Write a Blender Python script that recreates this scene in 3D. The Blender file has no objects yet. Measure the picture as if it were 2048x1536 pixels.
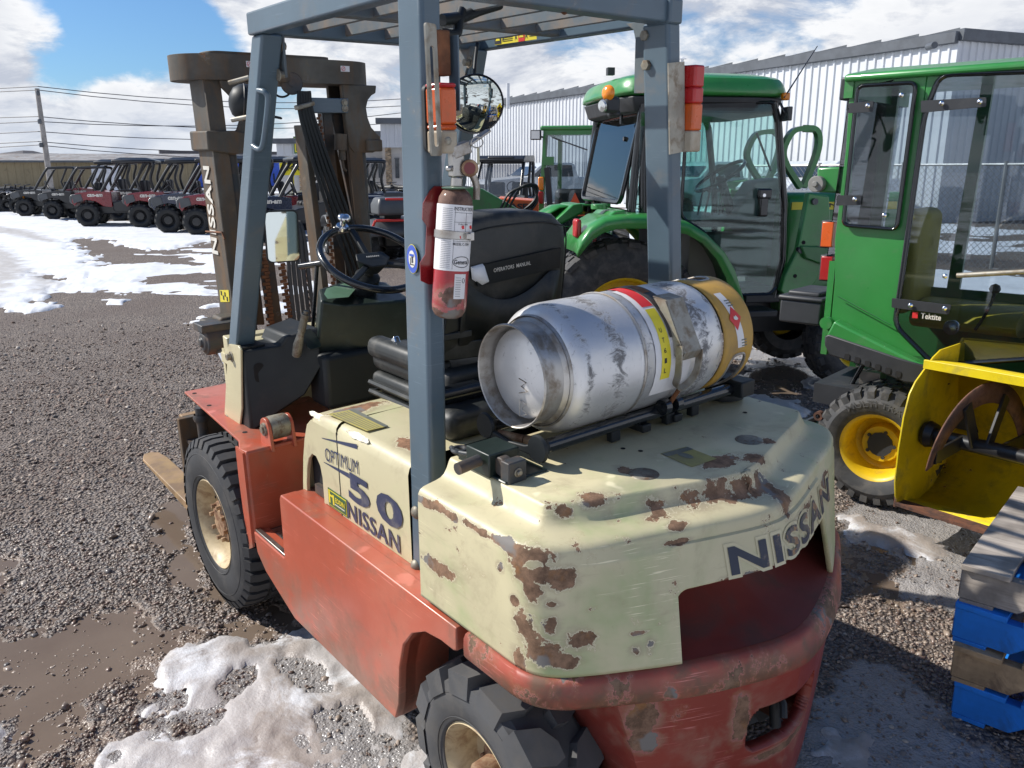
import bpy, bmesh, math, random
import numpy as np
from mathutils import Vector, Matrix
from mathutils.geometry import tessellate_polygon
from mathutils import noise as mnoise
PI = math.pi
rad = math.radians
SC = bpy.context.scene
random.seed(5); RNG = np.random.default_rng(5)

# ------------------------------------------------------------------ camera
F_PX = 1636.3; CX, CY = 1024.0, 768.0            # focal length in pixels of a 2048 px wide picture
YAW, PITCH_W = -0.6823, math.atan((768 - 340) / F_PX)
CAM_W = Vector((-1.292, 1.466, 1.66))
def rot_of(a, b, c):
    d = Vector((math.cos(b) * math.cos(a), math.cos(b) * math.sin(a), -math.sin(b)))
    rt = Vector((math.sin(a), -math.cos(a), 0)); up = rt.cross(d)
    r2 = rt * math.cos(c) + up * math.sin(c); u2 = -rt * math.sin(c) + up * math.cos(c)
    return r2, u2, d
rW, uW, dW = rot_of(YAW, PITCH_W, 0.0)
cam = bpy.data.cameras.new('camera'); camo = bpy.data.objects.new('camera', cam); SC.collection.objects.link(camo)
cam.sensor_width = 36; cam.lens = F_PX / 2048 * 36; cam.clip_end = 4000; cam.clip_start = 0.05
MC = Matrix(((rW.x, uW.x, -dW.x, CAM_W.x), (rW.y, uW.y, -dW.y, CAM_W.y), (rW.z, uW.z, -dW.z, CAM_W.z), (0, 0, 0, 1)))
camo.matrix_world = MC
SC.camera = camo
SC.render.resolution_x, SC.render.resolution_y = 1024, 768

# forklift frame (X forward, Y to its left, Z up): it stands nose-up on sloping gravel
rF, uF, dF = rot_of(-0.6823, 0.2929, -0.008)
CAM_F = Vector((-1.292, 1.4658, 1.7297))
def m3(a, b, c): return Matrix(((a.x, b.x, c.x), (a.y, b.y, c.y), (a.z, b.z, c.z)))
R_FW = m3(rW, uW, dW) @ m3(rF, uF, dF).transposed()      # forklift vectors -> world vectors
M_F = Matrix.Translation(CAM_W - R_FW @ CAM_F) @ R_FW.to_4x4()
def u(px, py, ax, val):
    """point of the forklift frame seen at a pixel of the photo, on the plane axis=val"""
    d = rF * ((px - CX) / F_PX) - uF * ((py - CY) / F_PX) + dF
    i = 'xyz'.index(ax); t = (val - CAM_F[i]) / d[i]
    return CAM_F + d * t
def wray(px, py): return rW * ((px - CX) / F_PX) - uW * ((py - CY) / F_PX) + dW

# ------------------------------------------------------------------ light
SUN_F = Vector((0.60, 0.47, 0.645)).normalized()
SUN = (R_FW @ SUN_F).normalized()
sun = bpy.data.lights.new('sun', 'SUN'); suno = bpy.data.objects.new('sun', sun); SC.collection.objects.link(suno)
sun.energy = 5.0; sun.angle = rad(0.55); sun.color = (1.0, 0.955, 0.88)
suno.rotation_euler = SUN.to_track_quat('Z', 'Y').to_euler()
SUN_EL = math.asin(SUN.z); SUN_AZ = math.atan2(SUN.y, SUN.x)

class NT:
    """small helper to write node trees"""
    def __init__(s, tree): s.t = tree; s.n = tree.nodes; s.l = tree.links
    def node(s, typ, **kw):
        nd = s.n.new(typ)
        for k, v in kw.items(): setattr(nd, k, v)
        return nd
    def put(s, sock, v):
        if v is None: return
        if isinstance(v, bpy.types.NodeSocket): s.l.new(v, sock)
        else:
            if sock.type == 'RGBA' and len(v) == 3: v = (*v, 1)
            sock.default_value = v
    def coord(s, kind='Object'): return s.node('ShaderNodeTexCoord').outputs[kind]
    def mapping(s, v, loc=(0, 0, 0), rot=(0, 0, 0), sc=(1, 1, 1)):
        m = s.node('ShaderNodeMapping'); s.put(m.inputs[0], v); m.inputs[1].default_value = loc; m.inputs[2].default_value = rot; m.inputs[3].default_value = sc
        return m.outputs[0]
    def noise(s, v, scale, detail=4, rough=.55, dist=0, out=0):
        n = s.node('ShaderNodeTexNoise'); s.put(n.inputs['Vector'], v); n.inputs['Scale'].default_value = scale
        n.inputs['Detail'].default_value = detail; n.inputs['Roughness'].default_value = rough; n.inputs['Distortion'].default_value = dist
        return n.outputs[out]
    def voro(s, v, scale, feature='F1', out=0, rnd=1.0):
        n = s.node('ShaderNodeTexVoronoi', feature=feature); s.put(n.inputs['Vector'], v); n.inputs['Scale'].default_value = scale; n.inputs['Randomness'].default_value = rnd
        return n.outputs[out]
    def math(s, op, a, b=None, c=None, clamp=False):
        n = s.node('ShaderNodeMath', operation=op, use_clamp=clamp)
        for i, v in enumerate((a, b, c)): s.put(n.inputs[i], v)
        return n.outputs[0]
    def vmath(s, op, a, b=None, out=0):
        n = s.node('ShaderNodeVectorMath', operation=op); s.put(n.inputs[0], a); s.put(n.inputs[1], b)
        return n.outputs[out]
    def sep(s, v):
        n = s.node('ShaderNodeSeparateXYZ'); s.put(n.inputs[0], v); return n.outputs
    def comb(s, x, y, z):
        n = s.node('ShaderNodeCombineXYZ')
        for i, v in enumerate((x, y, z)): s.put(n.inputs[i], v)
        return n.outputs[0]
    def step(s, v, lo, hi, a=0.0, b=1.0):
        n = s.node('ShaderNodeMapRange', interpolation_type='SMOOTHSTEP'); s.put(n.inputs[0], v)
        n.inputs[1].default_value = lo; n.inputs[2].default_value = hi; n.inputs[3].default_value = a; n.inputs[4].default_value = b
        return n.outputs[0]
    def mix(s, f, a, b, blend='MIX'):
        n = s.node('ShaderNodeMix', data_type='RGBA', blend_type=blend); s.put(n.inputs[0], f); s.put(n.inputs[6], a); s.put(n.inputs[7], b)
        return n.outputs[2]
    def mixf(s, f, a, b):
        n = s.node('ShaderNodeMix', data_type='FLOAT'); s.put(n.inputs[0], f); s.put(n.inputs[2], a); s.put(n.inputs[3], b)
        return n.outputs[0]
    def bump(s, h, strength=.3, dist=.01, nrm=None):
        n = s.node('ShaderNodeBump'); n.inputs['Strength'].default_value = strength; n.inputs['Distance'].default_value = dist
        s.put(n.inputs['Height'], h); s.put(n.inputs['Normal'], nrm); return n.outputs[0]

world = bpy.data.worlds.new('World'); SC.world = world; world.use_nodes = True
w = NT(world.node_tree); w.n.clear()
sky = w.node('ShaderNodeTexSky', sky_type='NISHITA', sun_disc=False)
sky.sun_elevation = SUN_EL; sky.sun_rotation = PI / 2 - SUN_AZ; sky.air_density = 1.0; sky.dust_density = .6; sky.ozone_density = 1.6
dirv = w.coord('Generated')
dx, dy, dz = w.sep(dirv)
# cumulus: fractal noise on the view direction, flattened; relief from a second sample shifted towards the sun
def cdens(off):
    p = w.mapping(dirv, loc=off, sc=(1, 1, 2.7))
    return w.math('ADD', w.math('MULTIPLY', w.noise(p, 2.6, 4, .5, .2), .54), w.math('MULTIPLY', w.noise(p, 8.0, 14, .62, .3), .48))
CO = Vector((4.3, 2.2, .6))
d_a = cdens(CO); d_b = cdens(CO + Vector((SUN.x, SUN.y, SUN.z * 2)) * .030)
bias = w.step(dz, .0, .16, .14, .105); bias = w.math('ADD', bias, w.step(dz, .19, .55, 0, -.20))
for (px, py, rr, st) in ((120, 75, 4.0, .18), (290, 40, 4.8, .24), (420, 100, 3.0, .12), (760, -30, 4, .16), (960, -30, 3.5, .18)):
    d0 = wray(px, py).normalized(); dt = w.vmath('DOT_PRODUCT', dirv, tuple(d0), out=1)
    bias = w.math('SUBTRACT', bias, w.step(dt, math.cos(rad(rr)), 1.0, 0, st))
for (px, py, rr, st) in ((20, 60, 3.5, .14), (300, 170, 5, .06), (500, 20, 4, .06)):
    d0 = wray(px, py).normalized(); dt = w.vmath('DOT_PRODUCT', dirv, tuple(d0), out=1); bias = w.math('ADD', bias, w.step(dt, math.cos(rad(rr)), 1.0, 0, st))
dens = w.math('ADD', d_a, bias)
mask = w.step(dens, .47, .60)
thick = w.step(dens, .56, .76)
lit = w.math('ADD', w.math('MULTIPLY', w.math('SUBTRACT', d_a, d_b), 11.0), .60, clamp=True)
cloudc = w.mix(lit, (6.0, 6.5, 7.6), (10.8, 10.9, 11.1)); cloudc = w.mix(w.math('MULTIPLY', thick, .42), cloudc, (6.4, 6.9, 8.0))
skyc = w.mix(1.0, sky.outputs[0], (.68, 1.0, 1.36), 'MULTIPLY')
col = w.mix(mask, skyc, cloudc)
veil = w.step(dz, .0, .10, .8, .0)
col = w.mix(w.math('MULTIPLY', veil, .55), col, (7.0, 7.9, 9.4))
bg = w.node('ShaderNodeBackground'); w.put(bg.inputs[0], col); bg.inputs[1].default_value = .078
out = w.node('ShaderNodeOutputWorld'); w.l.new(bg.outputs[0], out.inputs[0])

SC.view_settings.view_transform = 'Standard'; SC.view_settings.look = 'None'
SC.view_settings.exposure = 0.22; SC.view_settings.gamma = 1.0
SC.cycles.max_bounces = 7; SC.cycles.transparent_max_bounces = 14; SC.cycles.glossy_bounces = 4; SC.cycles.transmission_bounces = 6
SC.cycles.use_denoising = True; SC.cycles.caustics_reflective = False; SC.cycles.caustics_refractive = False
SC.cycles.sample_clamp_indirect = 6

# ------------------------------------------------------------------ materials
MATS = {}
def new_mat(name):
    m = bpy.data.materials.new(name); m.use_nodes = True; t = NT(m.node_tree); t.n.clear()
    b = t.node('ShaderNodeBsdfPrincipled'); o = t.node('ShaderNodeOutputMaterial'); t.l.new(b.outputs[0], o.inputs[0])
    return m, t, b, o
def spots_field(t, v, spots):
    """largest of (1 - distance/radius) over a list of worn places (x, y, z, rx, ry, rz)"""
    cur = None
    for (x, y, z, rx, ry, rz) in spots:
        q = t.vmath('MULTIPLY', t.vmath('SUBTRACT', v, (x, y, z)), (1 / rx, 1 / ry, 1 / rz))
        d = t.vmath('LENGTH', q, out=1)
        f = t.math('SUBTRACT', 1.0, d)
        cur = f if cur is None else t.math('MAXIMUM', cur, f)
    return cur
RUST = (.105, .045, .02)
def mat(name, col, rough=.45, metal=0.0, var=.12, vs=3.0, dirt=0.0, dirtcol=(.10, .075, .055), chips=0.0, chipcol=RUST, chipscale=9.0,
        bump=0.0, bs=60.0, coat=0.0, scratch=0.0, spots=None, spotamp=.9, spec=.5, streak=(1, 1, 1), lowdirt=None, coord='Object', fade=None, smear=None):
    """worn surface: colour varied by large and fine noise, dirt, rusty chips by threshold noise, scratches, fine relief"""
    if name in MATS: return MATS[name]
    m, t, b, o = new_mat(name); v = t.coord(coord)
    c = t.mix(t.step(t.noise(v, vs, 5), .35, .65), [x * (1 - var) for x in col], [min(1, x * (1 + var)) for x in col])
    if fade:
        c = t.mix(t.step(t.noise(v, fade[1], 5, .6, .4), .45, .68, 0, fade[2]), c, fade[0])
    r = t.math('ADD', t.math('MULTIPLY', t.noise(v, vs * 6, 5), .25), rough - .125, clamp=True)
    if dirt:
        f = t.step(t.noise(t.mapping(v, sc=streak), vs * 2.3, 8, .65, .3), .62 - dirt * .35, .80 - dirt * .2)
        c = t.mix(t.math('MULTIPLY', f, min(1, .35 + dirt)), c, dirtcol)
        r = t.math('ADD', r, t.math('MULTIPLY', f, .2), clamp=True)
    if lowdirt:
        z = t.sep(v)[2]; f = t.math('MULTIPLY', t.step(z, lowdirt[0], lowdirt[1], 1, 0), t.step(t.noise(v, 14, 8, .7), .3, .6))
        c = t.mix(t.math('MULTIPLY', f, .8), c, lowdirt[2])
    if smear:
        f = t.math('MULTIPLY', t.step(t.noise(t.mapping(v, rot=(.05, .04, .1), sc=(1, 1, 8)), 3.5, 10, .72, .2), .56, .74), .55)
        c = t.mix(f, c, smear); f = t.math('MULTIPLY', t.step(t.noise(v, 45, 8, .8), .60, .70), .5); c = t.mix(f, c, smear)
    if scratch:
        sv = t.mapping(v, rot=(.06, .10, .1), sc=(3, 3, 120)); sn = t.math('MAXIMUM', t.noise(sv, 2.0, 4, .6), t.noise(t.mapping(v, rot=(.5, .55, .2), sc=(5, 5, 140)), 1.6, 3, .5))
        sm = t.math('MULTIPLY', t.step(sn, .63, .69), t.step(t.noise(v, 5, 4, .6), .47, .60))
        c = t.mix(t.math('MULTIPLY', sm, scratch), c, [min(1, x * 1.5 + .12) for x in col])
    h = None; mt = metal
    if chips or spots:
        nz = t.noise(v, chipscale, 10, .68, .15)
        if spots:
            fld = spots_field(t, v, spots)
            val = t.math('ADD', t.math('MULTIPLY', t.math('SUBTRACT', nz, .5), spotamp * 2.2), fld)
            if chips: val = t.math('MAXIMUM', val, t.math('MULTIPLY', t.math('SUBTRACT', nz, .70 - chips * .2), 6))
        else:
            val = t.math('MULTIPLY', t.math('SUBTRACT', nz, .70 - chips * .2), 6)
        k = t.step(val, .14, .19); rim = t.math('MULTIPLY', t.step(val, -.02, .10), t.math('SUBTRACT', 1.0, k))
        rc = t.mix(t.step(t.noise(v, 28, 8, .75), .35, .65), chipcol, [min(1, x * 2.3 + .015) for x in chipcol]); rc = t.mix(t.step(t.noise(v, 13, 6, .7), .55, .68, 0, .7), rc, (.26, .115, .035))
        rc = t.mix(t.step(t.noise(v, 11, 3), .57, .64), rc, (.19, .175, .16))
        hal = t.math('MULTIPLY', t.step(val, -.30, .06), .38)
        c = t.mix(hal, c, t.mix(t.noise(v, 40, 4, .7), (.34, .22, .10), [x * .8 for x in col]))
        if spots:
            rub = t.math('MULTIPLY', t.step(t.math('ADD', fld, t.math('MULTIPLY', t.math('SUBTRACT', t.noise(t.mapping(v, rot=(0, 0, .3), sc=(1, 1, 3)), 9, 10, .75), .5), 3.0)), -.5, .4), .42)
            c = t.mix(rub, c, (.30, .235, .17))
        c = t.mix(t.math('MULTIPLY', rim, .7), c, [min(1, x * 1.05 + .09) for x in col])
        c = t.mix(k, c, rc); r = t.mixf(k, r, .8)
        h = t.math('MULTIPLY', k, -.6)
        if metal: mt = t.mixf(k, metal, 0.0)
    if bump:
        hb = t.math('MULTIPLY', t.noise(v, bs, 4, .6), bump)
        h = hb if h is None else t.math('ADD', h, hb)
    if h is not None: t.put(b.inputs['Normal'], t.bump(h, .5, .004))
    t.put(b.inputs['Base Color'], c); t.put(b.inputs['Roughness'], r); t.put(b.inputs['Metallic'], mt)
    b.inputs['Specular IOR Level'].default_value = spec
    if coat: b.inputs['Coat Weight'].default_value = coat; b.inputs['Coat Roughness'].default_value = .12
    MATS[name] = m; return m
def glass_mat(name, tint=(.75, .85, .85), dens=.35, rough=.02):
    """pane: clear where seen head-on, mirror-like at a slant, faintly tinted"""
    if name in MATS: return MATS[name]
    m, t, b, o = new_mat(name); t.n.remove(b)
    tr = t.node('ShaderNodeBsdfTransparent'); gl = t.node('ShaderNodeBsdfGlossy'); df = t.node('ShaderNodeBsdfDiffuse')
    t.put(tr.inputs[0], tint); gl.inputs['Roughness'].default_value = rough; t.put(df.inputs[0], (.10, .11, .115))
    mx = t.node('ShaderNodeMixShader'); mx.inputs[0].default_value = dens; t.l.new(tr.outputs[0], mx.inputs[1]); t.l.new(df.outputs[0], mx.inputs[2])
    fr = t.node('ShaderNodeFresnel'); fr.inputs[0].default_value = 1.6
    m2 = t.node('ShaderNodeMixShader'); t.put(m2.inputs[0], t.math('MULTIPLY', fr.outputs[0], 1.15, clamp=True)); t.l.new(mx.outputs[0], m2.inputs[1]); t.l.new(gl.outputs[0], m2.inputs[2])
    t.l.new(m2.outputs[0], o.inputs[0]); MATS[name] = m; return m

# ------------------------------------------------------------------ geometry helpers
class MB:
    """collects shapes, then links them as ONE mesh object"""
    def __init__(s): s.v = []; s.f = []
    def add(s, vs, fs):
        k = len(s.v); s.v += [tuple(p) for p in vs]; s.f += [tuple(i + k for i in q) for q in fs]; return s
    def box(s, c, d, M=None):
        c = Vector(c); h = Vector(d) / 2
        vs = [Vector((sx * h.x, sy * h.y, sz * h.z)) for sx in (-1, 1) for sy in (-1, 1) for sz in (-1, 1)]
        vs = [c + (M @ p if M else p) for p in vs]
        return s.add(vs, [(0, 1, 3, 2), (4, 6, 7, 5), (0, 4, 5, 1), (2, 3, 7, 6), (0, 2, 6, 4), (1, 5, 7, 3)])
    def hexa(s, a, b):
        """two rings of four points"""
        return s.add(list(a) + list(b), [(3, 2, 1, 0), (4, 5, 6, 7), (0, 1, 5, 4), (1, 2, 6, 5), (2, 3, 7, 6), (3, 0, 4, 7)])
    def ring_loft(s, rings, cap=True, close=False):
        n = len(rings[0]); vs = [p for r in rings for p in r]; fs = []
        R = len(rings)
        for i in range(R if close else R - 1):
            for j in range(n):
                a, b2 = i * n + j, i * n + (j + 1) % n; c, d = ((i + 1) % R) * n + j, ((i + 1) % R) * n + (j + 1) % n
                fs.append((a, b2, d, c))
        if cap and not close: fs.append(tuple(range(n))[::-1]); fs.append(tuple(range((R - 1) * n, R * n)))
        return s.add(vs, fs)
    def tube(s, pts, r, n=10, cap=True, close=False, sec=None):
        pts = [Vector(p) for p in pts]; N = len(pts); rings = []; up = None
        for i, p in enumerate(pts):
            if close: d = (pts[(i + 1) % N] - pts[i - 1])
            else: d = pts[min(i + 1, N - 1)] - pts[max(i - 1, 0)]
            d.normalize()
            if up is None: up = Vector((0, 0, 1)) if abs(d.z) < .9 else Vector((1, 0, 0))
            a = up.cross(d)
            if a.length < 1e-4: a = Vector((0, 1, 0)).cross(d)
            a.normalize(); b = d.cross(a); up = b
            rr = r[i] if isinstance(r, (list, tuple)) else r
            if sec: rings.append([p + a * q[0] + b * q[1] for q in sec])
            else: rings.append([p + (a * math.cos(2 * PI * k / n) + b * math.sin(2 * PI * k / n)) * rr for k in range(n)])
        return s.ring_loft(rings, cap, close)
    def bar(s, p, q, wx, wy, up=(0, 0, 1)):
        """rectangular bar from p to q; wx along the side, wy along up"""
        p, q = Vector(p), Vector(q); d = (q - p).normalized(); a = Vector(up).cross(d).normalized(); b = d.cross(a)
        o = [(-wx / 2, -wy / 2), (wx / 2, -wy / 2), (wx / 2, wy / 2), (-wx / 2, wy / 2)]
        return s.hexa([p + a * i + b * j for i, j in o], [q + a * i + b * j for i, j in o])
    def lathe(s, prof, c, axis, n=32, ref=None, a0=0, a1=2 * PI):
        """profile of (radius, height along axis)"""
        c, ax = Vector(c), Vector(axis).normalized(); r = Vector(ref) if ref else (Vector((1, 0, 0)) if abs(ax.x) < .8 else Vector((0, 0, 1)))
        a = (r - ax * r.dot(ax)).normalized(); b = ax.cross(a); full = abs(a1 - a0 - 2 * PI) < 1e-6
        N = n if full else n + 1; rings = []
        for k in range(N):
            th = a0 + (a1 - a0) * k / n; e = a * math.cos(th) + b * math.sin(th)
            rings.append([c + e * p[0] + ax * p[1] for p in prof])
        m = len(prof); vs = [p for r_ in rings for p in r_]; fs = []
        for k in range(n):
            k2 = (k + 1) % N
            for j in range(m - 1): fs.append((k * m + j, k2 * m + j, k2 * m + j + 1, k * m + j + 1))
        return s.add(vs, fs)
    def cyl(s, p, q, r, n=16, r2=None):
        p, q = Vector(p), Vector(q); h = (q - p).length; r2 = r if r2 is None else r2
        return s.lathe([(0.0001, 0), (r, 0), (r2, h), (0.0001, h)], p, q - p, n)
    def prism(s, poly, o, ex, ey, ez, depth, holes=()):
        """polygon (list of 2-D points, with holes) drawn at o with axes ex, ey, pushed out along ez"""
        o, ex, ey, ez = Vector(o), Vector(ex), Vector(ey), Vector(ez); loops = [list(poly)] + [list(h) for h in holes]
        flat = [p for l in loops for p in l]; tris = tessellate_polygon([[Vector((p[0], p[1], 0)) for p in l] for l in loops])
        b0 = [o + ex * p[0] + ey * p[1] for p in flat]; b1 = [p + ez * depth for p in b0]; n = len(flat); fs = []
        for tri in tris: fs.append(tuple(tri)); fs.append(tuple(i + n for i in tri[::-1]))
        k = 0
        for l in loops:
            m = len(l)
            for i in range(m): fs.append((k + i, k + (i + 1) % m, n + k + (i + 1) % m, n + k + i))
            k += m
        return s.add(b0 + b1, fs)
    def build(s, name, m=None, parent=None, smooth=None, bevel=0, seg=2, recalc=True, sub=0):
        me = bpy.data.meshes.new(name); me.from_pydata(s.v, [], s.f)
        if recalc:
            bm = bmesh.new(); bm.from_mesh(me); bmesh.ops.remove_doubles(bm, verts=bm.verts, dist=1e-5)
            bmesh.ops.recalc_face_normals(bm, faces=bm.faces); bm.to_mesh(me); bm.free()
        ob = bpy.data.objects.new(name, me); SC.collection.objects.link(ob)
        if m: me.materials.append(MATS[m] if isinstance(m, str) else m)
        if smooth:
            me.shade_smooth(); me.set_sharp_from_angle(angle=rad(smooth))
        if parent: ob.parent = parent
        if bevel:
            b = ob.modifiers.new('bevel', 'BEVEL'); b.width = bevel; b.segments = seg; b.limit_method = 'ANGLE'; b.angle_limit = rad(35); b.harden_normals = False
            if not smooth: me.shade_smooth(); me.set_sharp_from_angle(angle=rad(50))
        if sub:
            b = ob.modifiers.new('sub', 'SUBSURF'); b.levels = sub; b.render_levels = sub
        return ob
def rrect(x0, y0, x1, y1, r, n=4):
    p = []
    for (cx_, cy_, a) in ((x1 - r, y1 - r, 0), (x0 + r, y1 - r, 90), (x0 + r, y0 + r, 180), (x1 - r, y0 + r, 270)):
        for k in range(n + 1): th = rad(a + 90 * k / n); p.append((cx_ + r * math.cos(th), cy_ + r * math.sin(th)))
    return p
def circ2(cx_, cy_, r, n=16, ry=None): return [(cx_ + r * math.cos(2 * PI * k / n), cy_ + (ry or r) * math.sin(2 * PI * k / n)) for k in range(n)]
def spline(pts, n=6, close=False):
    pts = [Vector(p) for p in pts]; N = len(pts); o = []
    for i in range(N if close else N - 1):
        if close: a, b, c, d = pts[i - 1], pts[i], pts[(i + 1) % N], pts[(i + 2) % N]
        else: a, b, c, d = pts[max(i - 1, 0)], pts[i], pts[i + 1], pts[min(i + 2, N - 1)]
        for k in range(n):
            t = k / n; o.append(.5 * ((2 * b) + (c - a) * t + (2 * a - 5 * b + 4 * c - d) * t * t + (3 * b - a - 3 * c + d) * t ** 3))
    if not close: o.append(pts[-1])
    return o
def tag(o, label=None, cat=None, group=None, kind=None):
    if label: o['label'] = label
    if cat: o['category'] = cat
    if group: o['group'] = group
    if kind: o['kind'] = kind
    return o
def empty(name, label=None, cat=None, loc=(0, 0, 0), rz=0, group=None, mw=None):
    o = bpy.data.objects.new(name, None); SC.collection.objects.link(o); o.empty_display_size = .1
    if mw is not None: o.matrix_world = mw
    else: o.location = loc; o.rotation_euler = (0, 0, rz)
    return tag(o, label, cat, group)
def copy_tree(o, parent=None):
    c = o.copy(); SC.collection.objects.link(c)
    if parent: c.parent = parent
    for ch in list(o.children): copy_tree(ch, c)
    return c
def text_tris(txt, size=1.0, bold=0.0, shear=0.0, spacing=1.0, width=1.0, depth=0.0, align='CENTER', res=3):
    """flat letters as vertices and faces, centred; x to the right, y up"""
    cu = bpy.data.curves.new('lettering', 'FONT'); cu.body = txt; cu.size = size; cu.offset = bold; cu.shear = shear; cu.space_character = spacing
    cu.align_x = align; cu.align_y = 'CENTER'; cu.extrude = depth; cu.resolution_u = res
    ob = bpy.data.objects.new('lettering', cu); SC.collection.objects.link(ob); dg = bpy.context.evaluated_depsgraph_get(); dg.update()
    me = bpy.data.meshes.new_from_object(ob.evaluated_get(dg)); vs = [Vector((v.co.x * width, v.co.y, v.co.z)) for v in me.vertices]; fs = [tuple(p.vertices) for p in me.polygons]
    bpy.data.objects.remove(ob); bpy.data.curves.remove(cu); bpy.data.meshes.remove(me)
    return vs, fs
def fit_tris(vf, w_, h_):
    vs, fs = vf; x0, x1 = min(v.x for v in vs), max(v.x for v in vs); y0, y1 = min(v.y for v in vs), max(v.y for v in vs)
    return [Vector(((v.x - (x0 + x1) / 2) / (x1 - x0) * w_, (v.y - (y0 + y1) / 2) / (y1 - y0) * h_, v.z)) for v in vs], fs
def letters(name, txt, o, ex, ey, w_, h_, m, parent, bold=.0, lift=.0015, shear=0.0, depth=0, fn=None, spacing=1.0):
    """lettering laid on a surface: o centre, ex/ey unit axes"""
    o, ex, ey = Vector(o), Vector(ex).normalized(), Vector(ey).normalized(); ez = ex.cross(ey)
    vs, fs = fit_tris(text_tris(txt, 1, bold, shear, spacing), w_, h_); b = MB()
    P_ = [(fn(v.x, v.y) if fn else o + ex * v.x + ey * v.y + ez * lift) for v in vs]
    b.add(P_, fs); return b.build(name, m, parent, recalc=False)
# ================================================================== ground, snow, ice, water
HF = Vector((dW.x, dW.y, 0)).normalized()                 # horizontal view direction
HR = Vector((rW.x, rW.y, 0)).normalized()
_n = R_FW @ Vector((0, 0, 1)); _p = M_F @ Vector((0, 0, 0))
def plane_z(x, y): return _p.z - (_n.x * (x - _p.x) + _n.y * (y - _p.y)) / _n.z
def zg_np(x, y):
    """height of the lot: follows the slope the forklift stands on, levels out farther away"""
    s = (x - CAM_W.x) * HF.x + (y - CAM_W.y) * HF.y
    t = (x - CAM_W.x) * HR.x + (y - CAM_W.y) * HR.y
    k = np.clip((np.sqrt(s * s + .5 * t * t) - 3.2) / 5.5, 0, 1); k = k * k * (3 - 2 * k)
    return plane_z(x, y) * (1 - k)
def zg(x, y): return float(zg_np(np.array([x]), np.array([y]))[0])
def G(px, py, dz=0.0):
    """point of the ground seen at a pixel of the photo"""
    d = wray(px, py); t = .3; last = t
    for _ in range(4000):
        p = CAM_W + d * t
        if p.z <= zg(p.x, p.y) + dz: break
        last = t; t += .02 + t * .01
    for _ in range(30):
        m_ = (last + t) / 2; p = CAM_W + d * m_
        if p.z <= zg(p.x, p.y) + dz: t = m_
        else: last = m_
    p = CAM_W + d * t; return Vector((p.x, p.y, zg(p.x, p.y)))
def W(px, py, D):
    """world point seen at a pixel at horizontal forward distance D"""
    d = wray(px, py); return CAM_W + d * (D / d.dot(HF))
def ffwd(p): return (p - CAM_W).dot(HF)

def vnoise(x, y, f, seed=0, oct=4, rough=.5):
    tot = np.zeros_like(x); a = 1.0; s = 0.0
    for o in range(oct):
        X, Y = x * f + 17.3 * o + seed * 3.1, y * f - 9.7 * o + seed * 7.7
        xi, yi = np.floor(X).astype(np.int64), np.floor(Y).astype(np.int64); fx, fy = X - xi, Y - yi
        fx = fx * fx * (3 - 2 * fx); fy = fy * fy * (3 - 2 * fy)
        def h(i, j):
            n = (i * 374761393 + j * 668265263 + (seed + o) * 1442695041) & 0x7fffffff
            n = ((n ^ (n >> 13)) * 1274126177) & 0x7fffffff
            return ((n ^ (n >> 16)) & 0xffff) / 65535.0
        v = (h(xi, yi) * (1 - fx) + h(xi + 1, yi) * fx) * (1 - fy) + (h(xi, yi + 1) * (1 - fx) + h(xi + 1, yi + 1) * fx) * fy
        tot += a * v; s += a; a *= rough; f *= 2
    return tot / s
def sdist(x, y, poly):
    """signed distance, positive inside"""
    inside = np.zeros(x.shape, bool); best = np.full(x.shape, 1e9); n = len(poly)
    for i in range(n):
        (x0, y0), (x1, y1) = poly[i], poly[(i + 1) % n]
        c = ((y0 > y) != (y1 > y)) & (x < (x1 - x0) * (y - y0) / ((y1 - y0) if y1 != y0 else 1e-9) + x0); inside ^= c
        dx_, dy_ = x1 - x0, y1 - y0; L = dx_ * dx_ + dy_ * dy_ + 1e-12
        t = np.clip(((x - x0) * dx_ + (y - y0) * dy_) / L, 0, 1); best = np.minimum(best, (x - x0 - t * dx_) ** 2 + (y - y0 - t * dy_) ** 2)
    d = np.sqrt(best); return np.where(inside, d, -d)
def gpoly(pts): return [tuple(G(*p)[:2]) for p in pts]
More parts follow.
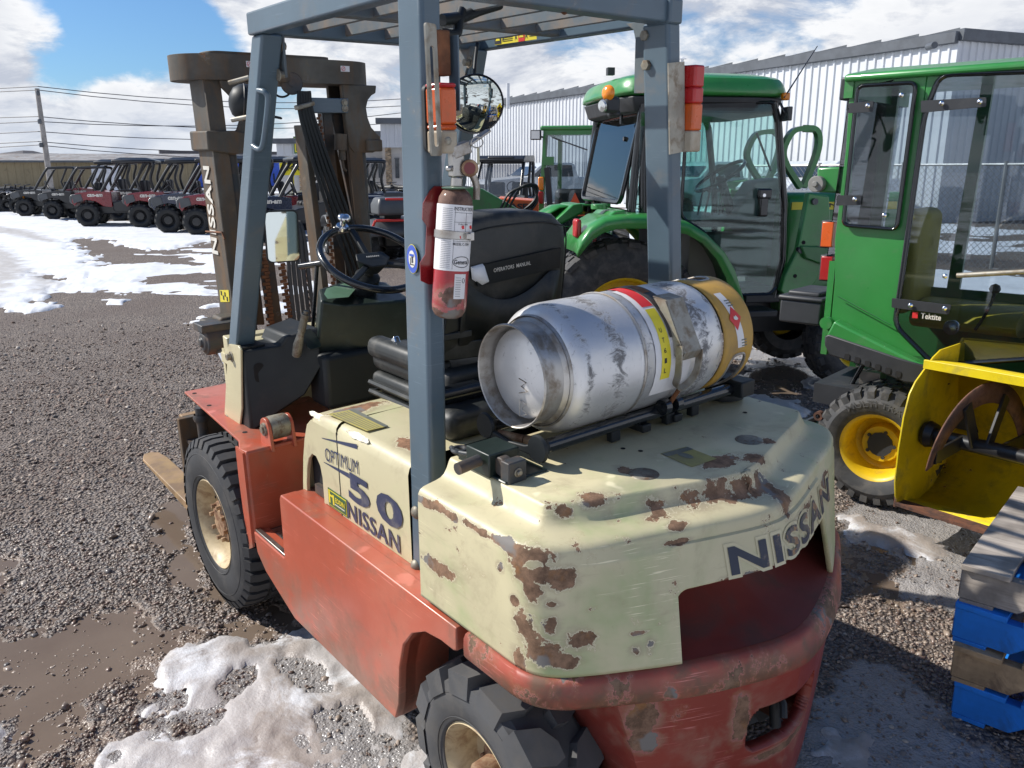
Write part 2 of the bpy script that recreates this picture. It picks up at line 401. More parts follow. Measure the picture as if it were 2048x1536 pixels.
SNOW = [  # outlines of the snow patches as they lie on the lot
    ([(-900, 402), (-300, 408), (0, 421), (60, 430), (190, 447), (300, 458), (440, 462), (640, 470), (640, 480), (470, 480), (412, 485), (360, 498), (277, 501), (228, 484), (190, 477), (150, 478), (132, 489), (182, 511), (196, 530), (203, 553), (192, 584), (140, 577),
      (118, 560), (94, 543), (80, 545), (72, 556), (140, 565), (88, 592), (107, 618), (49, 628), (0, 616), (-200, 700), (-900, 760)], .035),
    ([(228, 530), (306, 528), (282, 540), (262, 552), (282, 568), (284, 580), (257, 590), (245, 575), (250, 556), (238, 540)], .03),
    ([(233, 600), (252, 596), (250, 606), (236, 610)], .02), ([(384, 636), (405, 632), (424, 634), (420, 643), (396, 646)], .04), ([(404, 617), (440, 610), (441, 616), (415, 620)], .02),
    ([(388, 586), (404, 584), (406, 588), (392, 590)], .015), ([(515, 512), (560, 510), (590, 520), (560, 530), (520, 526)], .03), ([(540, 605), (575, 600), (570, 625), (543, 625)], .03), ([(600, 486), (700, 484), (700, 500), (610, 505)], .03),
    ([(286, 1424), (330, 1410), (360, 1376), (366, 1345), (373, 1318), (406, 1293), (440, 1296), (476, 1312), (518, 1308), (560, 1285), (613, 1262), (700, 1300), (820, 1440), (900, 1600), (300, 1700), (225, 1530), (232, 1500), (265, 1482), (330, 1476), (373, 1480), (427, 1452), (420, 1438), (330, 1436)], .011),
    ([(-60, 1420), (20, 1424), (42, 1440), (50, 1480), (30, 1530), (0, 1600), (-80, 1600)], .05),
    ([(1480, 668), (1560, 660), (1600, 668), (1642, 690), (1640, 716), (1590, 712), (1540, 700), (1500, 690), (1476, 684)], .04), ([(1440, 800), (1490, 797), (1560, 802), (1628, 812), (1620, 836), (1560, 845), (1500, 840)], .03),
    ([(1565, 758), (1620, 757), (1642, 775), (1630, 784), (1590, 768)], .02), ([(1690, 1480), (1760, 1476), (1850, 1500), (1930, 1560), (1900, 1700), (1650, 1700), (1670, 1520)], .03),
    ([(1700, 1040), (1735, 1060), (1800, 1062), (1880, 1080), (1905, 1110), (1870, 1128), (1820, 1100), (1760, 1080), (1710, 1060)], .012),
    ([(1700, 560), (1900, 540), (2100, 560), (2100, 640), (1800, 650)], .03), ([(1140, 470), (1240, 452), (1330, 470), (1240, 500), (1150, 500)], .03),
    ([(2100, 1350), (2400, 1200), (2800, 1400), (2400, 1700)], .03)]
GRAVEL_HOLES = [[(560, 1330), (600, 1322), (640, 1345), (650, 1380), (610, 1372)], [(640, 1440), (700, 1430), (740, 1470), (700, 1500), (650, 1480)], [(330, 1405), (352, 1395), (362, 1410), (340, 1420)], [(447, 1375), (470, 1350), (500, 1342), (508, 1352), (480, 1385), (455, 1402)], [(180, 545), (205, 540), (200, 560), (170, 562)]]
ICE = [[(440, 1300), (613, 1262), (830, 1440), (980, 1700), (330, 1700), (420, 1500), (470, 1440), (500, 1400), (480, 1340)],
       [(1670, 960), (1760, 990), (1900, 1010), (2060, 1040), (2060, 1290), (1960, 1270), (1860, 1220), (1760, 1160), (1740, 1120), (1680, 1080)],
       [(1680, 1290), (1800, 1290), (1950, 1420), (2060, 1480), (2200, 1700), (1500, 1700), (1560, 1500), (1620, 1360)],
       [(1470, 680), (1640, 700), (1680, 760), (1560, 770), (1470, 740)]]
TRACK = [[(-40, 448), (60, 462), (130, 486), (90, 489), (0, 470), (-60, 470)], [(-60, 486), (10, 492), (60, 520), (75, 545), (50, 560), (0, 610), (-80, 640)],
         [(60, 540), (140, 566), (88, 592), (40, 590)]]
PUD = [[(-100, 1270), (60, 1240), (200, 1215), (330, 1225), (420, 1240), (540, 1240), (520, 1290), (380, 1290), (350, 1380), (280, 1425), (440, 1450), (300, 1478), (230, 1510), (200, 1640), (-100, 1640)],
       [(300, 1010), (380, 960), (400, 1100), (470, 1230), (430, 1250), (330, 1180), (290, 1090)],
       [(480, 1200), (640, 1220), (640, 1290), (520, 1290)],
       [(-60, 1130), (30, 1120), (60, 1160), (20, 1190), (-60, 1190)],
       [(1476, 742), (1560, 728), (1640, 735), (1700, 770), (1560, 800), (1480, 794)], [(1672, 1100), (1740, 1080), (1860, 1110), (1880, 1160), (1800, 1210), (1690, 1200)]]
WET = [[(-200, 1100), (100, 1030), (300, 960), (400, 900), (480, 960), (560, 1200), (760, 1300), (760, 1700), (-200, 1700)], [(1440, 720), (1760, 730), (2100, 1000), (2100, 1700), (1200, 1700), (1640, 1000)]]

def grid_st():
    rows = 640; s = np.exp(np.linspace(math.log(.25), math.log(70), rows)) + .0
    q = np.linspace(-1, 1, 620); q = np.sign(q) * np.abs(q) ** 1.0
    S_, Q = np.meshgrid(s, q, indexing='ij'); T = Q * (.80 * S_ + 1.3)
    X = CAM_W.x + HF.x * S_ + HR.x * T; Y = CAM_W.y + HF.y * S_ + HR.y * T
    return X, Y, S_
GX, GY, GS = grid_st()
def field(polys, soft):
    f = np.full(GX.shape, -9.0)
    for p in polys: f = np.maximum(f, sdist(GX, GY, gpoly(p)) / soft)
    return f
z0 = zg_np(GX, GY)
n1 = vnoise(GX, GY, 5.0, 1, 4, .55) - .5; n2 = vnoise(GX, GY, 22, 2, 3) - .5; n3 = vnoise(GX, GY, .7, 3, 3) - .5
soft = .05 + GS * .012                                        # edges get coarser with distance
depth = np.full(GX.shape, -1.0)
for pts, dp in SNOW:
    d = sdist(GX, GY, gpoly(pts)) + n1 * (.18 + .05 * GS) + n2 * (.05 + .008 * GS)
    dd = np.where(d > 0, dp * (1 - np.exp(-np.maximum(d, 0) / (dp * 1.3 + .03))), d * .6)
    depth = np.maximum(depth, dd)
for p in GRAVEL_HOLES:
    d = sdist(GX, GY, gpoly(p)) + n1 * .1; depth = np.minimum(depth, np.where(d > -.02, -.006, .05))
# scattered patches under and beyond the parked vehicles
far = np.clip((GS - 12) / 10, 0, 1) * .40; pat = vnoise(GX, GY, .45, 8, 5, .6) - .5
depth = np.maximum(depth, np.where(GS > 11, (pat - .09 + far * .25) * .25, -1))
depth = np.where((GS < 3.6) & (depth > 0), depth * np.clip(.35 + (n3 + n1) * 3.2, -.4, 1.2), depth); depth = np.minimum(depth, .06) + np.where(depth > 0, n2 * .008 + n1 * .012, 0)
ice = np.clip(field(ICE, .1) + n1 * 3, 0, 1); ice = np.maximum(ice, np.where(GS < 9, np.clip((depth + .05) / .05, 0, 1) * .75, 0)); track = np.clip(field(TRACK, .25) + n1 * 2, 0, 1)
pud = np.clip(field(PUD, .10) * .8 + n1 * 4.0 + n2 * 2.5, 0, 1); wet = np.clip(field(WET, .35) + n3 * 3 + n1 * 2, 0, 1)
relief = n3 * .03 + n1 * .016 + n2 * .007
relief = np.where(GS > 9, relief * .5, relief)
# keep the ground level where the wheels stand
for c in ((1.61, .5), (1.61, -.5), (0, .47), (0, -.47)):
    p = M_F @ Vector((c[0], c[1], 0)); r2 = (GX - p.x) ** 2 + (GY - p.y) ** 2; relief *= 1 - .85 * np.exp(-r2 / .05)
gz = z0 + relief - pud * .016
def grid_mesh(name, Z, keep=None, attrs=None, m=None):
    r, c = Z.shape; idx = np.arange(r * c).reshape(r, c)
    quads = np.stack([idx[:-1, :-1], idx[:-1, 1:], idx[1:, 1:], idx[1:, :-1]], -1).reshape(-1, 4)
    if keep is not None:
        k = keep.reshape(-1); kq = k[quads].any(1); quads = quads[kq]
    used = np.unique(quads); remap = np.full(r * c, -1); remap[used] = np.arange(len(used)); quads = remap[quads]
    co = np.stack([GX, GY, Z], -1).reshape(-1, 3)[used].astype(np.float32)
    me = bpy.data.meshes.new(name); me.vertices.add(len(co)); me.vertices.foreach_set('co', co.reshape(-1))
    me.loops.add(quads.size); me.loops.foreach_set('vertex_index', quads.reshape(-1).astype(np.int32))
    me.polygons.add(len(quads)); me.polygons.foreach_set('loop_start', (np.arange(len(quads)) * 4).astype(np.int32)); me.update(calc_edges=True)
    me.shade_smooth()
    for k, a in (attrs or {}).items():
        at = me.attributes.new(k, 'FLOAT', 'POINT'); at.data.foreach_set('value', a.reshape(-1)[used].astype(np.float32))
    ob = bpy.data.objects.new(name, me); SC.collection.objects.link(ob)
    if m: me.materials.append(m)
    return ob
# ground material
m, t, b, o = new_mat('gravel_ground'); v = t.coord('Object')
def attr(t, n): a = t.node('ShaderNodeAttribute'); a.attribute_name = n; return a.outputs['Fac']
vc = t.voro(v, 62, 'F1', 'Color'); vd = t.voro(v, 62); vs_ = t.sep(vc)[0]; vd2 = t.voro(v, 120); vc2 = t.sep(t.voro(v, 120, 'F1', 'Color'))[0]
tone = t.mix(vs_, (.15, .115, .092), (.42, .345, .28)); tone = t.mix(t.step(vs_, .86, .9), tone, (.33, .28, .25))
tone = t.mix(t.step(vd, .35, .75), tone, (.07, .058, .053)); tone = t.mix(t.math('MULTIPLY', vc2, .4), tone, (.12, .10, .092))
tone = t.mix(t.step(t.noise(v, .9, 6), .35, .7), tone, t.mix(.5, tone, (.12, .085, .07)))
pd = attr(t, 'pud'); wt = attr(t, 'wet'); ic = attr(t, 'ice')
mud = t.mix(t.noise(v, 6, 8, .65), (.17, .12, .088), (.32, .245, .185))
mudf = t.math('MULTIPLY', t.step(t.math('ADD', pd, t.math('MULTIPLY', t.math('SUBTRACT', t.noise(v, 9, 8, .7), .5), 1.3)), .15, .7), .9)
c = t.mix(t.math('MULTIPLY', wt, .35), tone, t.mix(.55, tone, (.075, .055, .045)))
c = t.mix(mudf, c, mud)
icf = t.step(t.math('ADD', ic, t.math('MULTIPLY', t.math('SUBTRACT', t.noise(v, 11, 9, .7), .5), 1.5)), .35, .8)
icc = t.mix(t.noise(v, 7, 8, .7), (.19, .165, .15), (.50, .49, .48))
c = t.mix(t.math('MULTIPLY', icf, .85), c, icc)
r = t.mixf(wt, .85, .42); r = t.mixf(mudf, r, .30); r = t.mixf(icf, r, .22)
t.put(b.inputs['Base Color'], c); t.put(b.inputs['Roughness'], r)
hh = t.math('ADD', t.math('MULTIPLY', t.math('SUBTRACT', 1, vd), t.mixf(t.math('MAXIMUM', mudf, icf), 1.0, .15)), t.math('ADD', t.math('MULTIPLY', t.math('SUBTRACT', 1, vd2), .25), t.noise(v, 18, 5)))
t.put(b.inputs['Normal'], t.bump(hh, 1.0, .014)); MATS['ground'] = m
ground = tag(grid_mesh('ground', gz, None, {'pud': pud, 'wet': wet, 'ice': ice}, m), kind='structure')
big = MB(); big.add([(x, y, -.09 if False else -.10) for x, y in ((-600, -600), (900, -600), (900, 600), (-600, 600))], [(0, 1, 2, 3)])
# the lot goes on outside the finely modelled sector
m, t, b, o = new_mat('far_lot'); v = t.coord('Object')
c = t.mix(t.step(t.noise(v, .35, 8, .6), .42, .5), (.14, .12, .11), (.75, .77, .80)); t.put(b.inputs['Base Color'], c); b.inputs['Roughness'].default_value = .8; MATS['far_lot'] = m
tag(big.build('terrain', m, recalc=False), kind='structure')
# snow
m, t, b, o = new_mat('snow'); v = t.coord('Object'); tk = attr(t, 'track'); ic = attr(t, 'ice')
c = t.mix(t.step(t.noise(v, 1.6, 8, .65), .3, .75), (.80, .82, .85), (.66, .67, .69))
c = t.mix(t.math('MULTIPLY', tk, t.step(t.noise(v, 5, 6, .6), .25, .6, .55, .95)), c, (.44, .415, .39))
c = t.mix(t.math('MULTIPLY', ic, t.step(t.noise(v, 3.2, 9, .72, .5), .34, .50, .20, .97)), c, t.mix(t.noise(v, 11, 8, .7), (.24, .19, .155), (.50, .455, .42)))
c = t.mix(t.math('MULTIPLY', ic, t.step(t.noise(v, 7, 10, .75, .3), .58, .68, 0, .8)), c, (.17, .125, .10))
c = t.mix(t.step(t.noise(v, 60, 4, .7), .68, .76, 0, .6), c, (.16, .13, .11))
t.put(b.inputs['Base Color'], c); t.put(b.inputs['Roughness'], t.mixf(ic, .65, .32)); b.inputs['Subsurface Weight'].default_value = .0
t.put(b.inputs['Normal'], t.bump(t.math('ADD', t.noise(v, 30, 8, .7), t.math('MULTIPLY', t.noise(v, 90, 4), .5)), .38, .012)); MATS['snow'] = m
snow = tag(grid_mesh('snow', z0 + relief * .6 + depth, depth > -.012, {'track': track, 'ice': ice}, m), kind='stuff')
snow['label'] = 'patches of melting white snow and grey ice lying on the gravel lot'
# water
m, t, b, o = new_mat('puddle_water'); t.n.remove(b); v = t.coord('Object')
tr = t.node('ShaderNodeBsdfTransparent'); t.put(tr.inputs[0], (.72, .60, .52)); gl = t.node('ShaderNodeBsdfGlossy'); gl.inputs['Roughness'].default_value = .09
t.put(gl.inputs['Normal'], t.bump(t.noise(v, 9, 3, .5), .12, .01)); fr = t.node('ShaderNodeFresnel'); fr.inputs[0].default_value = 1.33
df = t.node('ShaderNodeBsdfDiffuse'); t.put(df.inputs[0], t.mix(t.noise(v, 3, 6), (.17, .122, .09), (.29, .225, .17))); m1 = t.node('ShaderNodeMixShader'); m1.inputs[0].default_value = .72; t.l.new(tr.outputs[0], m1.inputs[1]); t.l.new(df.outputs[0], m1.inputs[2])
mx = t.node('ShaderNodeMixShader'); t.put(mx.inputs[0], t.math('MULTIPLY', fr.outputs[0], .8, clamp=True)); t.l.new(m1.outputs[0], mx.inputs[1]); t.l.new(gl.outputs[0], mx.inputs[2]); t.l.new(mx.outputs[0], o.inputs[0]); MATS['water'] = m
tag(grid_mesh('puddle_water', z0 - .006, (pud > .05) & (GS < 9), None, m), kind='structure')

# gravel stones, real geometry
def stones():
    bm = bmesh.new(); bmesh.ops.create_icosphere(bm, subdivisions=1, radius=1); bm.verts.ensure_lookup_table()
    ico = np.array([v_.co[:] for v_ in bm.verts]); icf_ = np.array([[v_.index for v_ in f.verts] for f in bm.faces]); bm.free()
    N = 140000; s = np.exp(RNG.uniform(math.log(.7), math.log(9.5), N * 2)); q = RNG.uniform(-1, 1, N * 2); T = q * (.68 * s + .55)
    # thin out where the density by area would be wasteful
    X = CAM_W.x + HF.x * s + HR.x * T; Y = CAM_W.y + HF.y * s + HR.y * T
    # nothing under the machine, which hides its own ground
    iv = M_F.inverted(); fx = iv[0][0] * X + iv[0][1] * Y + iv[0][3]; fy = iv[1][0] * X + iv[1][1] * Y + iv[1][3]
    hid = (fx > -.35) & (fx < 1.5) & (np.abs(fy) < .45)
    def samp(A):
        ri = np.clip((np.log(s) - math.log(.25)) / (math.log(70) - math.log(.25)) * (A.shape[0] - 1), 0, A.shape[0] - 1).astype(int)
        ci = np.clip((T / (.80 * s + 1.3) + 1) / 2 * (A.shape[1] - 1), 0, A.shape[1] - 1).astype(int); return A[ri, ci]
    sd, pdv, icv, zz_ = samp(depth), samp(pud), samp(ice), samp(gz)
    keep = ~hid & (sd < -.002) & (RNG.random(N * 2) > pdv * .66) & (RNG.random(N * 2) > icv * .85)
    keep &= RNG.random(N * 2) < 1 - np.clip((s - 5.5) / 4.0, 0, 1) ** 1.2
    keep &= RNG.random(N * 2) < (.55 + .45 * (vnoise(X, Y, 1.3, 12, 3) > .45))
    id_ = np.nonzero(keep)[0][:N]; n = len(id_); X, Y, Z, S_ = X[id_], Y[id_], zz_[id_], s[id_]
    sz = (.0026 + .0014 * S_ ** .65) * RNG.lognormal(0, .40, n); sz = np.clip(sz, .002, .026); fl = RNG.uniform(.28, .65, n); el = RNG.uniform(.7, 1.3, n)
    th = RNG.uniform(0, 2 * PI, n); tx, ty = RNG.normal(0, .28, n), RNG.normal(0, .28, n)
    jit = RNG.uniform(.60, 1.25, (n, len(ico), 1)); V = ico[None] * jit; V = V * np.stack([sz * el, sz / el, sz * fl], -1)[:, None, :]
    x, y, z = V[..., 0], V[..., 1], V[..., 2]; z = z + x * tx[:, None] + y * ty[:, None]
    c_, s_ = np.cos(th)[:, None], np.sin(th)[:, None]; xr = x * c_ - y * s_; yr = x * s_ + y * c_
    V = np.stack([xr + X[:, None], yr + Y[:, None], z + (Z + sz * fl * .35)[:, None]], -1).astype(np.float32)
    F_ = (icf_[None] + (np.arange(n) * len(ico))[:, None, None]).reshape(-1, 3).astype(np.int32)
    me = bpy.data.meshes.new('gravel_stones'); me.vertices.add(n * len(ico)); me.vertices.foreach_set('co', V.reshape(-1)); me.loops.add(F_.size); me.loops.foreach_set('vertex_index', F_.reshape(-1))
    me.polygons.add(len(F_)); me.polygons.foreach_set('loop_start', (np.arange(len(F_)) * 3).astype(np.int32)); me.update(calc_edges=True)
    for nm, a in (('tone', RNG.random(n)), ('hue', RNG.random(n)), ('wet', samp(wet)[id_])):
        at = me.attributes.new(nm, 'FLOAT', 'POINT'); at.data.foreach_set('value', np.repeat(a, len(ico)).astype(np.float32))
    ob = bpy.data.objects.new('gravel_stones', me); SC.collection.objects.link(ob); return ob
m, t, b, o = new_mat('stones'); tn, hu, wt = attr(t, 'tone'), attr(t, 'hue'), attr(t, 'wet'); v = t.coord('Object')
c = t.mix(tn, (.145, .108, .086), (.48, .39, .315)); c = t.mix(t.step(tn, .88, .96), c, (.56, .50, .43)); c = t.mix(t.step(hu, .72, .74, 0, .6), c, (.20, .115, .085)); c = t.mix(t.step(hu, .12, .10, 0, .6), c, (.10, .115, .13))
c = t.mix(t.math('MULTIPLY', wt, .35), c, t.mix(1.0, c, (.66, .58, .50), 'MULTIPLY')); c = t.mix(t.math('MULTIPLY', t.noise(v, 160, 4), .35), c, (.10, .085, .08))
t.put(b.inputs['Base Color'], c); t.put(b.inputs['Roughness'], t.mixf(wt, .8, .33)); MATS['stones'] = m
st = stones(); st.data.materials.append(m); tag(st, 'loose grey and brown gravel stones covering the lot', kind='stuff')
# ================================================================== materials of the forklift
CREAM = (.56, .50, .315); REDP = (.42, .085, .043)
def cwhit(px, py, lift=0.0):
    """where a sight line meets the counterweight skin (forklift frame)"""
    d = rF * ((px - CX) / F_PX) - uF * ((py - CY) / F_PX) + dF; t = .6
    while t < 5:
        p = CAM_F + d * t
        if p.z < 1.02 and in_cw(p): break
        t += .006
    return p
CW_A = [(.178, .552), (.05, .552), (-.10, .552), (-.165, .550), (-.205, .535), (-.235, .505), (-.262, .46), (-.285, .41), (-.322, .29), (-.362, .17), (-.392, .07), (-.402, 0)]
CW_B = [(.178, .556), (.05, .556), (-.10, .556), (-.185, .555), (-.235, .540), (-.272, .508), (-.305, .46), (-.335, .41), (-.405, .29), (-.455, .17), (-.487, .07), (-.498, 0)]
def half(pts, n=10):
    o = [Vector((p[0], p[1], 0)) for p in pts]; return spline(o, n)
_A, _B = half(CW_A), half(CW_B)
def full(h): return h + [Vector((p.x, -p.y, 0)) for p in h[-2::-1]]
LA, LB = full(_A), full(_B)                           # same number of points
NS = len(LA)
def outline(z):
    k = min(1.0, (.955 - z) / .335) if z > .62 else 1.0; k = max(0, k)
    L = [a.lerp(b, k) for a, b in zip(LA, LB)]
    if z < .62:
        q = (.62 - z) / .45
        L = [Vector((p.x + .03 * q, p.y, 0)) for p in L]
    return L
def inset(L, d):
    o = []
    for i, p in enumerate(L):
        tg = (L[min(i + 1, NS - 1)] - L[max(i - 1, 0)]).normalized(); nrm = Vector((-tg.y, tg.x, 0))   # outward
        c = Vector((-.02, 0, 0)) - p
        if nrm.dot(c) > 0: nrm = -nrm
        o.append(p - nrm * d)
    return o
def in_cw(p):
    if p.x > .178: return False
    L = inset(outline(p.z), 0 if p.z < .955 else (p.z - .955) * 1.3)
    y = abs(p.y)
    for i in range(NS // 2):
        a, b = L[i], L[i + 1]
        if min(a.y, b.y) <= y <= max(a.y, b.y) + 1e-9 and abs(a.y - b.y) > 1e-6:
            return p.x > a.x + (b.x - a.x) * (y - a.y) / (b.y - a.y)
    return y < .55
def sp(px, py, rx, ry=None, rz=None): p = cwhit(px, py); return (p.x, p.y, p.z, rx, ry or rx, rz or rx)
CW_SPOTS = [sp(868, 1128, 0.045, 0.03, 0.022), sp(893, 1143, 0.03, 0.03, 0.018), sp(1028, 1200, 0.012), sp(1001, 1133, 0.014), sp(848, 1003, 0.04, 0.03, 0.011), sp(892, 1024, 0.05, 0.03, 0.011), sp(950, 1056, 0.06, 0.03, 0.011), sp(1010, 1090, 0.06, 0.03, 0.012),
    sp(1060, 1112, 0.05, 0.05, 0.018), sp(1050, 1140, 0.035, 0.03, 0.03), sp(1080, 1150, 0.035, 0.035, 0.025), sp(1118, 1155, 0.03, 0.04, 0.024), sp(1150, 1152, 0.014, 0.02, 0.018), sp(1068, 1183, 0.02, 0.02, 0.03), sp(1107, 1207, 0.016, 0.024, 0.012), sp(1049, 1255, 0.028, 0.02, 0.034), sp(1103, 1250, 0.016, 0.02, 0.022),
    sp(1090, 1305, 0.04, 0.04, 0.03), sp(1155, 1283, 0.026, 0.035, 0.025), sp(1120, 1318, 0.04, 0.045, 0.02), sp(1035, 1318, 0.022, 0.02, 0.03), sp(1275, 1298, 0.014, 0.02, 0.016), sp(1300, 1290, 0.01, 0.018, 0.02), sp(1270, 1123, 0.02, 0.035, 0.007), sp(1279, 1265, 0.014, 0.025, 0.006), sp(1461, 1159, 0.02, 0.03, 0.014),
    sp(1500, 1150, 0.02, 0.04, 0.01), sp(1372, 1215, 0.012, 0.012, 0.02), sp(1054, 1038, 0.0319), sp(1100, 1022, 0.0406, 0.0406, 0.0174), sp(1130, 1030, 0.029, 0.029, 0.0174), sp(1190, 1003, 0.0435, 0.0435, 0.0217), sp(1222, 1016, 0.0203, 0.0203, 0.029), sp(1308, 1011, 0.0261, 0.0435, 0.029), sp(1380, 1000, 0.029, 0.0725, 0.029), sp(1420, 985, 0.029, 0.087, 0.029),
    sp(1480, 976, 0.029, 0.0725, 0.029), sp(1538, 960, 0.0435, 0.0508, 0.0435), sp(1562, 998, 0.0362, 0.029, 0.0435), sp(1509, 913, 0.029), sp(1440, 920, 0.0261, 0.0725, 0.0145), sp(1356, 1049, 0.0174, 0.0319, 0.0116), sp(1356, 1085, 0.012, 0.05, 0.006), sp(1180, 1110, 0.015, 0.06, 0.006), sp(1610, 1022, 0.0435, 0.0725, 0.0174), sp(1650, 960, 0.0435, 0.0435, 0.0174), sp(1248, 938, 0.029, 0.0174, 0.0145), sp(1350, 970, 0.0087, 0.0145, 0.0145),
    sp(1560, 1130, 0.02, 0.04, 0.01), sp(1620, 1100, 0.02, 0.04, 0.01), sp(1530, 880, 0.0217, 0.029, 0.0145), sp(1590, 900, 0.0174, 0.029, 0.0145)]
mat('cream', CREAM, .42, var=.06, vs=2.5, dirt=.25, dirtcol=(.36, .30, .19), scratch=.35, bump=.06, bs=90, coat=.15)
mat('cream_cw', CREAM, .45, var=.07, vs=3, dirt=.30, dirtcol=(.33, .27, .17), chips=.36, chipcol=(.12, .068, .038), chipscale=17, scratch=.6, spots=CW_SPOTS, spotamp=1.8, bump=.08, bs=70, fade=((.33, .40, .18), 2.6, .9), smear=(.36, .29, .19))
mat('cream_hood', CREAM, .40, var=.07, vs=3, dirt=.30, dirtcol=(.33, .27, .17), chips=.14, chipcol=(.14, .07, .035), chipscale=16, bump=.06, fade=((.47, .50, .26), 3.0, .7), coat=.15,
    spots=[(.80, .36, .955, .05, .10, .02), (.42, .40, .955, .08, .04, .03)], spotamp=1.1)
mat('red', (.44, .090, .046), .36, var=.10, vs=2.5, dirt=.45, dirtcol=(.22, .115, .08), fade=((.50, .19, .12), 1.7, .45), chips=.14, chipcol=(.12, .05, .03), chipscale=12, scratch=.5, bump=.06, lowdirt=(.24, .50, (.23, .13, .09)), coat=.12)
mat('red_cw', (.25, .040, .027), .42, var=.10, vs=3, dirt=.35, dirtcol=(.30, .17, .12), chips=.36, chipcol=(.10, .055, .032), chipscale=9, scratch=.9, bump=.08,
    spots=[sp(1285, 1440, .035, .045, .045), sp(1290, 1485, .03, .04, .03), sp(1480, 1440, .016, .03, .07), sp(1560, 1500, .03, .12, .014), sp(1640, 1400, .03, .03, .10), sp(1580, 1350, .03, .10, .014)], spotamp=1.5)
mat('red_recess', (.19, .032, .022), .5, var=.15, dirt=.5, dirtcol=(.10, .04, .03), bump=.06)  # same red as the tail, darkened by dirt and by recess shade painted in
mat('bumper', (.34, .072, .045), .45, var=.2, vs=5, dirt=.5, dirtcol=(.15, .095, .06), chips=.85, chipcol=(.10, .058, .034), chipscale=9, scratch=.9, lowdirt=(.638, .684, (.12, .072, .042)), bump=.12, fade=((.40, .28, .22), 9, .5))
mat('blue_steel', (.080, .120, .152), .36, var=.08, vs=3, dirt=.25, dirtcol=(.17, .15, .13), chips=.10, chipcol=(.16, .08, .04), chipscale=14, scratch=.25, bump=.04, coat=.15)
mat('blue_dirty', (.095, .12, .135), .5, var=.12, vs=6, dirt=.6, dirtcol=(.17, .135, .105), chips=.22, chipcol=(.15, .075, .038), chipscale=14, bump=.08)
mat('mast_rust', (.060, .052, .040), .62, var=.25, vs=4, dirt=.6, dirtcol=(.14, .080, .038), chips=.26, chipcol=(.13, .065, .028), chipscale=6, bump=.15, fade=((.15, .142, .118), 3, .6), streak=(1, 1, .3))
mat('mast_dark', (.032, .037, .042), .5, var=.2, dirt=.6, dirtcol=(.12, .075, .045), bump=.1, chips=.15)
mat('black_plastic', (.013, .016, .018), .5, var=.15, dirt=.3, dirtcol=(.045, .042, .040), bump=.06, bs=140, spec=.35)
mat('black_gloss', (.010, .012, .015), .18, var=.1, bump=.0, coat=.4)
mat('rubber', (.036, .037, .040), .72, var=.18, vs=5, dirt=.45, dirtcol=(.075, .070, .066), bump=.12, bs=90)
mat('rubber_worn', (.070, .071, .074), .75, var=.2, vs=6, dirt=.6, dirtcol=(.095, .090, .085), bump=.14, bs=110)
mat('vinyl', (.020, .023, .023), .42, var=.15, vs=5, dirt=.5, dirtcol=(.065, .062, .056), bump=.12, bs=55)
mat('chrome', (.72, .73, .75), .10, 1.0, var=.05)
mat('steel', (.42, .40, .37), .38, 1.0, var=.2, dirt=.4, dirtcol=(.2, .14, .09))
mat('zinc', (.33, .31, .26), .5, .6, var=.2, vs=12, dirt=.5, dirtcol=(.22, .16, .10), bump=.05)
mat('bolt', (.27, .25, .20), .55, .5, var=.3, vs=20, dirt=.5, dirtcol=(.16, .09, .05))
mat('dash_green', (.014, .024, .020), .4, var=.2, vs=6, dirt=.3, dirtcol=(.05, .06, .055), bump=.05)
mat('dash_film', (.085, .17, .105), .35, var=.15, vs=5, dirt=.4, dirtcol=(.18, .20, .17))
mat('rim_cream', (.56, .45, .27), .5, var=.12, vs=7, dirt=.55, dirtcol=(.28, .17, .09), chips=.2, chipcol=(.15, .07, .03), chipscale=14, bump=.1)
mat('hub_rust', (.36, .24, .14), .7, var=.3, vs=14, dirt=.8, dirtcol=(.17, .08, .04), bump=.2)
mat('chain_rust', (.16, .062, .024), .8, var=.35, vs=20, bump=.2)
mat('alu', (.62, .63, .64), .33, .85, var=.06, vs=3, dirt=.55, dirtcol=(.16, .155, .15), bump=.05, scratch=.35, streak=(1, 2.5, 1))
mat('alu_ring', (.48, .46, .43), .42, .8, var=.1, vs=8, dirt=.6, dirtcol=(.25, .2, .15), bump=.08)
mat('collar', (.50, .29, .055), .5, var=.10, vs=4, dirt=.45, dirtcol=(.30, .20, .09), chips=.1, chipcol=(.3, .25, .2), bump=.06)
mat('ext_red', (.34, .010, .016), .35, var=.12, vs=8, dirt=.2, dirtcol=(.1, .03, .02), spots=[(.15, .455, 1.40, .05, .03, .028), (.185, .447, 1.348, .09, .09, .030), (.185, .42, 1.61, .09, .09, .045)], spotamp=.7, chipcol=(.075, .036, .022), chipscale=40, coat=.3)
mat('ext_bracket', (.14, .006, .009), .3, coat=.4)
mat('label_white', (.72, .70, .69), .5, var=.05, dirt=.3, dirtcol=(.5, .45, .42))
mat('print_black', (.02, .02, .025), .55); mat('print_navy', (.035, .045, .095), .5, var=.15, dirt=.25, dirtcol=(.35, .32, .25)); mat('print_red', (.62, .03, .03), .5); mat('print_yellow', (.72, .60, .035), .5, dirt=.2, dirtcol=(.4, .35, .1)); mat('print_green', (.02, .10, .035), .4)
mat('print_white', (.68, .65, .58), .55, dirt=.4, dirtcol=(.4, .35, .28)); mat('print_blue', (.045, .10, .46), .45); mat('sticker_old', (.42, .36, .11), .55, var=.12, dirt=.6, dirtcol=(.28, .24, .12)); mat('sticker_grey', (.13, .14, .12), .6, dirt=.5, dirtcol=(.3, .28, .2))
